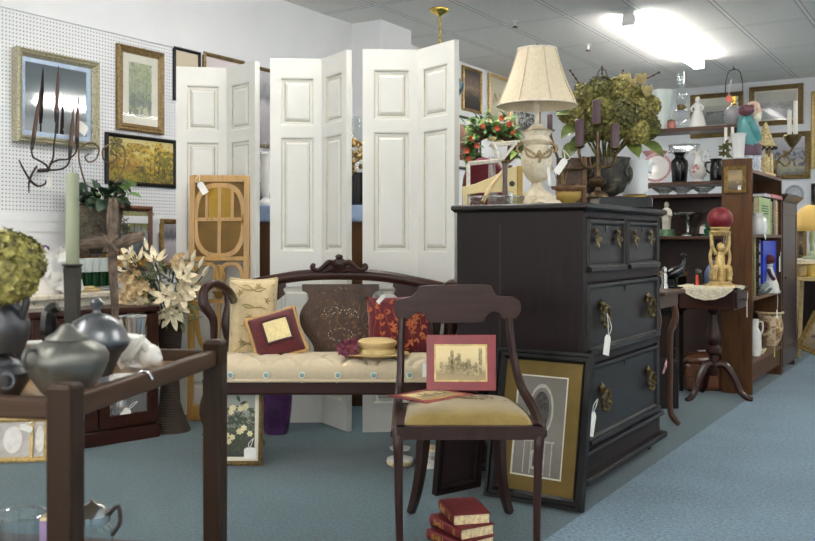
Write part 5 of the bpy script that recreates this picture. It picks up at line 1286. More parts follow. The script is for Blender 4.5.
t = thing('wooden_board', 'cream wooden board with a round hole and sloping top on the dresser', 'wooden board', px(490, 4.02, DT+.001), TH)
bx2 = lambda p: (p-490)*4.02/F; bz2 = lambda y: zz(y, 4.02)-DT
cb = plain('pale_cream_wood', (218, 198, 146), .5, 0, .05, 10)
k = MB(); k.prism([(bx2(462), bz2(196)), (bx2(462), bz2(187)), (bx2(475), bz2(184)), (bx2(490), bz2(178)), (bx2(500), bz2(173)), (bx2(507), bz2(169)), (bx2(517), bz2(166)), (bx2(517), bz2(192)), (bx2(480), bz2(193))], 0, .02); k.b2(bx2(463), bx2(467), 0, .02, 0, bz2(194)); k.b2(bx2(513), bx2(517), 0, .02, 0, bz2(190)); k.build('board', cb, t, 0, .003)
k = MB(); k.lathe([(.001, 0), (.0125, 0), (.0125, .002), (.001, .002)], 16, (bx2(512), -.001, bz2(184)), M=Matrix.Rotation(R(90), 3, 'X')); k.build('hole', plain('dark_green_hole', (40, 46, 34), .6), t)
k = MB(); k.b2(bx2(517.2), bx2(523), .002, .022, 0, bz2(166)); k.build('yellow_end_post', plain('mustard_wood', (176, 142, 66), .5), t, 0, .003)
t = thing('wooden_stick', 'tan turned stick leaning to the right across the cream board', 'stick', px(489, 3.955, DT+.001), TH)
k = MB(); k.tube([(-.03, -.02, .009), (.004, 0, .075), (.068, .038, .155)], [.008, .01, .007], 8); k.build('rod', M['tan_wood'], t)
k = MB(); k.ell((-.03, -.02, .011), .011, 10); k.build('knob', M['gold_dull'], t)
t = thing('candle_spindle', 'dark twisted wooden spindle standing between the stick and the lamp', 'spindle', px(505, 3.95, DT+.001), TH)
k = MB(); k.lathe([(.001, 0), (.024, 0), (.02, .012), (.01, .02), (.012, .06), (.01, .1), (.012, .17), (.014, .18), (.001, .18)], 14); k.build('shaft', plain('grey_brown_wood', (92, 78, 70), .5, 0, .2), t)
k = MB(); k.lathe([(.012, .181), (.017, .186), (.015, .192), (.008, .192), (.001, .184)], 12); k.build('socket', M['brass'], t)
t = thing('lamp_chimney', 'clear bulging glass chimney in front of the maroon headboard', 'lamp chimney', px(492, 4.32, DT+.001), TH)
k = MB(); cz_ = lambda y: zz(y, 4.32)-DT
k.lathe([(.02, .033), (.028, .06), (.028, .08), (.018, .12), (.016, cz_(158)), (.018, cz_(157)), (.0165, cz_(157)), (.0145, cz_(158)), (.0165, .12), (.026, .08), (.026, .06), (.018, .033)], 20, loop=True); k.build('chimney', M['clear'], t)
k = MB(); k.lathe([(.001, 0), (.04, 0), (.035, .008), (.02, .016), (.022, .031), (.001, .031)], 18); k.build('foot', M['clear'], t)
for p_, Y_, lab in ((478, 3.95, 'round clear glass dish at front left of the dresser top'), (498, 3.905, 'small clear glass dish at front of the dresser top left of the spindle'), (516, 3.93, 'clear glass salt dish at the foot of the cream lamp')):
    t = thing('glass_dish', lab, 'dish', px(p_, Y_, DT+.001), TH, 'clear glass dishes on the dresser')
    k = MB(); k.lathe([(.001, 0), (.02, 0), (.03, .012), (.036, .034), (.033, .034), (.026, .014), (.001, .006)], 20, lobe=.1, nl=12); k.build('bowl', M['clear'], t)
    k = MB(); k.tube([(.0355*math.cos(a*PI/10), .0355*math.sin(a*PI/10), .036) for a in range(20)], .0022, 5, True); k.build('rim', M['silver'], t)

# behind the dresser: padded headboard and wreath stand
c = px(484, 5.25); t = thing('headboard', 'maroon padded headboard with rounded top standing behind the dresser', 'headboard', c, TH); HB = zz(157.5, 5.25); w_ = .125
pl = [(-w_, .1)] + [(-w_, HB-.16)] + [(-w_*math.cos(a), HB-.16+.16*math.sin(a)) for a in [i*PI/12 for i in range(1, 12)]] + [(w_, HB-.16), (w_, .1)]
k = MB(); k.prism(pl, -.03, .03); k.build('padding', plain('maroon_velvet', (104, 28, 40), .8, 0, .1, 30, 0, 0, .2, 0, .5), t, 40, .015)
k = MB()
for s_ in (-1, 1): k.b2(s_*w_-.015, s_*w_+.015, -.15, .15, 0, .1)
k.b2(-w_, w_, -.02, .02, .06, .1); k.build('feet', M['mahogany'], t, 0)
c = px(493, 5.6); t = thing('plant_stand', 'tall dark plant stand holding the grapevine wreath behind the dresser', 'plant stand', c, TH); ZP = zz(166, 5.6)
k = MB(); k.lathe([(.001, ZP-.02), (.12, ZP-.02), (.12, ZP), (.001, ZP)], 24); k.build('top', M['walnut'], t)
k = MB(); k.lathe([(.02, .1), (.025, .2), (.018, .5), (.024, .8), (.018, ZP-.02)], 12); k.build('column', M['walnut'], t)
for j in range(3):
    a = j*2*PI/3; k = MB(); k.tube(cat([(.01*math.cos(a), .01*math.sin(a), .14), (.1*math.cos(a), .1*math.sin(a), .08), (.17*math.cos(a), .17*math.sin(a), .012)], 4), .014, 7); k.build('leg', M['walnut'], t)
t = thing('grapevine_wreath', 'grapevine wreath of green leaves and orange blossoms behind the cream lamp', 'wreath', c+Vector((0, 0, ZP+.0)), TH)
wz2 = lambda y: zz(y, 5.6)-ZP; wx2 = lambda p: (p-493)*5.6/F
k = MB(); cz = wz2(148)
for i in range(26):
    rr = rnd.uniform(.105, .15); dy = rnd.uniform(-.04, .04); ph = rnd.uniform(0, 6)
    k.tube([((rr+.012*math.sin(3*a*PI/12+ph))*math.cos(a*PI/12), dy+.015*math.sin(2*a*PI/12+ph), cz+(rr*.8+.01*math.cos(2*a*PI/12+ph))*math.sin(a*PI/12)) for a in range(24)], .0075, 5, True)
k.build('vine_ring', plain('grapevine_twigs', (82, 54, 40), .7, 0, .3), t)
k = MB(); k2 = MB(); k3 = MB()
for i in range(320):
    a = rnd.uniform(-.5, 3.9) ; q_ = Vector((.15*math.cos(a), rnd.uniform(-.06, .03), cz+.12*math.sin(a)))
    if i % 3 == 0: q_.x = wx2(rnd.uniform(464, 512)); q_.z = wz2(rnd.uniform(116, 165)) if q_.x < -.09 else wz2(rnd.uniform(116, 140))
    d = Vector((rnd.uniform(-1, 1), rnd.uniform(-1, .2), rnd.uniform(-.5, 1))); (k if i % 4 else k3).leaf(q_, d, (0, -.6, 1), rnd.uniform(.04, .07), .03, .3)
for p_, y_ in ((482, 128), (500, 120), (470, 140), (476, 147), (468, 160), (508, 126), (496, 130), (466, 152), (512, 135)):
    for j in range(9):
        a = j*2*PI/9; k2.leaf((wx2(p_), -.075, wz2(y_)), (math.cos(a), -.5, math.sin(a)), (0, -1, 0), .021, .016, .2)
k.build('green_leaves', plain('wreath_green_leaves', (72, 104, 52), .5, 0, .35, 20), t); k3.build('pale_leaves', plain('wreath_pale_leaves', (140, 166, 84), .5, 0, .25), t); k2.build('orange_blossoms', plain('orange_red_blossom', (176, 76, 44), .6, 0, .25, 30), t)
# ================================================================ right: hutch, bookcase, tables
BX0, BX1, BY0, BY1 = -1.487, -1.287, 6.46, 7.58
t = thing('bookcase', 'brown walnut bookcase facing the aisle, small gilt portrait on its end panel', 'bookcase', ((BX0+BX1)/2, (BY0+BY1)/2, 0), 0); hx, hy = .1, .56
ZT = 1.53; ZPn = 1.605
k = MB(); k.b2(-hx, hx, -hy, -hy+.025, 0, ZPn); k.build('end_panel', M['walnut'], t, 0, .003)
k = MB(); k.b2(-hx, hx, hy-.025, hy, 0, ZT); k.build('far_end_panel', M['walnut'], t, 0)
k = MB(); k.b2(-hx, -hx+.012, -hy+.025, hy-.025, 0, ZT); k.build('back_panel', M['walnut'], t, 0)
shz = [(.205, .228), (.635, .658), (1.068, 1.09), (ZT-.022, ZT)]
for a, b in shz:
    k = MB(); k.b2(-hx+.012, hx, -hy+.025, hy-.025, a, b); k.build('shelf', plain('worn_shelf_wood', (112, 82, 60), .5, 0, .15, 20), t, 0)
k = MB(); k.b2(hx-.03, hx-.012, -hy+.025, hy-.025, .08, .205); k.build('kick_board', M['walnut'], t, 0)
bc = Vector(((BX0+BX1)/2, (BY0+BY1)/2, 0))
def onshelf(p, x, z):
    Y, y = onx(p, x); return Vector((x, y, z))
# gilt portrait on the end panel
Y = 6.20; a = ony(723.5, BY0-.03)[1]; b = ony(745.5, BY0-.03)[1]
framed('framed_picture', 'small portrait of a seated figure in gilt frame on end of the bookcase', 'picture', ((a+b)/2, BY0-.0005, zz(193, 6.2)), 0, b-a, zz(166, 6.2)-zz(193, 6.2), .024, .022, M['gold'], picture('brown_portrait_print', [(0, (60, 50, 36)), (.4, (120, 100, 70)), (.6, (168, 144, 100)), (1, (110, 94, 64))], .5, 5, [((168, 140, 96), .3, .75)], 5, .56), style=0)
price_tag(739.5, 188, 6.18, 'tiny white tag in the corner of the small gilt portrait', .022, .025, 0, 0, .005)
# books in the bookcase
bt = thing('book', 'pale green book facing the aisle on the upper shelf', 'book', onshelf(763, -1.297, 1.0905), PI/2, 'books on the upper bookcase shelf')
def book_up(label, y, T, W, H, cm, face=False, z=1.0905, title=None):
    t = thing('book', label, 'book', (-1.31, y, z), 0, 'books on the upper bookcase shelf')
    k = MB()
    k.b2(-W, 0, -T/2, -T/2+.003, 0, H); k.b2(-W, 0, T/2-.003, T/2, 0, H); k.b2(-.004, 0, -T/2, T/2, 0, H); k.build('cover', cm, t, 0)
    k = MB(); k.b2(-W+.004, -.004, -T/2+.003, T/2-.003, .004, H-.004); k.build('pages', M['page'], t, 0)
    if title:
        k = MB()
        for i in range(5): k.b2(-.001, .0006, -T*.3, T*.3, H*(.3+.09*i), H*(.34+.09*i))
        k.build('spine_lettering', title, t, 0)
    return t
bpy.data.objects.remove(bt)
Yb = lambda p: onx(p, -1.30)[1]
cols = [('cream book', (226, 214, 176), .25), ('brown book', (92, 62, 44), .27), ('tan book', (178, 144, 100), .26), ('grey book', (150, 150, 146), .25), ('white book', (222, 220, 212), .27), ('yellow book', (206, 176, 70), .26), ('red book', (166, 46, 42), .25), ('black book', (44, 42, 44), .27)]
yb_ = [774, 775.4, 776.6, 777.6, 778.6, 779.5, 780.2, 781]
for i, (nm, c, h) in enumerate(cols):
    book_up('upright %s, %s in the row on the upper bookcase shelf' % (nm, ['first', 'second', 'third', 'fourth', 'fifth', 'sixth', 'seventh', 'last'][i]), Yb(yb_[i])-.03, .036, .15, h, plain(nm.replace(' ', '_')+'_cloth', c, .6), title=M['gilt'])
t = thing('book', 'large pale green book standing face out on the upper bookcase shelf', 'book', (-1.30, Yb(764.5), 1.0905), 0, 'books on the upper bookcase shelf')
k = MB(); k.b2(-.03, 0, -.21, .21, 0, .26); k.build('pages', M['page'], t, 0)
k = MB(); k.b2(-.001, .004, -.212, .212, -.0, .262); k.b2(-.034, -.03, -.212, .212, 0, .262); k.build('cover', plain('pale_green_cloth', (176, 196, 140), .6, 0, .06), t, 0)
k = MB()
for i in range(4): k.b2(.003, .006, -.12, .12, .2-.018*i, .208-.018*i)
k.b2(.003, .006, -.05, .06, .06, .12); k.build('cover_lettering', plain('green_ink', (70, 96, 60), .6), t, 0)
t = thing('magazine', 'magazine with red and white cover lying across the tops of the books', 'magazine', (-1.37, Yb(771), 1.364), 0)
k = MB(); k.b2(-.09, .08, -.3, .42, 0, .02); k.build('pages', M['ceramic'], t, 0)
k = MB(); k.b2(-.092, .082, -.302, .422, .02, .026); k.build('cover', plain('dark_navy_cover', (52, 50, 84), .35), t, 0)
k = MB(); k.b2(.0805, .0835, -.05, .42, 0, .028); k.build('red_spine', plain('red_print', (196, 62, 66), .4), t, 0)
k = MB()
for i in range(6): k.b2(.083, .0845, .0+.06*i, .035+.06*i, .005, .02)
k.build('white_spine_print', M['ceramic'], t, 0)
t = thing('white_pitcher', 'small white figured pitcher at near end of the upper bookcase shelf', 'pitcher', onshelf(757, -1.31, 1.0905), PI/2+.3)
k = MB(); k.lathe([(.001, 0), (.06, 0), (.075, .05), (.065, .11), (.04, .135), (.05, .15), (.04, .15), (.001, .06)], 18, sx=1.5); k.build('body', M['ceramic'], t)
k = MB(); k.tube(cat([(.08, 0, .13), (.13, 0, .11), (.12, 0, .05), (.1, 0, .03)], 4), .009, 6); k.build('handle', M['ceramic'], t)
price_tag(765, 236, 6.5, 'white tag drooping over edge of the upper bookcase shelf', .07, .03, PI/2, .5, .02)
# blue box and lower things
zS = .6585
t = thing('blue_folder', 'bright blue board standing on the middle bookcase shelf', 'folder', (-1.318, 7.27, zS), PI/2)
k = MB(); k.b2(-.26, .26, .0, .02, 0, .385); k.build('cover', plain('bright_blue_plastic', (26, 58, 190), .35), t, 0, .002)
k = MB(); k.b2(-.258, .258, .02, .028, .002, .38); k.build('papers', M['paper'], t, 0)
price_tag(780, 264, 7.08, 'large white tag hanging in front of the bright blue board', .07, .12, PI/2, 0, .04)
t = thing('box_file', 'olive green upright book at near end of the middle bookcase shelf', 'book', onshelf(753.8, -1.315, zS), 0)
k = MB(); k.b2(-.15, .01, -.03, .03, 0, .41); k.build('cover', plain('olive_cloth', (128, 122, 74), .6), t, 0, .003)
k = MB(); k.b2(-.15, .0, -.026, .026, .41, .4115); k.build('pages', M['page'], t, 0)
t = thing('bead_string', 'dark beaded cord hanging beside the olive book on the middle shelf', 'beads', onshelf(757.5, -1.30, zS), 0)
k = MB(); k.lathe([(.001, 0), (.03, 0), (.01, .02), (.006, .4), (.001, .4)], 10)
k.build('holder', M['iron'], t)
k = MB()
for i in range(14): k.ell((.012*math.sin(i*2), .012*math.cos(i*2), .03+.027*i), .014, 8)
k.build('beads', plain('dark_beads', (46, 44, 56), .3), t)
t = thing('doll', 'small figurine in white apron and dark red bonnet before the blue board', 'figurine', onshelf(769.5, -1.305, zS), PI/2)
k = MB(); k.lathe([(.001, 0), (.075, 0), (.065, .06), (.04, .13), (.03, .16), (.02, .19), (.001, .2)], 16); k.ell((0, 0, .215), (.028, .026, .032), 10); k.build('body', M['porcelain'], t)
k = MB(); k.ell((0, .004, .245), (.05, .045, .04), 12); k.build('bonnet', plain('dark_red_felt', (92, 30, 36), .7), t)
k = MB()
for s_ in (-1, 1): k.tube(cat([(s_*.03, 0, .17), (s_*.06, -.02, .13), (s_*.04, -.04, .1)], 4), .014, 7)
k.build('sleeves', plain('dark_plum_cloth', (74, 46, 56), .7), t)
t = thing('folded_cloth', 'rumpled grey-green cloth on front of the middle bookcase shelf', 'cloth', onshelf(764, -1.31, zS), PI/2)
k = MB()
for i in range(7): k.ell((-.1+.035*i, rnd.uniform(-.01, .02), .025+.01*(i % 3)), (.05, .035, .028+.012*(i % 2)), 10)
k.build('folds', plain('grey_green_cloth', (112, 122, 116), .8, 0, .25, 30), t, 60)
k = MB(); k.tube(cat([(-.13, -.03, .03), (-.04, -.042, .05), (.06, -.04, .03), (.13, -.03, .045)], 4), .006, 5); k.build('hem', plain('pale_hem', (170, 176, 168), .8), t)
price_tag(777, 314, 6.85, 'white tag on long string hanging below the middle bookcase shelf', .05, .065, PI/2, 0, .13)
zS = .2285
t = thing('ceramic_bowl', 'large brown and cream painted ceramic jardiniere on the bottom bookcase shelf', 'bowl', onshelf(769.5, -1.37, zS), 0)
q = NT('brown_floral_glaze'); v = q.coord(); n = q.noise(v, 16, 4, .6, 1.2); jar = q.out(q.ramp(n, [(.36, (98, 62, 40)), (.46, (176, 138, 92)), (.58, (222, 206, 172))]), .3)
k = MB(); k.lathe([(.001, 0), (.06, 0), (.065, .02), (.085, .05), (.1, .11), (.1, .16), (.088, .215), (.086, .235), (.1, .25), (.09, .255), (.001, .1)], 30); k.build('body', jar, t)
k = MB(); k.tube([(.1*math.cos(a*PI/14), .1*math.sin(a*PI/14), .256) for a in range(28)], .009, 6, True); k.build('rim', M['page'], t)
t = thing('ceramic_jug', 'tall cream stoneware jug at near end of the bottom bookcase shelf', 'jug', onshelf(754.6, -1.335, zS), 0)
k = MB(); k.lathe([(.001, 0), (.04, 0), (.048, .04), (.046, .16), (.025, .2), (.03, .26), (.022, .26), (.001, .15)], 18); k.build('body', M['porcelain'], t)
k = MB(); k.tube(cat([(.025, 0, .24), (.052, 0, .24), (.055, 0, .19), (.045, 0, .16)], 4), .007, 6); k.build('handle', M['porcelain'], t)
t = thing('small_bowl', 'little white bowl beside the jug on the bottom bookcase shelf', 'bowl', onshelf(759.5, -1.325, zS), 0)
k = MB(); k.lathe([(.001, 0), (.025, 0), (.045, .03), (.05, .05), (.045, .05), (.001, .01)], 18); k.build('bowl', M['page'], t)
k = MB(); k.tube([(.048*math.cos(a*PI/10), .048*math.sin(a*PI/10), .05) for a in range(20)], .004, 5, True); k.build('rim', M['walnut'], t)
q = plain('lime_tag_paper', (190, 226, 110), .6); M['lime'] = q
price_tag(774.5, 353, 6.7, 'lime green paper tag hanging below the painted jardiniere', .03, .06, PI/2, 0, .16, mat='lime')

# hutch facing the room
HX0, HX1, HY0, HY1 = -2.62, -1.492, 6.86, 7.22
t = thing('hutch', 'dark wood hutch with two open upper shelves crowded with glass and china', 'hutch', ((HX0+HX1)/2, (HY0+HY1)/2, 0), 0); hc = Vector(((HX0+HX1)/2, (HY0+HY1)/2, 0)); hx, hy = (HX1-HX0)/2, (HY1-HY0)/2
Ysh = lambda p: ony(p, HY0)[0]
z1, z2, z3, z0 = zz(236, Ysh(690)), zz(181.5, Ysh(690)), zz(127, Ysh(690)), zz(194, Ysh(690))
dkw = wood('very_dark_brown_wood', (40, 27, 22), (62, 42, 34), 'z', .6, .45, .1)
k = MB(); k.b2(-hx, -hx+.02, -hy, hy, 0, z0); k.b2(hx-.02, hx, -hy, hy, 0, z0); k.b2(-hx+.02, hx-.02, hy-.015, hy, 0, z0); k.b2(-hx+.02, hx-.02, -hy, hy-.015, 0, .08); k.build('case', dkw, t, 0)
for z_, nm in ((z0, 'case_top'), (z1, 'shelf'), (z2, 'shelf'), (z3, 'shelf')):
    k = MB(); a = hx-.02 if nm == 'shelf' and z_ == z1 else hx
    if z_ == z3: k.b2(-hx, hx+.10, -hy-.0, hy-.14, z_-.03, z_)
    else: k.b2(-a, a, -hy, hy-.015, z_-.024, z_)
    k.build(nm, M['walnut_x'], t, 0, .002)
for x in (-hx+.03, hx-.03):
    k = MB(); k.lathe([(.012, z0), (.016, z0+.02), (.01, z0+.05), (.01, z2-.03), (.012, z2-.024)], 10, (x, hy-.06, 0)); k.lathe([(.012, z2), (.016, z2+.03), (.009, z2+.1), (.009, z3-.06), (.012, z3-.03)], 10, (x, hy-.16, 0)); k.build('post', M['walnut'], t)
def hs(p, dy, z): 
    y = HY0+dy; return Vector((ony(p, y)[1], y, z+.001))
S_ = lambda p: Ysh(p)/F
# top shelf
t = thing('tall_glass_vase', 'tall frosted white glass vase on the top shelf right of the hydrangeas', 'vase', hs(661, .08, z3), 0)
h = zz(85, 6.7)-z3; k = MB(); k.lathe([(.001, 0), (.055, 0), (.058, .01), (.062, .03), (.085, h-.01), (.084, h), (.08, h), (.058, .04), (.001, .03)], 28); k.build('body', plain('milk_glass', (214, 224, 218), .25, 0, .03, 5, coat=.3), t)
k = MB(); k.tube([(.0845*math.cos(a*PI/14), .0845*math.sin(a*PI/14), h) for a in range(28)], .003, 5, True); k.build('rim', M['ceramic'], t)
t = thing('oil_lamp', 'clear glass oil lamp with tall chimney on the top shelf', 'oil lamp', hs(681, .07, z3), 0)
k = MB(); k.lathe([(.001, 0), (.06, 0), (.055, .012), (.022, .03), (.02, .05), (.055, .07), (.066, .1), (.055, .13), (.025, .145), (.001, .145)], 26, lobe=.04, nl=12); k.build('font', M['clear'], t)
k = MB(); k.lathe([(.025, .145), (.03, .15), (.03, .175), (.024, .18), (.001, .18)], 16); k.lathe([(.004, .15), (.007, .155), (.007, .165), (.001, .166)], 8, (.035, -.01, 0)); k.build('burner', M['brass'], t)
hh = zz(69, 6.75)-z3; k = MB(); k.lathe([(.03, .182), (.034, .19), (.048, .235), (.046, .27), (.03, .31), (.027, .34), (.03, hh), (.028, hh), (.025, .34), (.028, .31), (.044, .27), (.046, .235), (.032, .19), (.028, .182)], 24, loop=True); k.build('chimney', M['clear'], t)
t = thing('small_jar', 'small pinkish glass jar between the frosted vase and the oil lamp', 'jar', hs(671.5, .03, z3), 0)
k = MB(); k.lathe([(.001, 0), (.03, 0), (.034, .02), (.03, .05), (.001, .05)], 14); k.build('body', plain('pink_glass', (176, 110, 100), .2), t)
k = MB(); k.lathe([(.03, .051), (.031, .06), (.01, .07), (.001, .075)], 12); k.build('lid', M['brass'], t)
t = thing('lady_figurine', 'white porcelain lady figurine in long dress on the top shelf', 'figurine', hs(697.5, .06, z3), 0)
k = MB(); k.lathe([(.001, 0), (.062, 0), (.06, .02), (.045, .08), (.028, .12), (.022, .135), (.03, .16), (.022, .18), (.01, .186), (.001, .19)], 20, lobe=.05, nl=10); k.ell((0, -.003, .205), (.016, .017, .021), 10)
for s_ in (-1, 1): k.tube(cat([(s_*.026, 0, .168), (s_*.045, -.01, .14), (s_*.03, -.03, .12)], 4), .008, 7)
k.build('body', M['ceramic'], t, 50)
k = MB(); k.ell((0, .004, .214), (.019, .019, .018), 10); k.ell((0, .018, .225), .01, 8); k.build('hair', M['page'], t)
t = thing('table_lamp', 'shadeless grey globe lamp with wire harp at right end of the top shelf', 'lamp', hs(734, .08, z3), 0)
gl = plain('grey_globe_glaze', (150, 148, 152), .3, 0, .08, 5)
k = MB(); k.lathe([(.001, 0), (.045, 0), (.06, .015), (.07, .06), (.066, .1), (.045, .13), (.02, .145), (.001, .145)], 26); k.build('body', gl, t)
k = MB(); k.lathe([(.02, .145), (.024, .15), (.012, .16), (.012, .175), (.02, .18), (.02, .21), (.001, .212)], 14); k.build('socket', M['brass_bright'], t)
hz = zz(66, 6.6)-z3; k = MB(); k.tube(cat([(-.02, 0, .172), (-.055, 0, .22), (-.06, 0, .3), (-.04, 0, hz-.03), (0, 0, hz-.012), (.04, 0, hz-.03), (.06, 0, .3), (.055, 0, .22), (.02, 0, .172)], 5), .0035, 6); k.lathe([(.004, hz-.014), (.009, hz-.008), (.004, hz+.01), (.001, hz+.022)], 8); k.build('harp', M['iron'], t)
M['coral'] = plain('coral_tag_paper', (226, 110, 96), .6)
price_tag(729, 98.5, 6.60, 'coral pink square tag hanging by white string from the globe lamp', .04, .045, TH, 0, .12, mat='coral')
t = thing('table_lamp', 'shadeless pale green glass lamp on top shelf, its harp above the hydrangeas', 'lamp', hs(602, .1, z3), 0)
k = MB(); k.lathe([(.001, 0), (.05, 0), (.045, .015), (.07, .08), (.085, .14), (.08, .2), (.05, .24), (.02, .26), (.001, .26)], 24); k.build('body', plain('pale_green_glass', (150, 188, 166), .2, 0, .06), t)
hz = zz(62, 7.0)-z3; k = MB(); k.lathe([(.02, .26), (.02, .3), (.012, .31), (.001, .31)], 12); k.tube(cat([(-.018, 0, .29), (-.05, 0, .33), (-.055, 0, .4), (-.03, 0, hz-.03), (0, 0, hz-.012), (.03, 0, hz-.03), (.055, 0, .4), (.05, 0, .33), (.018, 0, .29)], 5), .0035, 6); k.lathe([(.004, hz-.014), (.01, hz-.008), (.004, hz+.01), (.001, hz+.025)], 8); k.build('harp', M['iron'], t)
# second shelf
t = thing('dinner_plate', 'white plate with pink floral rim standing behind the frosted glass basket', 'plate', hs(656, .12, z2), 0, tilt=-R(14))
k = MB(); Mx = Matrix.Rotation(R(90), 3, 'X'); k.lathe([(.001, .0), (.07, 0), (.12, .016), (.121, .02), (.118, .021), (.07, .006), (.001, .006)], 36, (0, 0, .122), M=Mx); k.build('plate_body', M['ceramic'], t)
k = MB(); k.lathe([(.096, .0148), (.117, .0215), (.1175, .022), (.096, .0153)], 36, (0, 0, .122), M=Mx, loop=True); k.build('pink_rim', plain('pink_floral_band', (196, 150, 156), .3, 0, .2, 60), t)
t = thing('black_vase', 'shiny black glass vase on the second shelf of the hutch', 'vase', hs(679.5, .06, z2), 0)
k = MB(); k.lathe([(.001, 0), (.052, 0), (.055, .01), (.06, .08), (.066, .13), (.06, .16), (.034, .185), (.034, .2), (.048, .222), (.044, .222), (.028, .19), (.001, .1)], 30); k.build('body', M['black'], t)
k = MB(); k.tube([(.046*math.cos(a*PI/14), .046*math.sin(a*PI/14), .222) for a in range(28)], .003, 6, True); k.build('rim', M['black'], t)
t = thing('porcelain_ewer', 'white porcelain ewer with pink rose decoration on the second shelf', 'ewer', hs(698.5, .09, z2), 0)
k = MB(); k.lathe([(.001, 0), (.045, 0), (.04, .012), (.03, .02), (.055, .05), (.066, .09), (.05, .13), (.028, .165), (.026, .2), (.04, .225), (.036, .225), (.02, .2), (.001, .1)], 26, lobe=.03, nl=8); k.build('body', M['ceramic'], t)
k = MB(); k.tube(cat([(.03, 0, .215), (.06, 0, .22), (.075, 0, .17), (.07, 0, .12), (.055, 0, .1)], 5), .008, 7); k.tube(cat([(-.035, 0, .21), (-.055, 0, .235), (-.06, 0, .25)], 3), [.014, .012, .006], 7); k.build('handle', M['ceramic'], t)
k = MB()
for i in range(7):
    for j in range(5): a = j*1.26; k.leaf((-.02+.01*i % .04, -.064+.002*(i % 3), .07+.008*i), (math.cos(a), -.2, math.sin(a)), (0, -1, 0), .014, .011, .1)
k.build('rose_decoration', plain('pink_enamel', (206, 140, 146), .3), t)
t = thing('mug', 'dark pewter mug with handle at right end of the second shelf', 'mug', hs(716, .07, z2), 0)
k = MB(); k.lathe([(.001, 0), (.042, 0), (.045, .01), (.042, .1), (.034, .14), (.045, .165), (.04, .165), (.03, .13), (.001, .1)], 20); k.build('body', M['black'], t)
k = MB(); k.tube(cat([(-.038, 0, .14), (-.07, 0, .14), (-.075, 0, .09), (-.042, 0, .06)], 4), .007, 6); k.build('handle', M['black'], t)
t = thing('compote', 'clear ruffled glass compote on tall stem behind the black vase', 'compote', hs(684, .22, z2), 0)
k = MB(); k.lathe([(.001, 0), (.06, 0), (.055, .01), (.012, .03), (.01, .2), (.03, .24), (.09, .275), (.12, .295), (.112, .295), (.02, .25), (.001, .24)], 34, lobe=.07, nl=14); k.build('bowl', M['clear'], t)
k = MB()
for a in range(16): k.tube([(.112*math.cos(a*PI/8), .112*math.sin(a*PI/8), .29), (.112*math.cos(a*PI/8), .112*math.sin(a*PI/8), .25), (.112*math.cos(a*PI/8), .112*math.sin(a*PI/8), .235)], [.002, .003, .006], 5)
addmat(kid(t, 'bowl'), k, M['silver'])
t = thing('pink_ribbon', 'pink ruffled glass bowl standing behind the pink-rimmed plate', 'bowl', hs(655, .24, z2), 0)
k = MB(); k.lathe([(.001, 0), (.05, 0), (.015, .03), (.014, .16), (.05, .2), (.09, .26), (.085, .262), (.04, .21), (.001, .18)], 30, lobe=.12, nl=9); k.build('bowl', plain('pink_ruffled_glass', (202, 150, 144), .2, 0, .15), t)
k = MB(); k.tube([(.055*math.cos(a*PI/12), .055*math.sin(a*PI/12), .006) for a in range(24)], .005, 5, True); k.build('foot_rim', M['clear'], t)
t = thing('glass_ewer', 'tall clear glass decanter standing between the ewer and the mug', 'decanter', hs(707, .2, z2), 0)
k = MB(); k.lathe([(.001, 0), (.05, 0), (.055, .08), (.02, .14), (.02, .19), (.03, .2), (.001, .19)], 20); k.build('body', M['clear'], t)
k = MB(); k.ell((0, 0, .225), .022, 10); k.build('stopper', M['clear'], t)
for p_, lab in ((664, 'cut glass bowl under the second hutch shelf, below the plate'), (682, 'cut glass dish under the second hutch shelf, below the black vase'), (703, 'grey glass dish under the second hutch shelf, below the ewer')):
    t = thing('glass_dish', lab, 'dish', hs(p_, .08, z0), 0, 'glass dishes on top of the hutch case')
    k = MB(); k.lathe([(.001, 0), (.05, 0), (.03, .008), (.07, .035), (.085, .05), (.08, .05), (.03, .015), (.001, .012)], 26, lobe=.08, nl=16); k.build('bowl', M['clear'], t)
    k = MB(); k.tube([(.084*math.cos(a*PI/14), .084*math.sin(a*PI/14), .05) for a in range(28)], .003, 5, True); k.build('rim', M['silver'], t)
# third shelf
t = thing('saint_statue', 'ivory robed statue on green base in the hutch', 'statue', hs(666.5, .08, z1), 0)
k = MB(); k.lathe([(.001, 0), (.062, 0), (.062, .045), (.056, .05), (.001, .05)], 22); k.build('green_base', plain('mottled_green_stone', (96, 132, 96), .35, 0, .25, 30), t)
h = zz(201, 6.8)-z1; k = MB(); k.lathe([(.001, .05), (.03, .05), (.032, .1), (.036, .14), (.034, h-.06), (.014, h-.045), (.001, h-.04)], 18, sx=1, sy=.8, lobe=.05, nl=6); k.ell((0, 0, h-.025), (.02, .02, .026), 12)
for s_ in (-1, 1): k.tube(cat([(s_*.03, 0, h-.07), (s_*.04, -.02, h-.11), (s_*.008, -.04, h-.095)], 4), .01, 7)
k.build('body', plain('ivory_resin', (222, 216, 200), .4), t, 50)
t = thing('compote', 'silver pedestal dish with shallow bowl on the middle hutch shelf', 'compote', hs(688.5, .08, z1), 0)
h = zz(213, 6.8)-z1; k = MB(); k.lathe([(.001, 0), (.055, 0), (.05, .012), (.016, .03), (.012, .06), (.016, h-.06), (.03, h-.04), (.1, h-.012), (.104, h), (.095, h-.004), (.001, h-.03)], 30); k.build('dish', M['silver'], t)
k = MB(); k.tube([(.103*math.cos(a*PI/14), .103*math.sin(a*PI/14), h) for a in range(28)], .004, 6, True); k.build('beaded_rim', M['silver'], t)
t = thing('wooden_fan', 'grey-brown leaf dish propped behind the silver pedestal dish', 'dish', hs(701, .2, z1), 0)
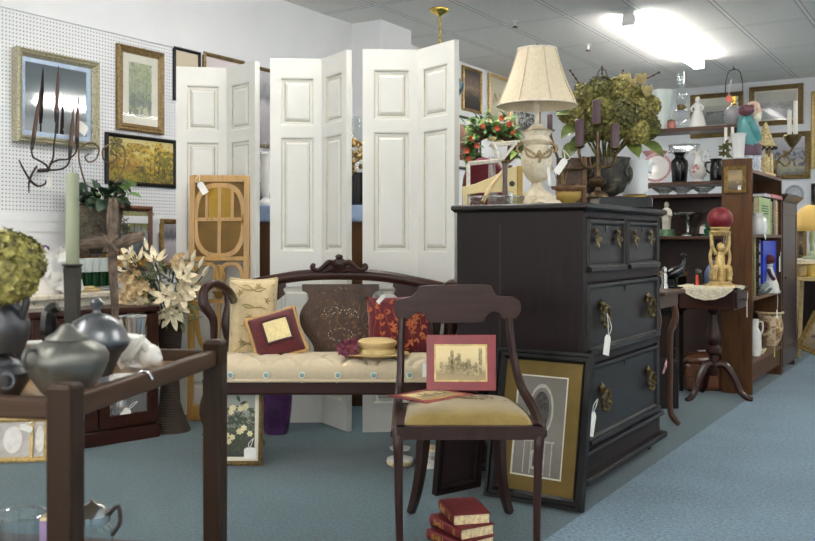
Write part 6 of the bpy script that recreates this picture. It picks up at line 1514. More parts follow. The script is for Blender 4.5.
k = MB(); k.leaf((-.1, 0, .0), (1, 0, .8), (0, -1, .2), .3, .13, .1, .1, 6); k.build('leaf_bowl', plain('grey_brown_wood_dish', (92, 82, 72), .5), t, 40, solid=.008)
k = MB(); k.lathe([(.001, 0), (.04, 0), (.02, .03), (.001, .03)], 12); k.build('foot', M['walnut'], t)
t = thing('green_jar', 'small dark green lidded jar beside the red globe', 'jar', hs(707.5, .06, z1), 0)
k = MB(); k.lathe([(.001, 0), (.045, 0), (.055, .02), (.055, .05), (.04, .065), (.001, .065)], 18); k.build('body', plain('dark_green_glaze', (44, 96, 70), .2), t)
k = MB(); k.lathe([(.042, .066), (.04, .075), (.012, .085), (.012, .1), (.001, .105)], 14); k.build('lid', plain('green_lid_glaze', (60, 112, 84), .2), t)
price_tag(702.5, 230, 6.735, 'small white tag leaning on the dark green jar in the hutch', .04, .055, 0, .1, .015)

# tripod table
TX0, TX1, TY0, TY1, TZ = -1.66, -1.30, 6.04, 6.36, .745
t = thing('tripod_table', 'small dark tripod table with one drawer, lace doily and gilt lamp on it', 'table', ((TX0+TX1)/2, (TY0+TY1)/2, 0), 0); hx, hy = (TX1-TX0)/2, (TY1-TY0)/2
k = MB(); k.b2(-hx-.012, hx+.012, -hy-.012, hy+.012, TZ-.018, TZ); k.build('tabletop', M['mahogany'], t, 0, .005)
k = MB(); k.b2(-hx, hx-.012, -hy, hy, TZ-.145, TZ-.018); k.build('drawer_case', M['mahogany'], t, 0, .003)
k = MB(); k.b2(hx-.012, hx+.006, -hy+.012, hy-.012, TZ-.135, TZ-.03); dr = k.build('drawer', M['mahogany'], t, 0, .004)
k = MB(); k.lathe([(.001, 0), (.006, .002), (.006, .014), (.013, .02), (.01, .028), (.001, .03)], 12, (hx+.006, 0, TZ-.08), M=Matrix.Rotation(R(90), 3, 'Y')); k.build('knob', M['brass'], dr)
k = MB(); k.lathe([(.001, TZ-.145), (.05, TZ-.145), (.04, TZ-.17), (.022, TZ-.19), (.028, TZ-.24), (.05, TZ-.33), (.052, TZ-.36), (.03, TZ-.39), (.05, TZ-.41), (.05, TZ-.44), (.03, TZ-.46), (.035, .17), (.02, .15), (.001, .15)], 22); k.build('pedestal', M['mahogany_v'], t)
for j in range(3):
    a = R(122) + j*2*PI/3; c_, s_ = math.cos(a), math.sin(a); k = MB()
    k.tube(cat([(c_*.02, s_*.02, .22), (c_*.07, s_*.07, .225), (c_*.13, s_*.13, .15), (c_*.17, s_*.17, .06), (c_*.215, s_*.215, .02), (c_*.25, s_*.25, .012)], 6), [.026, .028, .024, .02, .02, .014], 8); k.build('leg', M['mahogany_v'], t)
price_tag(747, 308, 5.93, 'long thin white tag hanging from drawer knob of the tripod table', .014, .12, PI/2, 0, .05)
lace = NT('crochet_lace'); v = lace.coord(); vr = lace.node('ShaderNodeTexVoronoi', Scale=90); lace.link(v, vr.inputs['Vector']); lace.bump(vr.outputs['Distance'], .6, .004)
lcm = lace.out(lace.ramp(vr.outputs['Distance'], [(.2, (230, 222, 200)), (.8, (206, 194, 166))]), .9)
tc = Vector(((TX0+TX1)/2, (TY0+TY1)/2, TZ))
t = thing('doily', 'cream crochet doily draped over front of the tripod table', 'doily', tc+Vector((.0, -.06, .001)), 0)
def doil(u, v):
    r_ = .20*u; a = 2*PI*v; x, y = r_*math.cos(a)*1.05, r_*math.sin(a)
    over = max(0, -y - (hy+.012-.06)); z = .002 - over*.95; y2 = max(y, -(hy+.014-.06)-.004*1)- (.004 if over > 0 else 0)
    ox = max(0, abs(x)-hx-.013); z -= ox*.9; x = math.copysign(min(abs(x), hx+.016), x)
    return Vector((x, y2+.004*math.sin(24*a)*(u > .8)*(over > 0), z+.0015*math.sin(20*a)*(u > .85)))
k = MB(); k.grid(doil, 14, 72); k.build('lace', lcm, t, 60, solid=.003)
k = MB(); k.tube([doil(1, i/72)+Vector((0, -.001, 0)) for i in range(72)], .005, 5, True); k.build('scalloped_edge', lcm, t)
# gilt lamp with red globe
t = thing('table_lamp', 'gilt figural lamp with crimson globe shade on the lace doily', 'lamp', (ony(720, 6.13)[1], 6.13, TZ+.0035), TH); gY = ony(720, 6.13)[0]
gz = lambda y: zz(y, gY)-TZ-.004; gx = lambda p: (p-720)*gY/F
k = MB(); k.lathe([(.001, 0), (.1, 0), (.098, .012), (.075, .02), (.07, .03), (.001, .03)], 26, (-.0, 0, 0), sx=1.0, sy=.6); k.build('base', M['gilt'], t)
k = MB(); b1 = .03
# figure: seated child holding up the font
k.tube(cat([(0, 0, b1), (.005, 0, b1+.05), (-.005, -.005, b1+.11), (.002, 0, b1+.16), (.0, 0, b1+.20)], 5), [.034, .04, .036, .03, .014], 12)
k.ell((0, -.01, b1+.225), (.026, .027, .031), 12)
for s_ in (-1, 1):
    k.tube(cat([(s_*.026, 0, b1+.18), (s_*.05, -.005, b1+.22), (s_*.056, 0, b1+.29), (s_*.042, 0, b1+.35)], 5), [.015, .014, .012, .012], 8)
    k.tube(cat([(s_*.018, -.01, b1+.08), (s_*.045, -.04, b1+.09), (s_*.05, -.035, b1+.04), (s_*.05, -.05, b1+.008)], 4), [.022, .02, .016, .014], 8)
k.build('cherub_figure', M['gilt'], t, 60)
k = MB(); k.ell((.05, -.01, b1+.05), (.03, .03, .045), 10); k.ell((-.045, .01, b1+.04), (.024, .024, .04), 10); k.tube(cat([(-.05, 0, b1+.08), (-.065, 0, b1+.16), (-.05, 0, b1+.24), (-.062, 0, b1+.33)], 5), .011, 7); k.tube(cat([(.05, 0, b1+.08), (.064, 0, b1+.16), (.05, 0, b1+.24), (.062, 0, b1+.33)], 5), .011, 7); k.build('scroll_supports', M['gilt'], t)
zf = gz(231); k = MB(); k.lathe([(.001, b1+.34), (.06, b1+.34), (.066, b1+.35), (.055, b1+.365), (.05, zf-.03), (.062, zf-.02), (.066, zf-.006), (.05, zf+.004), (.001, zf+.004)], 24); k.build('font', M['gilt'], t)
q = NT('crimson_frosted_glass'); v = q.coord(); n = q.noise(v, 60, 3, .6); q.bump(n, .4, .006); redg = q.out(q.ramp(n, [(.3, (104, 20, 28)), (.7, (136, 34, 42))]), .4)
k = MB(); rz_ = (gz(207)-zf)/2; k.lathe([(.04, zf+.003)] + [(rz_*1.03*math.sin(a), zf+rz_-rz_*math.cos(a)) for a in [.38+i*(PI-.38)/18 for i in range(18)]] + [(.004, zf+2*rz_)], 36, lobe=.015, nl=16); k.build('globe_shade', redg, t, 60)
price_tag(724.5, 250, 6.0, 'white tag on long string hanging before the gilt cherub lamp', .03, .045, TH, 0, .13)
# other things on and behind the tripod table
t = thing('blue_bottle', 'slate blue bottle with white tag behind the gilt lamp', 'bottle', (ony(711.5, 6.28)[1], 6.28, TZ+.001), 0)
k = MB(); k.lathe([(.001, 0), (.045, 0), (.048, .01), (.048, .08), (.03, .12), (.014, .14), (.014, .17), (.001, .17)], 20); k.build('body', plain('slate_blue_glaze', (104, 124, 164), .35), t)
k = MB(); k.lathe([(.016, .171), (.018, .175), (.018, .185), (.001, .188)], 12); k.build('stopper', M['walnut'], t)
price_tag(711, 274, 6.1, 'oval white tag on the slate blue bottle', .028, .045, TH, 0, .01)
t = thing('ornament_clock', 'small dark ornament with red-orange flap and silver top on the doily', 'ornament', (ony(698.5, 6.2)[1], 6.2, TZ+.0035), TH)
k = MB(); k.lathe([(.001, 0), (.03, 0), (.036, .03), (.03, .06), (.02, .075), (.001, .08)], 14); k.build('body', M['iron'], t)
k = MB(); k.prism([(-.03, 0), (-.008, 0), (-.018, .07), (-.03, .06)], -.042, -.034); k.build('orange_flap', plain('orange_red_plastic', (216, 72, 48), .4), t)
k = MB(); k.lathe([(.001, .08), (.024, .082), (.026, .1), (.012, .11), (.001, .112)], 12); k.build('silver_cap', M['silver'], t)
# bread-box shaped chest under the tripod table
q0 = px(701, 6.40); t = thing('wooden_chest', 'glossy round-cornered dark brown chest with domed lid under the tripod table', 'chest', q0, TH)
gch = wood('glossy_dark_brown', (74, 42, 26), (116, 70, 44), 'x', .8, .12, .8)
k = MB(); k.b2(-.135, .135, -.10, .10, 0, .2); k.build('body', gch, t, 0, .03, bseg=4)
k = MB(); rg = []
for z_, e in ((.2, 1), (.21, 1.03), (.225, 1.0), (.245, .86), (.262, .6), (.27, .25)):
    rg.append([Vector((.135*e*math.copysign(abs(math.cos(a))**.45, math.cos(a)), .10*e*math.copysign(abs(math.sin(a))**.45, math.sin(a)), z_)) for a in [j*PI/16 for j in range(32)]])
k.rings(rg); k.build('lid', gch, t, 60)
k = MB(); k.b2(-.02, .05, -.02, .03, .271, .274); k.build('paper_label', M['paper'], t, 0)
# the scroll-leg table beside the dresser
t = thing('side_table', 'dark side table with scrolled legs close behind right end of the dresser', 'table', (-1.62, 4.97, 0), 0); zT = .775
k = MB(); k.b2(-.22, .235, -.2, .2, zT-.022, zT); k.build('tabletop', M['walnut_x'], t, 0, .006)
k = MB(); k.b2(-.19, .20, -.17, .17, zT-.09, zT-.022); k.build('apron', M['walnut_x'], t, 0)
for a in (-1, 1):
    for b in (-1, 1):
        k = MB(); x, y = a*.18, b*.16
        k.tube(cat([(x*.98, y, zT-.08), (x*1.04, y*1.03, zT-.15), (x*.96, y*.97, zT-.21), (x*.9, y*.92, zT-.26), (x*.9, y*.92, .3), (x*.9, y*.92, .1), (x*1.02, y*1.04, .04), (x*1.12, y*1.14, .014)], 5), [.016, .02, .022, .018, .016, .016, .018, .014], 8); k.build('leg', plain('brown_scroll_leg', (84, 54, 38), .4), t)
def ont(p, x, z=zT): 
    Y, y = onx(p, x); return Vector((x, y, z+.001))
t = thing('bird_statue', 'black long-necked bird statue on table beside the dresser', 'statue', ont(674.5, -1.46), TH)
k = MB(); k.tube(cat([(-.06, 0, .055), (-.03, 0, .075), (.0, 0, .088), (.03, 0, .105), (.048, 0, .13), (.055, 0, .16), (.045, 0, .18), (.05, 0, .19), (.07, 0, .178)], 5), [.008, .03, .036, .028, .014, .01, .011, .014, .003], 10)
for s_ in (-1, 1): k.tube([(.0, s_*.014, .06), (.01, s_*.016, .03), (.004, s_*.016, .006)], .006, 6)
k.build('body', M['black'], t, 60)
k = MB(); k.lathe([(.001, 0), (.05, 0), (.048, .007), (.001, .008)], 18); k.build('base', M['black'], t)
t = thing('salt_shaker', 'silver shaker standing at left edge of the scroll-leg table', 'shaker', ont(664.5, -1.50), TH)
k = MB(); k.lathe([(.001, 0), (.022, 0), (.02, .015), (.014, .03), (.018, .07), (.012, .09), (.001, .09)], 16); k.build('body', M['silver'], t)
k = MB(); k.lathe([(.013, .091), (.016, .095), (.014, .115), (.006, .12), (.001, .122)], 14); k.build('cap', M['silver'], t)
c = Vector((-1.72, 6.22, 0)); t = thing('black_box', 'black lacquer box with gilt rim on table behind the bird statue', 'box', (-1.84, 6.28, 0), 0)
k = MB(); k.b2(-.12, .13, -.12, .12, .56, .80); k.build('box_body', M['black'], t, 0, .004)
k = MB(); k.b2(-.125, .135, -.125, .125, .80, .83); k.build('gilt_lid', M['gold_dull'], t, 0, .004)
k = MB()
for a in (-1, 1):
    for b in (-1, 1): k.b2(a*.1-.012, a*.1+.012, b*.1-.012, b*.1+.012, 0, .56)
k.b2(-.11, .11, -.11, .11, .53, .56); k.build('stand', M['black'], t, 0)
# clothes glimpsed under the side table
t = thing('crate', 'dark crate with a scrap of pink cloth on carpet behind the scroll-leg table', 'crate', px(662, 5.75), TH)
k = MB(); k.b2(-.11, .08, -.09, .09, 0, .30); k.build('box', M['ebony_v'], t, 0, .004)
k = MB(); k.tube(cat([(-.02, -.095, .22), (0, -.097, .28), (.02, -.08, .31), (.05, -.02, .315), (.06, .03, .31)], 4), [.012, .02, .022, .018, .01], 8, False, (1, .5)); k.build('pink_cloth', plain('pale_pink_cloth', (206, 160, 160), .8, 0, .2, 40), t)

# on the bookcase top
zB = ZT+.001
t = thing('mug', 'white ribbed beaker standing on the near end of the bookcase', 'beaker', (ony(739, 6.49)[1], 6.473, ZPn+.001), 0)
k = MB(); k.lathe([(.001, 0), (.034, 0), (.036, .01), (.044, .15), (.055, .17), (.05, .172), (.038, .14), (.001, .02)], 24, lobe=.04, nl=12); k.build('body', M['ceramic'], t)
k = MB(); k.tube([(.0365*math.cos(a*PI/12), .0365*math.sin(a*PI/12), .012) for a in range(24)], .004, 5, True); k.build('foot_ring', M['ceramic'], t)
fY, fy_ = onx(749.5, -1.375); t = thing('old_man_figurine', 'large figurine of white-bearded man in teal coat carrying a sack on the bookcase', 'figurine', (-1.375, fy_, zB), TH)
fg = fY/F; fz = lambda y: zz(y, fY)-zB; fx = lambda p: (p-749.5)*fg
skin = plain('figurine_skin', (226, 192, 168), .4)
k = MB()
k.lathe([(.001, 0), (.088, 0), (.088, .015), (.075, .02), (.08, .09), (.082, fz(150)), (.001, fz(149))], 20, sy=.8); k.build('patterned_trousers', plain('blue_white_pattern', (178, 184, 200), .5, 0, .35, 90), t)
k = MB(); k.lathe([(.078, fz(156)), (.084, fz(155)), (.082, fz(145)), (.07, fz(143)), (.001, fz(143))], 20, sy=.85); k.build('purple_belt_bag', plain('purple_cloth', (98, 74, 88), .6), t)
k = MB(); k.tube(cat([(-.0, 0, fz(147)), (-.012, 0, fz(138)), (-.02, 0, fz(128)), (-.02, 0, fz(119)), (0, 0, fz(115))], 5), [.07, .072, .068, .055, .028], 16)
for s_ in (-1, 1): k.tube(cat([(-.01, s_*.055, fz(122)), (.02, s_*.068, fz(132)), (.05, s_*.045, fz(140))], 4), [.028, .027, .022], 10)
k.build('teal_coat', plain('teal_coat_glaze', (82, 146, 146), .35, 0, .08), t, 60)
k = MB(); k.tube(cat([(.03, -.04, fz(122)), (.05, -.048, fz(132)), (.06, -.035, fz(144))], 4), .011, 8); k.build('pink_lapel', plain('pink_lapel', (206, 164, 158), .5), t)
k = MB(); hd = (fx(753.5), 0, fz(110)); k.ell(hd, (.05, .046, .058), 16); k.ell((hd[0]+.05, 0, hd[2]-.002), (.014, .011, .012), 8); k.ell((hd[0]+.01, -.045, hd[2]), (.012, .006, .016), 8)
k.ell((hd[0], 0, hd[2]+.03), (.043, .042, .035), 12); k.build('head', skin, t, 60)
k = MB(); k.ell((hd[0]+.05, 0, hd[2]-.004), (.0165, .012, .0125), 8); k.build('red_nose', plain('red_nose_glaze', (206, 86, 84), .3), t)
k = MB(); k.ell((hd[0]+.022, 0, hd[2]-.045), (.036, .036, .045), 12); k.ell((hd[0]-.02, 0, hd[2]-.005), (.042, .05, .045), 12); k.tube([(hd[0]+.047, -.02, hd[2]-.018), (hd[0]+.052, .02, hd[2]-.018)], .009, 6); k.build('white_hair_and_beard', plain('ivory_beard', (232, 222, 196), .5), t, 60)
k = MB(); k.ell((fx(743.5), -.05, fz(111.5)), (.056, .045, .042), 12)
for i in range(12): k.ell((fx(743.5)+rnd.uniform(-.035, .04), -.07+rnd.uniform(-.012, .012), fz(111.5)+rnd.uniform(-.025, .025)), .018, 7)
k.build('dark_red_sack', plain('dark_red_sack_glaze', (104, 62, 72), .4, 0, .3, 40), t, 60)
pY, py_ = onx(767.5, -1.37); t = thing('pagoda_ornament', 'ivory and gold carved pagoda lamp behind the bearded figurine', 'ornament', (-1.345, 7.25, zB), TH); pY = 6.87; pz = lambda y: zz(y, pY)-zB
ivo = plain('ivory_gold_carving', (214, 188, 136), .45, .1, .25, 60)
k = MB(); k.lathe([(.001, 0), (.07, 0), (.07, .015), (.03, .025), (.028, .1), (.034, .14), (.001, .15)], 14); 
for a in range(6): k.tube([(.05*math.cos(a*PI/3), .05*math.sin(a*PI/3), .015), (.045*math.cos(a*PI/3), .045*math.sin(a*PI/3), .17)], .008, 6)
k.build('carved_tower', ivo, t)
k = MB(); zz0 = pz(146); k.lathe([(.001, zz0-.01), (.07, zz0-.012), (.085, zz0), (.06, zz0+.03), (.035, zz0+.1), (.02, pz(126)), (.012, pz(124)), (.001, pz(122))], 6); k.build('pagoda_roof', ivo, t, 25)
k = MB()
for a in range(12): k.ell((.075*math.cos(a*PI/6), .075*math.sin(a*PI/6), zz0-.018), .012, 7)
k.build('dark_bead_fringe', M['iron'], t)
# brass candle arm
bY, by_ = onx(777, -1.315); by_ = 7.46; t = thing('candelabrum', 'brass scroll candle arm with two tall white candles at far end of the bookcase', 'candelabrum', (-1.315, by_, zB), TH); bY = 1.315*ST+by_*CT; bp = CX+(-1.315*CT+by_*ST)/bY*F
bz_ = lambda y: zz(y, bY)-zB; bx_ = lambda p: (p-bp)*bY/F
k = MB(); k.lathe([(.001, 0), (.05, 0), (.045, .012), (.015, .02), (.013, .06), (.001, .062)], 16); k.build('base', M['walnut'], t)
k = MB(); k.tube(cat([(0, 0, .05), (.01, 0, bz_(160)), (bx_(785), 0, bz_(166)), (bx_(790), 0, bz_(162)), (bx_(787), 0, bz_(156)), (bx_(784), 0, bz_(159))], 5), .008, 7); k.tube(cat([(0, 0, .05), (bx_(779), 0, bz_(158)), (bx_(787), 0, bz_(154)), (bx_(792), 0, bz_(149)), (bx_(793), 0, bz_(144))], 5), .01, 7)
for j in range(5): k.leaf((bx_(782)+.01*j, -.005, bz_(157)+.012*j), (math.cos(j), -.4, math.sin(j)), (0, -1, 0), .035, .018, .2)
k.build('scroll_arm', M['brass'], t)
k = MB(); k.lathe([(.008, bz_(148)), (.022, bz_(146)), (.055, bz_(140)), (.064, bz_(136)), (.06, bz_(135)), (.001, bz_(136))], 22, (bx_(792.5), 0, 0), lobe=.06, nl=10); k.build('candle_pan', M['brass'], t)
for p_, y0, y1 in ((789.5, 110, 136), (795.5, 101, 136)):
    k = MB(); k.tube([(bx_(p_), 0, bz_(y1)), (bx_(p_), 0, bz_(y0))], [.017, .015], 12); k.tube([(bx_(p_), 0, bz_(y0)), (bx_(p_)+.002, 0, bz_(y0)+.012)], .0015, 4); k.build('candle', M['white_wax'], t)
# green-brown sconce with candles left of the beaker
t = thing('candelabrum', 'dark green leafy candle holder with two white candles left of the white beaker', 'candelabrum', hs(729, .03, z2), 0)
Y_ = ony(729, HY0+.03)[0]; dz = lambda y: zz(y, Y_)-z2-.001; dx = lambda p: (p-729)*Y_/F
t.location = (BX0+.06, BY0+.20, zB); Y_ = (t.location.y*CT - t.location.x*ST); X_ = t.location.x*CT+t.location.y*ST; pc = CX+X_/Y_*F
dz = lambda y: zz(y, Y_)-zB; dx = lambda p: (p-pc)*Y_/F
k = MB(); k.lathe([(.001, 0), (.05, 0), (.04, .012), (.012, .03), (.01, dz(150)), (.001, dz(149))], 14)
for p_ in (726.5, 733): k.tube(cat([(0, 0, dz(158)), (dx(p_)*.6, -.01, dz(156)), (dx(p_), -.01, dz(146))], 4), .006, 6); k.lathe([(.008, dz(147)), (.024, dz(144)), (.02, dz(143)), (.001, dz(143))], 12, (dx(p_), -.01, 0))
for j in range(16): a = j*.9; k.leaf((dx(726)+.01*math.cos(a), -.02, dz(152)+.006*j-.03), (math.cos(a), -.5, math.sin(a)), (0, -1, 0), .04, .022, .2)
k.build('leafy_stem', plain('olive_metal_leaf', (84, 80, 44), .5, .3, .3), t)
for p_, y0 in ((726.5, 127), (733, 127)):
    k = MB(); k.tube([(dx(p_), -.01, dz(144)), (dx(p_), -.01, dz(y0))], .011, 10); k.build('candle', M['white_wax'], t)

# dark cupboard past the bookcase
t = thing('cupboard', 'dark grey-brown cupboard with cornice standing past the bookcase', 'cupboard', (-1.52, 7.97, 0), 0)
gk = wood('dark_grey_brown_wood', (52, 42, 42), (72, 58, 56), 'z', .6, .45, .1); zc = zz(194, 7.2)
k = MB(); k.b2(-.24, .22, -.34, .32, .05, zc-.06); k.b2(.22, .233, -.34, -.28, .05, zc-.06); k.b2(.22, .233, .26, .32, .05, zc-.06); k.b2(.22, .232, -.28, .26, .05, .2); k.b2(.22, .232, -.28, .26, zc-.16, zc-.06); k.build('body', gk, t, 0, .003)
k = MB(); rg = [[Vector((-.24, -.34-i, zc-.06+z)), Vector((.233+i, -.34-i, zc-.06+z)), Vector((.233+i, .32+i, zc-.06+z)), Vector((-.24, .32+i, zc-.06+z))] for i, z in ((0, 0), (.01, .01), (.035, .04), (.045, .045), (.045, .06))]
k.rings(rg); k.build('cornice', gk, t, 25)
for a in (-.2, .19):
    for b in (-.29, .28): k = MB(); k.b2(a-.03, a+.03, b-.03, b+.03, 0, .05); k.build('foot', gk, t, 0)
k = MB(); k.b2(.224, .229, -.28, .26, .2, zc-.16); dr = k.build('door', gk, t, 0); k = MB(); k.ell((.236, -.24, .75), .011, 10); k.build('knob', M['brass'], dr)

# far right: table with yellow lamp
q0 = px(812, 8.4); t = thing('side_table', 'white-topped dark table carrying the yellow lamp at right edge of photo', 'table', q0, 0); zt = zz(259.5, 8.3)
k = MB(); k.b2(-.13, .6, -.25, .25, zt-.03, zt); k.build('tabletop', M['cream_paint'], t, 0, .005)
k = MB(); k.b2(-.1, .57, -.22, .22, .2, zt-.03); k.build('cabinet', M['ebony_v'], t, 0)
for a in (-.08, .55):
    for b in (-.2, .2): k = MB(); k.b2(a-.02, a+.02, b-.02, b+.02, 0, .2); k.build('leg', M['ebony_v'], t, 0)
t = thing('table_lamp', 'small lamp with yellow scalloped shade on pale green base at far right', 'lamp', px(812, 8.32, zt+.001), TH); lz = lambda y: zz(y, 8.32)-zt
k = MB(); k.lathe([(.001, 0), (.085, 0), (.085, .02), (.05, .03), (.045, .06), (.022, .075), (.018, .14), (.03, .16), (.03, .22), (.02, .25), (.001, .26)], 20); k.build('base', plain('pale_green_glaze', (176, 190, 160), .3), t)
k = MB(); pr = [(.155, lz(231)), (.152, lz(225)), (.135, lz(217)), (.10, lz(210)), (.055, lz(206)), (.045, lz(205.5))]; k.lathe(pr, 32, lobe=.08, nl=10)
for f_ in [f_ for f_ in k.bm.faces if len(f_.verts) > 4]: k.bm.faces.remove(f_)
ys_ = NT('yellow_silk_shade'); ys_.b.inputs['Emission Color'].default_value = rgba((236, 190, 96)); ys_.b.inputs['Emission Strength'].default_value = .1
k.build('lamp_shade', ys_.out((206, 172, 98), .7), t, 60, solid=.003)
k = MB(); k.lathe([(.006, .25), (.006, lz(206)), (.012, lz(204)), (.001, lz(202))], 10); k.build('stem', M['brass'], t)
q0 = px(806, 7.95); t = thing('work_bench', 'low tan wooden bench with slanted legs past the dark cupboard', 'bench', q0, 0); zt = zz(277, 7.9)
k = MB(); k.b2(-.09, .55, -.16, .16, zt-.03, zt); k.build('top', M['tan_wood'], t, 0, .004)
for a in (-.05, .5):
    for b in (-.12, .12): k = MB(); k.tube([(a, b, zt-.03), (a-.03, b*1.3, .002)], .02, 6); k.build('leg', M['tan_wood'], t)
for i, (p_, c_, lab) in enumerate(((800, (150, 126, 88), 'tan pot on the slant-legged bench past the cupboard'), (811, (196, 170, 84), 'mustard yellow bowl on the slant-legged bench at right edge'))):
    t = thing('pot', lab, 'pot', px(p_, 7.95, zt+.001), 0)
    k = MB(); k.lathe([(.001, 0), (.045, 0), (.06, .04), (.055, .09), (.04, .1), (.05, .115), (.042, .115), (.001, .04)], 18); k.build('body', plain('glazed_pot_%s' % 'ab'[i], c_, .4), t)
    k = MB(); k.tube([(.046*math.cos(a*PI/9), .046*math.sin(a*PI/9), .115) for a in range(18)], .006, 5, True); k.build('rim', M['page'], t)
t = framed('leaning_painting', 'gold-framed painting tilted against the bench legs on aisle carpet at far right', 'picture', px(819, 7.55, .05), 0, .4, .34, .05, .03, M['gold'], picture('flower_painting', [(0, (120, 104, 88)), (.5, (168, 150, 124)), (1, (190, 176, 150))], .5, 5, [((84, 66, 60), .1, .9), ], 7, .55), style=0)
t.rotation_euler = (-R(14), R(22), R(-8)); t.location.z = .075
# ================================================================ foreground: tea cart with pewter
PA = cw(-.509, 1.355); PB = cw(-.410, 1.94); ax = (PB-PA); La = ax.length
ZT_, ZB_ = .815, .783
t = thing('serving_cart', 'brown wooden serving cart at lower left holding pewter pots', 'serving cart', PA, math.atan2(ax.y, ax.x)-PI/2)   # local y runs along the right side
Wc = .78; sz2 = .041
def post(x, y, zt, name='post'):
    k = MB(); h = sz2/2
    rg = [[Vector((x+a*h*e, y+b*h*e, z)) for a, b in ((-1, -1), (1, -1), (1, 1), (-1, 1))] for z, e in ((0, .9), (.02, 1), (zt-.008, 1), (zt, .78))]
    k.rings(rg); return k.build(name, M['cart_wood'], t, 0, .004)
for x, y in ((0, 0), (0, La), (-Wc, 0), (-Wc, La)): post(x, y, .838)
for y, nm in ((0, 'front_rail'), (La, 'back_rail')):
    k = MB(); k.b2(-Wc+.02, -.02, y-.012, y+.012, ZB_, ZT_); k.build(nm, M['cart_wood_x'], t, 0, .004)
cry = wood('brown_cart_side_rail', (46, 28, 14), (74, 49, 28), 'y', .8, .42, .05, .3)
for x in (0, -Wc):
    k = MB(); k.b2(x-.012, x+.012, .02, La-.02, ZB_, ZT_+.002); k.build('side_rail', cry, t, 0, .004)
TRZ = .792
k = MB(); k.b2(-Wc+.012, -.012, .012, La-.012, TRZ-.008, TRZ); k.build('tray', wood('tan_cart_tray', (120, 88, 52), (158, 120, 74), 'x', .8, .4), t, 0)
SHZ = .40
k = MB(); k.b2(-Wc, 0, 0, La, SHZ-.02, SHZ); k.build('lower_shelf', M['cart_wood_x'], t, 0)
def oc(p, Y, dz=0): return px(p, Y, TRZ+.001+dz)
# front pewter teapot
pY = 1.475; t = thing('teapot', 'dull pewter lobed sugar pot in front on the serving cart', 'teapot', oc(67, pY), TH); tz_ = lambda y: zz(y, pY)-TRZ-.001; r0 = 40*pY/F
k = MB(); zt = tz_(327)
k.lathe([(.001, 0), (r0*.5, 0), (r0*.5, .006), (r0*.62, .014), (r0*.86, .036), (r0*1.02, .058), (r0*1.03, .07), (r0*.92, .082), (r0*.66, .092), (r0*.5, .096), (.001, .096)], 48, lobe=-.06, nl=6); k.build('body', M['pewter'], t, 60)
k = MB(); k.lathe([(r0*.52, .0965), (r0*.5, .1), (r0*.3, .108), (.012, .116), (.009, .12), (.001, .122)], 28); k.build('lid', M['pewter'], t, 60)
k = MB(); k.tube(cat([(-r0*.5, -.046, .085), (-r0*.62, -.06, .084), (-r0*.68, -.062, .07), (-r0*.64, -.056, .055)], 5), .004, 7); k.build('handle', M['pewter'], t)
# domed pot
dY = 1.665; t = thing('teapot', 'pewter pot with domed lid and finial behind the lobed pot', 'teapot', oc(96.5, dY), TH); dz_ = lambda y: zz(y, dY)-TRZ-.001; r1 = 31*dY/F
k = MB(); k.lathe([(.001, 0), (r1*.6, 0), (r1*.5, .01), (r1*.62, .03), (r1*.8, .05), (r1*.86, dz_(352)), (r1, dz_(346)), (r1*1.04, dz_(343)), (.001, dz_(343))], 36); k.build('body', M['pewter_dark'], t)
k = MB(); zb, zt = dz_(342), dz_(313); k.lathe([(r1*1.03, zb-.002), (r1*1.05, zb+.003), (r1*.98, zb+.008), (r1*.92, zb+.02), (r1*.72, zb+(zt-zb)*.72), (r1*.4, zt-.004), (.008, zt), (.005, zt+.006), (.011, zt+.012), (.012, zt+.02), (.006, zt+.027), (.001, zt+.028)], 36); k.build('domed_lid', plain('pewter_lid', (118, 120, 124), .3, .85, .1), t)
k = MB(); k.tube(cat([(-r1*.8, 0, .06), (-r1*1.35, 0, .05), (-r1*1.55, 0, .09), (-r1*1.5, 0, .125), (-r1*1.25, 0, .135)], 5), [.008, .013, .015, .014, .009], 8); k.build('ebony_handle', M['black'], t)
# dark pitcher and flowers
vY = 1.70; t = thing('pitcher', 'dark pewter pitcher of hydrangea at left edge of photo', 'pitcher', oc(-2, vY), TH); vz = lambda y: zz(y, vY)-TRZ-.001; r2 = 30*vY/F
k = MB(); k.lathe([(.001, 0), (r2*.7, 0), (r2*.65, .01), (r2*.8, .05), (r2, vz(335)), (r2*.98, vz(322)), (r2*.75, vz(308)), (r2*.55, vz(298)), (r2*.6, vz(286)), (r2*.75, vz(278)), (r2*.68, vz(278)), (.001, vz(320))], 32); k.build('body', M['pewter_dark'], t)
k = MB(); k.tube(cat([(r2*.55, -.01, vz(292)), (r2*.95, -.015, vz(286)), (r2*1.05, -.015, vz(302)), (r2*.85, -.01, vz(318))], 5), .007, 8); k.build('handle', M['pewter_dark'], t)
t = thing('hydrangea_bouquet', 'yellow-green hydrangea heads in pewter pitcher at left edge of photo', 'flowers', oc(-2, vY, vz(276)), TH); z0_ = vz(276)
k = MB()
for p_, y_, dy, r_ in ((8, 258, -.02, .05), (24, 268, -.02, .038), (-8, 262, 0, .05), (18, 282, -.04, .034), (2, 282, -.03, .04), (30, 282, -.03, .022), (-16, 280, -.02, .04), (8, 262, .04, .05)):
    c = Vector(((p_+2)*vY/F, dy, vz(y_)-z0_))
    for i in range(80):
        z = 1-2*(i+.5)/80; a = i*2.39996; q_ = math.sqrt(1-z*z); d = Vector((q_*math.cos(a), q_*math.sin(a), z)); p2 = c+d*r_*rnd.uniform(.85, 1.05); u_ = d.orthogonal().normalized(); w_ = d.cross(u_); o_ = rnd.uniform(0, 1.5)
        for j in range(4): b = o_+j*PI/2; k.leaf(p2, u_*math.cos(b)+w_*math.sin(b)+d*.3, d, .014, .012, -.15, .1, 2)
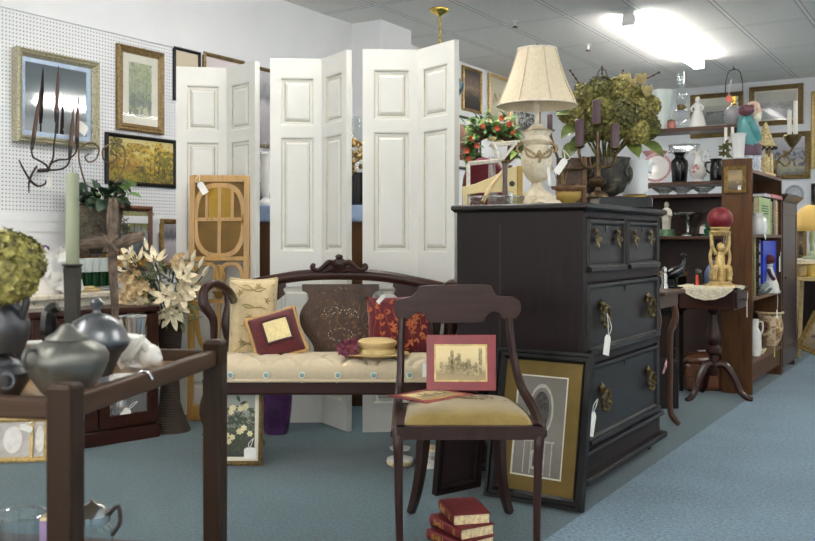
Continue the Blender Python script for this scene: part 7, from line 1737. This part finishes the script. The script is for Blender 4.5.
k.build('hydrangea_heads', M['hydra_y'], t, 70)
k = MB()
for p_ in (0, 14, -10): k.tube(cat([(0, 0, -.05), ((p_)*vY/F*.5, 0, 0), ((p_+4)*vY/F, -.01, .03)], 4), .004, 5)
k.build('stems', M['leaf_dark'], t)
# low dark pot
lY = 1.49; t = thing('sugar_bowl', 'dark pewter bowl with rose knob at lower left corner of the cart', 'bowl', oc(2, lY), TH); lz = lambda y: zz(y, lY)-TRZ-.001; r3 = 26*lY/F
k = MB(); k.lathe([(.001, 0), (r3*.6, 0), (r3*.7, .006), (r3, .026), (r3*.98, .04), (r3*.7, .052), (.001, .053)], 30); k.build('body', M['pewter_dark'], t)
k = MB(); k.lathe([(r3*.72, .0535), (r3*.6, .06), (r3*.2, .066), (.001, .067)], 24)
for j in range(10): a = j*.7; k.leaf((0, 0, .062), (math.cos(a), math.sin(a), .5+.05*j), (0, 0, 1), .022, .018, .4)
k.build('rose_lid', M['pewter_dark'], t)
k = MB(); k.tube([(r3*.55+.012*math.cos(a*PI/6), -r3*.78, .032+.012*math.sin(a*PI/6)) for a in range(12)], .004, 6, True); k.build('ring_handle', M['pewter_dark'], t)
# sage candle in dark holder
sY = 1.86; t = thing('candlestick', 'dark square candlestick holding a tall sage green candle', 'candlestick', oc(72.5, sY), TH); s_z = lambda y: zz(y, sY)-TRZ-.001
dm = plain('dark_grey_metal', (74, 72, 66), .5, .5, .15); w_ = 6.8*sY/F
k = MB(); k.b2(-.04, .04, -.04, .04, 0, .012); k.b2(-.028, .028, -.028, .028, .012, .022); k.build('base', dm, t, 0, .003)
k = MB(); rg = [[Vector((a*e, b*e, z)) for a, b in ((-1, -1), (1, -1), (1, 1), (-1, 1))] for z, e in ((.02, w_*.8), (s_z(300), w_*.9), (s_z(268), w_))]; k.rings(rg); k.lathe([(w_*1.05, s_z(268)), (w_*1.5, s_z(265)), (w_*1.5, s_z(264)), (.001, s_z(264))], 20); k.build('column', dm, t, 25)
k = MB(); r_ = 6.6*sY/F; k.lathe([(.001, s_z(264)), (r_, s_z(264)), (r_*.95, s_z(176)), (r_*.8, s_z(173)), (.001, s_z(172))], 20); k.tube([(0, 0, s_z(172)), (.001, 0, s_z(168))], .0012, 5); k.build('candle', plain('sage_green_wax', (142, 148, 122), .5, 0, .04, 8), t)
# twig cross
xY = 1.90; t = thing('twig_cross', 'standing cross of bundled grey-brown twigs among the pewter pots', 'cross', oc(113, xY), TH); x_z = lambda y: zz(y, xY)-TRZ-.001; x_x = lambda p: (p-113)*xY/F
twm = plain('grey_brown_bark', (98, 84, 72), .85, 0, .35, 60, .4, 120)
k = MB()
for i in range(9):
    a = i*.7
    k.tube(cat([Vector((.0075*q_*math.cos(a+q_), .0075*q_*math.sin(a+q_), z_))+Vector((rnd.uniform(-.002, .002)+(.004 if z_ < .2 else 0), rnd.uniform(-.003, .003), 0)) for z_, q_ in ((.012, .5), (.06, .5), (.12, .55), (x_z(265), .8), (x_z(240), .7), (x_z(220), 1.2), (x_z(203)+rnd.uniform(-.008, .012), 1))], 3), [.003, .003, .0032, .004, .004, .005, .003], 6)
k.build('upright_twigs', twm, t)
k = MB()
for i in range(9):
    a = i*.7; o_ = Vector((0, .007*math.cos(a)-.004, .007*math.sin(a)))
    k.tube(cat([o_+Vector((x_x(p_), 0, x_z(y_)+rnd.uniform(-.002, .002))) for p_, y_ in ((83+rnd.uniform(-2, 2), 244), (94, 241), (106, 243), (113, 244), (121, 243), (132, 239), (143+rnd.uniform(-2, 2), 236))], 3), [.003, .005, .004, .0035, .004, .005, .003], 6)
k.build('cross_arm_twigs', twm, t)
k = MB()
for s_ in (-1, 1): k.tube(cat([(s_*.014, -.012, x_z(236)), (0, -.02, x_z(243)), (-s_*.014, -.012, x_z(251))], 4), .004, 6)
k.build('binding', twm, t)
k = MB(); k.lathe([(.001, 0), (.036, 0), (.034, .012), (.001, .013)], 20); k.build('base', M['walnut'], t)
# white ceramic openwork piece and cup
wY = 1.80; t = thing('ceramic_shell', 'white openwork ceramic shell basket at right end of the cart', 'ceramic basket', oc(141, wY), TH); w_x = lambda p: (p-141)*wY/F; w_z = lambda y: zz(y, wY)-TRZ-.001
k = MB(); k.ell((w_x(150), 0, .026), (.022, .03, .026), 16); k.ell((w_x(157), -.01, .022), (.014, .02, .015), 14); k.ell((w_x(140), .01, .008), (.03, .03, .008), 14); k.build('body', M['ceramic'], t, 60)
for i in range(5):
    k = MB(); yy_ = -.035+.016*i; k.tube(cat([(w_x(150), yy_*.6, .04), (w_x(142-i), yy_*.9, .06), (w_x(120+i*4), yy_, .072-.003*i), (w_x(118+i*4), yy_, .045), (w_x(128+i*3), yy_*.9, .008)], 5), [.006, .006, .0065, .0065, .005], 8); k.build('ribbed_strut', M['ceramic'], t)
k = MB(); k.leaf((w_x(128), -.04, .02), (1, -.05, 1.2), (0, -1, 0), .07, .022, .1, .2, 5); k.build('pointed_leaf', M['porcelain'], t, 40, solid=.003)
t = thing('cup', 'small cup with looped silver handle in front of the white shell basket', 'cup', oc(124, 1.60), TH)
k = MB(); k.lathe([(.001, 0), (.022, 0), (.026, .012), (.024, .02), (.02, .02), (.001, .006)], 20); k.build('bowl', M['porcelain'], t)
k = MB(); k.tube(cat([(.02, 0, .016), (.032, -.004, .026), (.044, -.004, .024), (.05, -.002, .012)], 4), .003, 6); k.build('handle', M['silver'], t)
t = thing('cup', 'small white cup whose handle shows left of the lobed pewter pot', 'cup', oc(33, 1.80), TH)
k = MB(); k.lathe([(.001, 0), (.022, 0), (.02, .006), (.032, .03), (.036, .055), (.033, .055), (.001, .012)], 22); k.build('bowl', M['ceramic'], t)
k = MB(); k.tube(cat([(-.034, 0, .05), (-.055, 0, .052), (-.058, 0, .03), (-.034, 0, .016)], 4), .0055, 7); k.build('handle', M['ceramic'], t)
t = thing('silver_cup', 'bright silver beaker beside the domed pewter pot', 'beaker', oc(133, 1.93), TH)
k = MB(); k.lathe([(.001, 0), (.022, 0), (.02, .01), (.024, .07), (.028, .095), (.025, .095), (.001, .02)], 22); k.build('body', M['silver'], t)
k = MB(); k.tube([(.0265*math.cos(a*PI/10), .0265*math.sin(a*PI/10), .095) for a in range(20)], .0025, 5, True); k.build('rim', M['silver'], t)
# lower shelf
def os_(p, Y): return px(p, Y, SHZ+.001)
jY = 1.62; t = thing('glass_jar', 'clear glass jar with silver lid and purple label on the lower cart shelf', 'jar', os_(92, jY), TH); jz = lambda y: zz(y, jY)-SHZ-.001
k = MB(); k.lathe([(.001, 0), (.034, 0), (.036, .01), (.036, jz(528)), (.028, jz(524)), (.028, jz(522)), (.001, jz(522))], 24); k.build('body', M['clear'], t)
k = MB(); k.lathe([(.0362, .06), (.0368, .06), (.0368, .10), (.0362, .10)], 24, loop=True); k.build('purple_label', plain('purple_paper', (128, 104, 146), .6), t)
k = MB(); k.lathe([(.03, jz(521)), (.031, jz(514)), (.02, jz(506)), (.006, jz(503)), (.001, jz(499))], 20, lobe=.06, nl=10); k.build('silver_lid', M['silver'], t)
k = MB(); k.tube(cat([(.03, 0, jz(515)), (.046, 0, jz(506)), (.05, 0, jz(522)), (.036, 0, jz(535))], 4), .004, 6); k.build('handle', M['iron'], t)
t = thing('purple_box', 'pale purple card box standing on the lower cart shelf behind the front post', 'box', os_(52, 1.55), TH); bz3 = lambda y: zz(y, 1.55)-SHZ
k = MB(); k.b2(-.014, .016, -.02, .02, 0, bz3(518)); k.build('carton', plain('pale_purple_card', (140, 118, 150), .6), t, 0, .002)
k = MB(); k.b2(-.013, .015, -.019, .019, bz3(518), bz3(515)); k.build('lid', M['page'], t, 0)
t = thing('glass_pitcher', 'large clear glass bowl on the lower cart shelf at bottom left corner', 'bowl', os_(22, 1.66), TH); bz4 = lambda y: zz(y, 1.66)-SHZ
k = MB(); k.lathe([(.001, 0), (.04, 0), (.03, .012), (.035, .03), (.045, .09), (.044, bz4(515)), (.041, bz4(515)), (.03, .04), (.001, .03)], 28); k.build('bowl', M['clear'], t)
k = MB(); k.tube([(.0435*math.cos(a*PI/14), .0435*math.sin(a*PI/14), bz4(514)) for a in range(28)], .003, 6, True); k.build('rim', M['clear'], t)
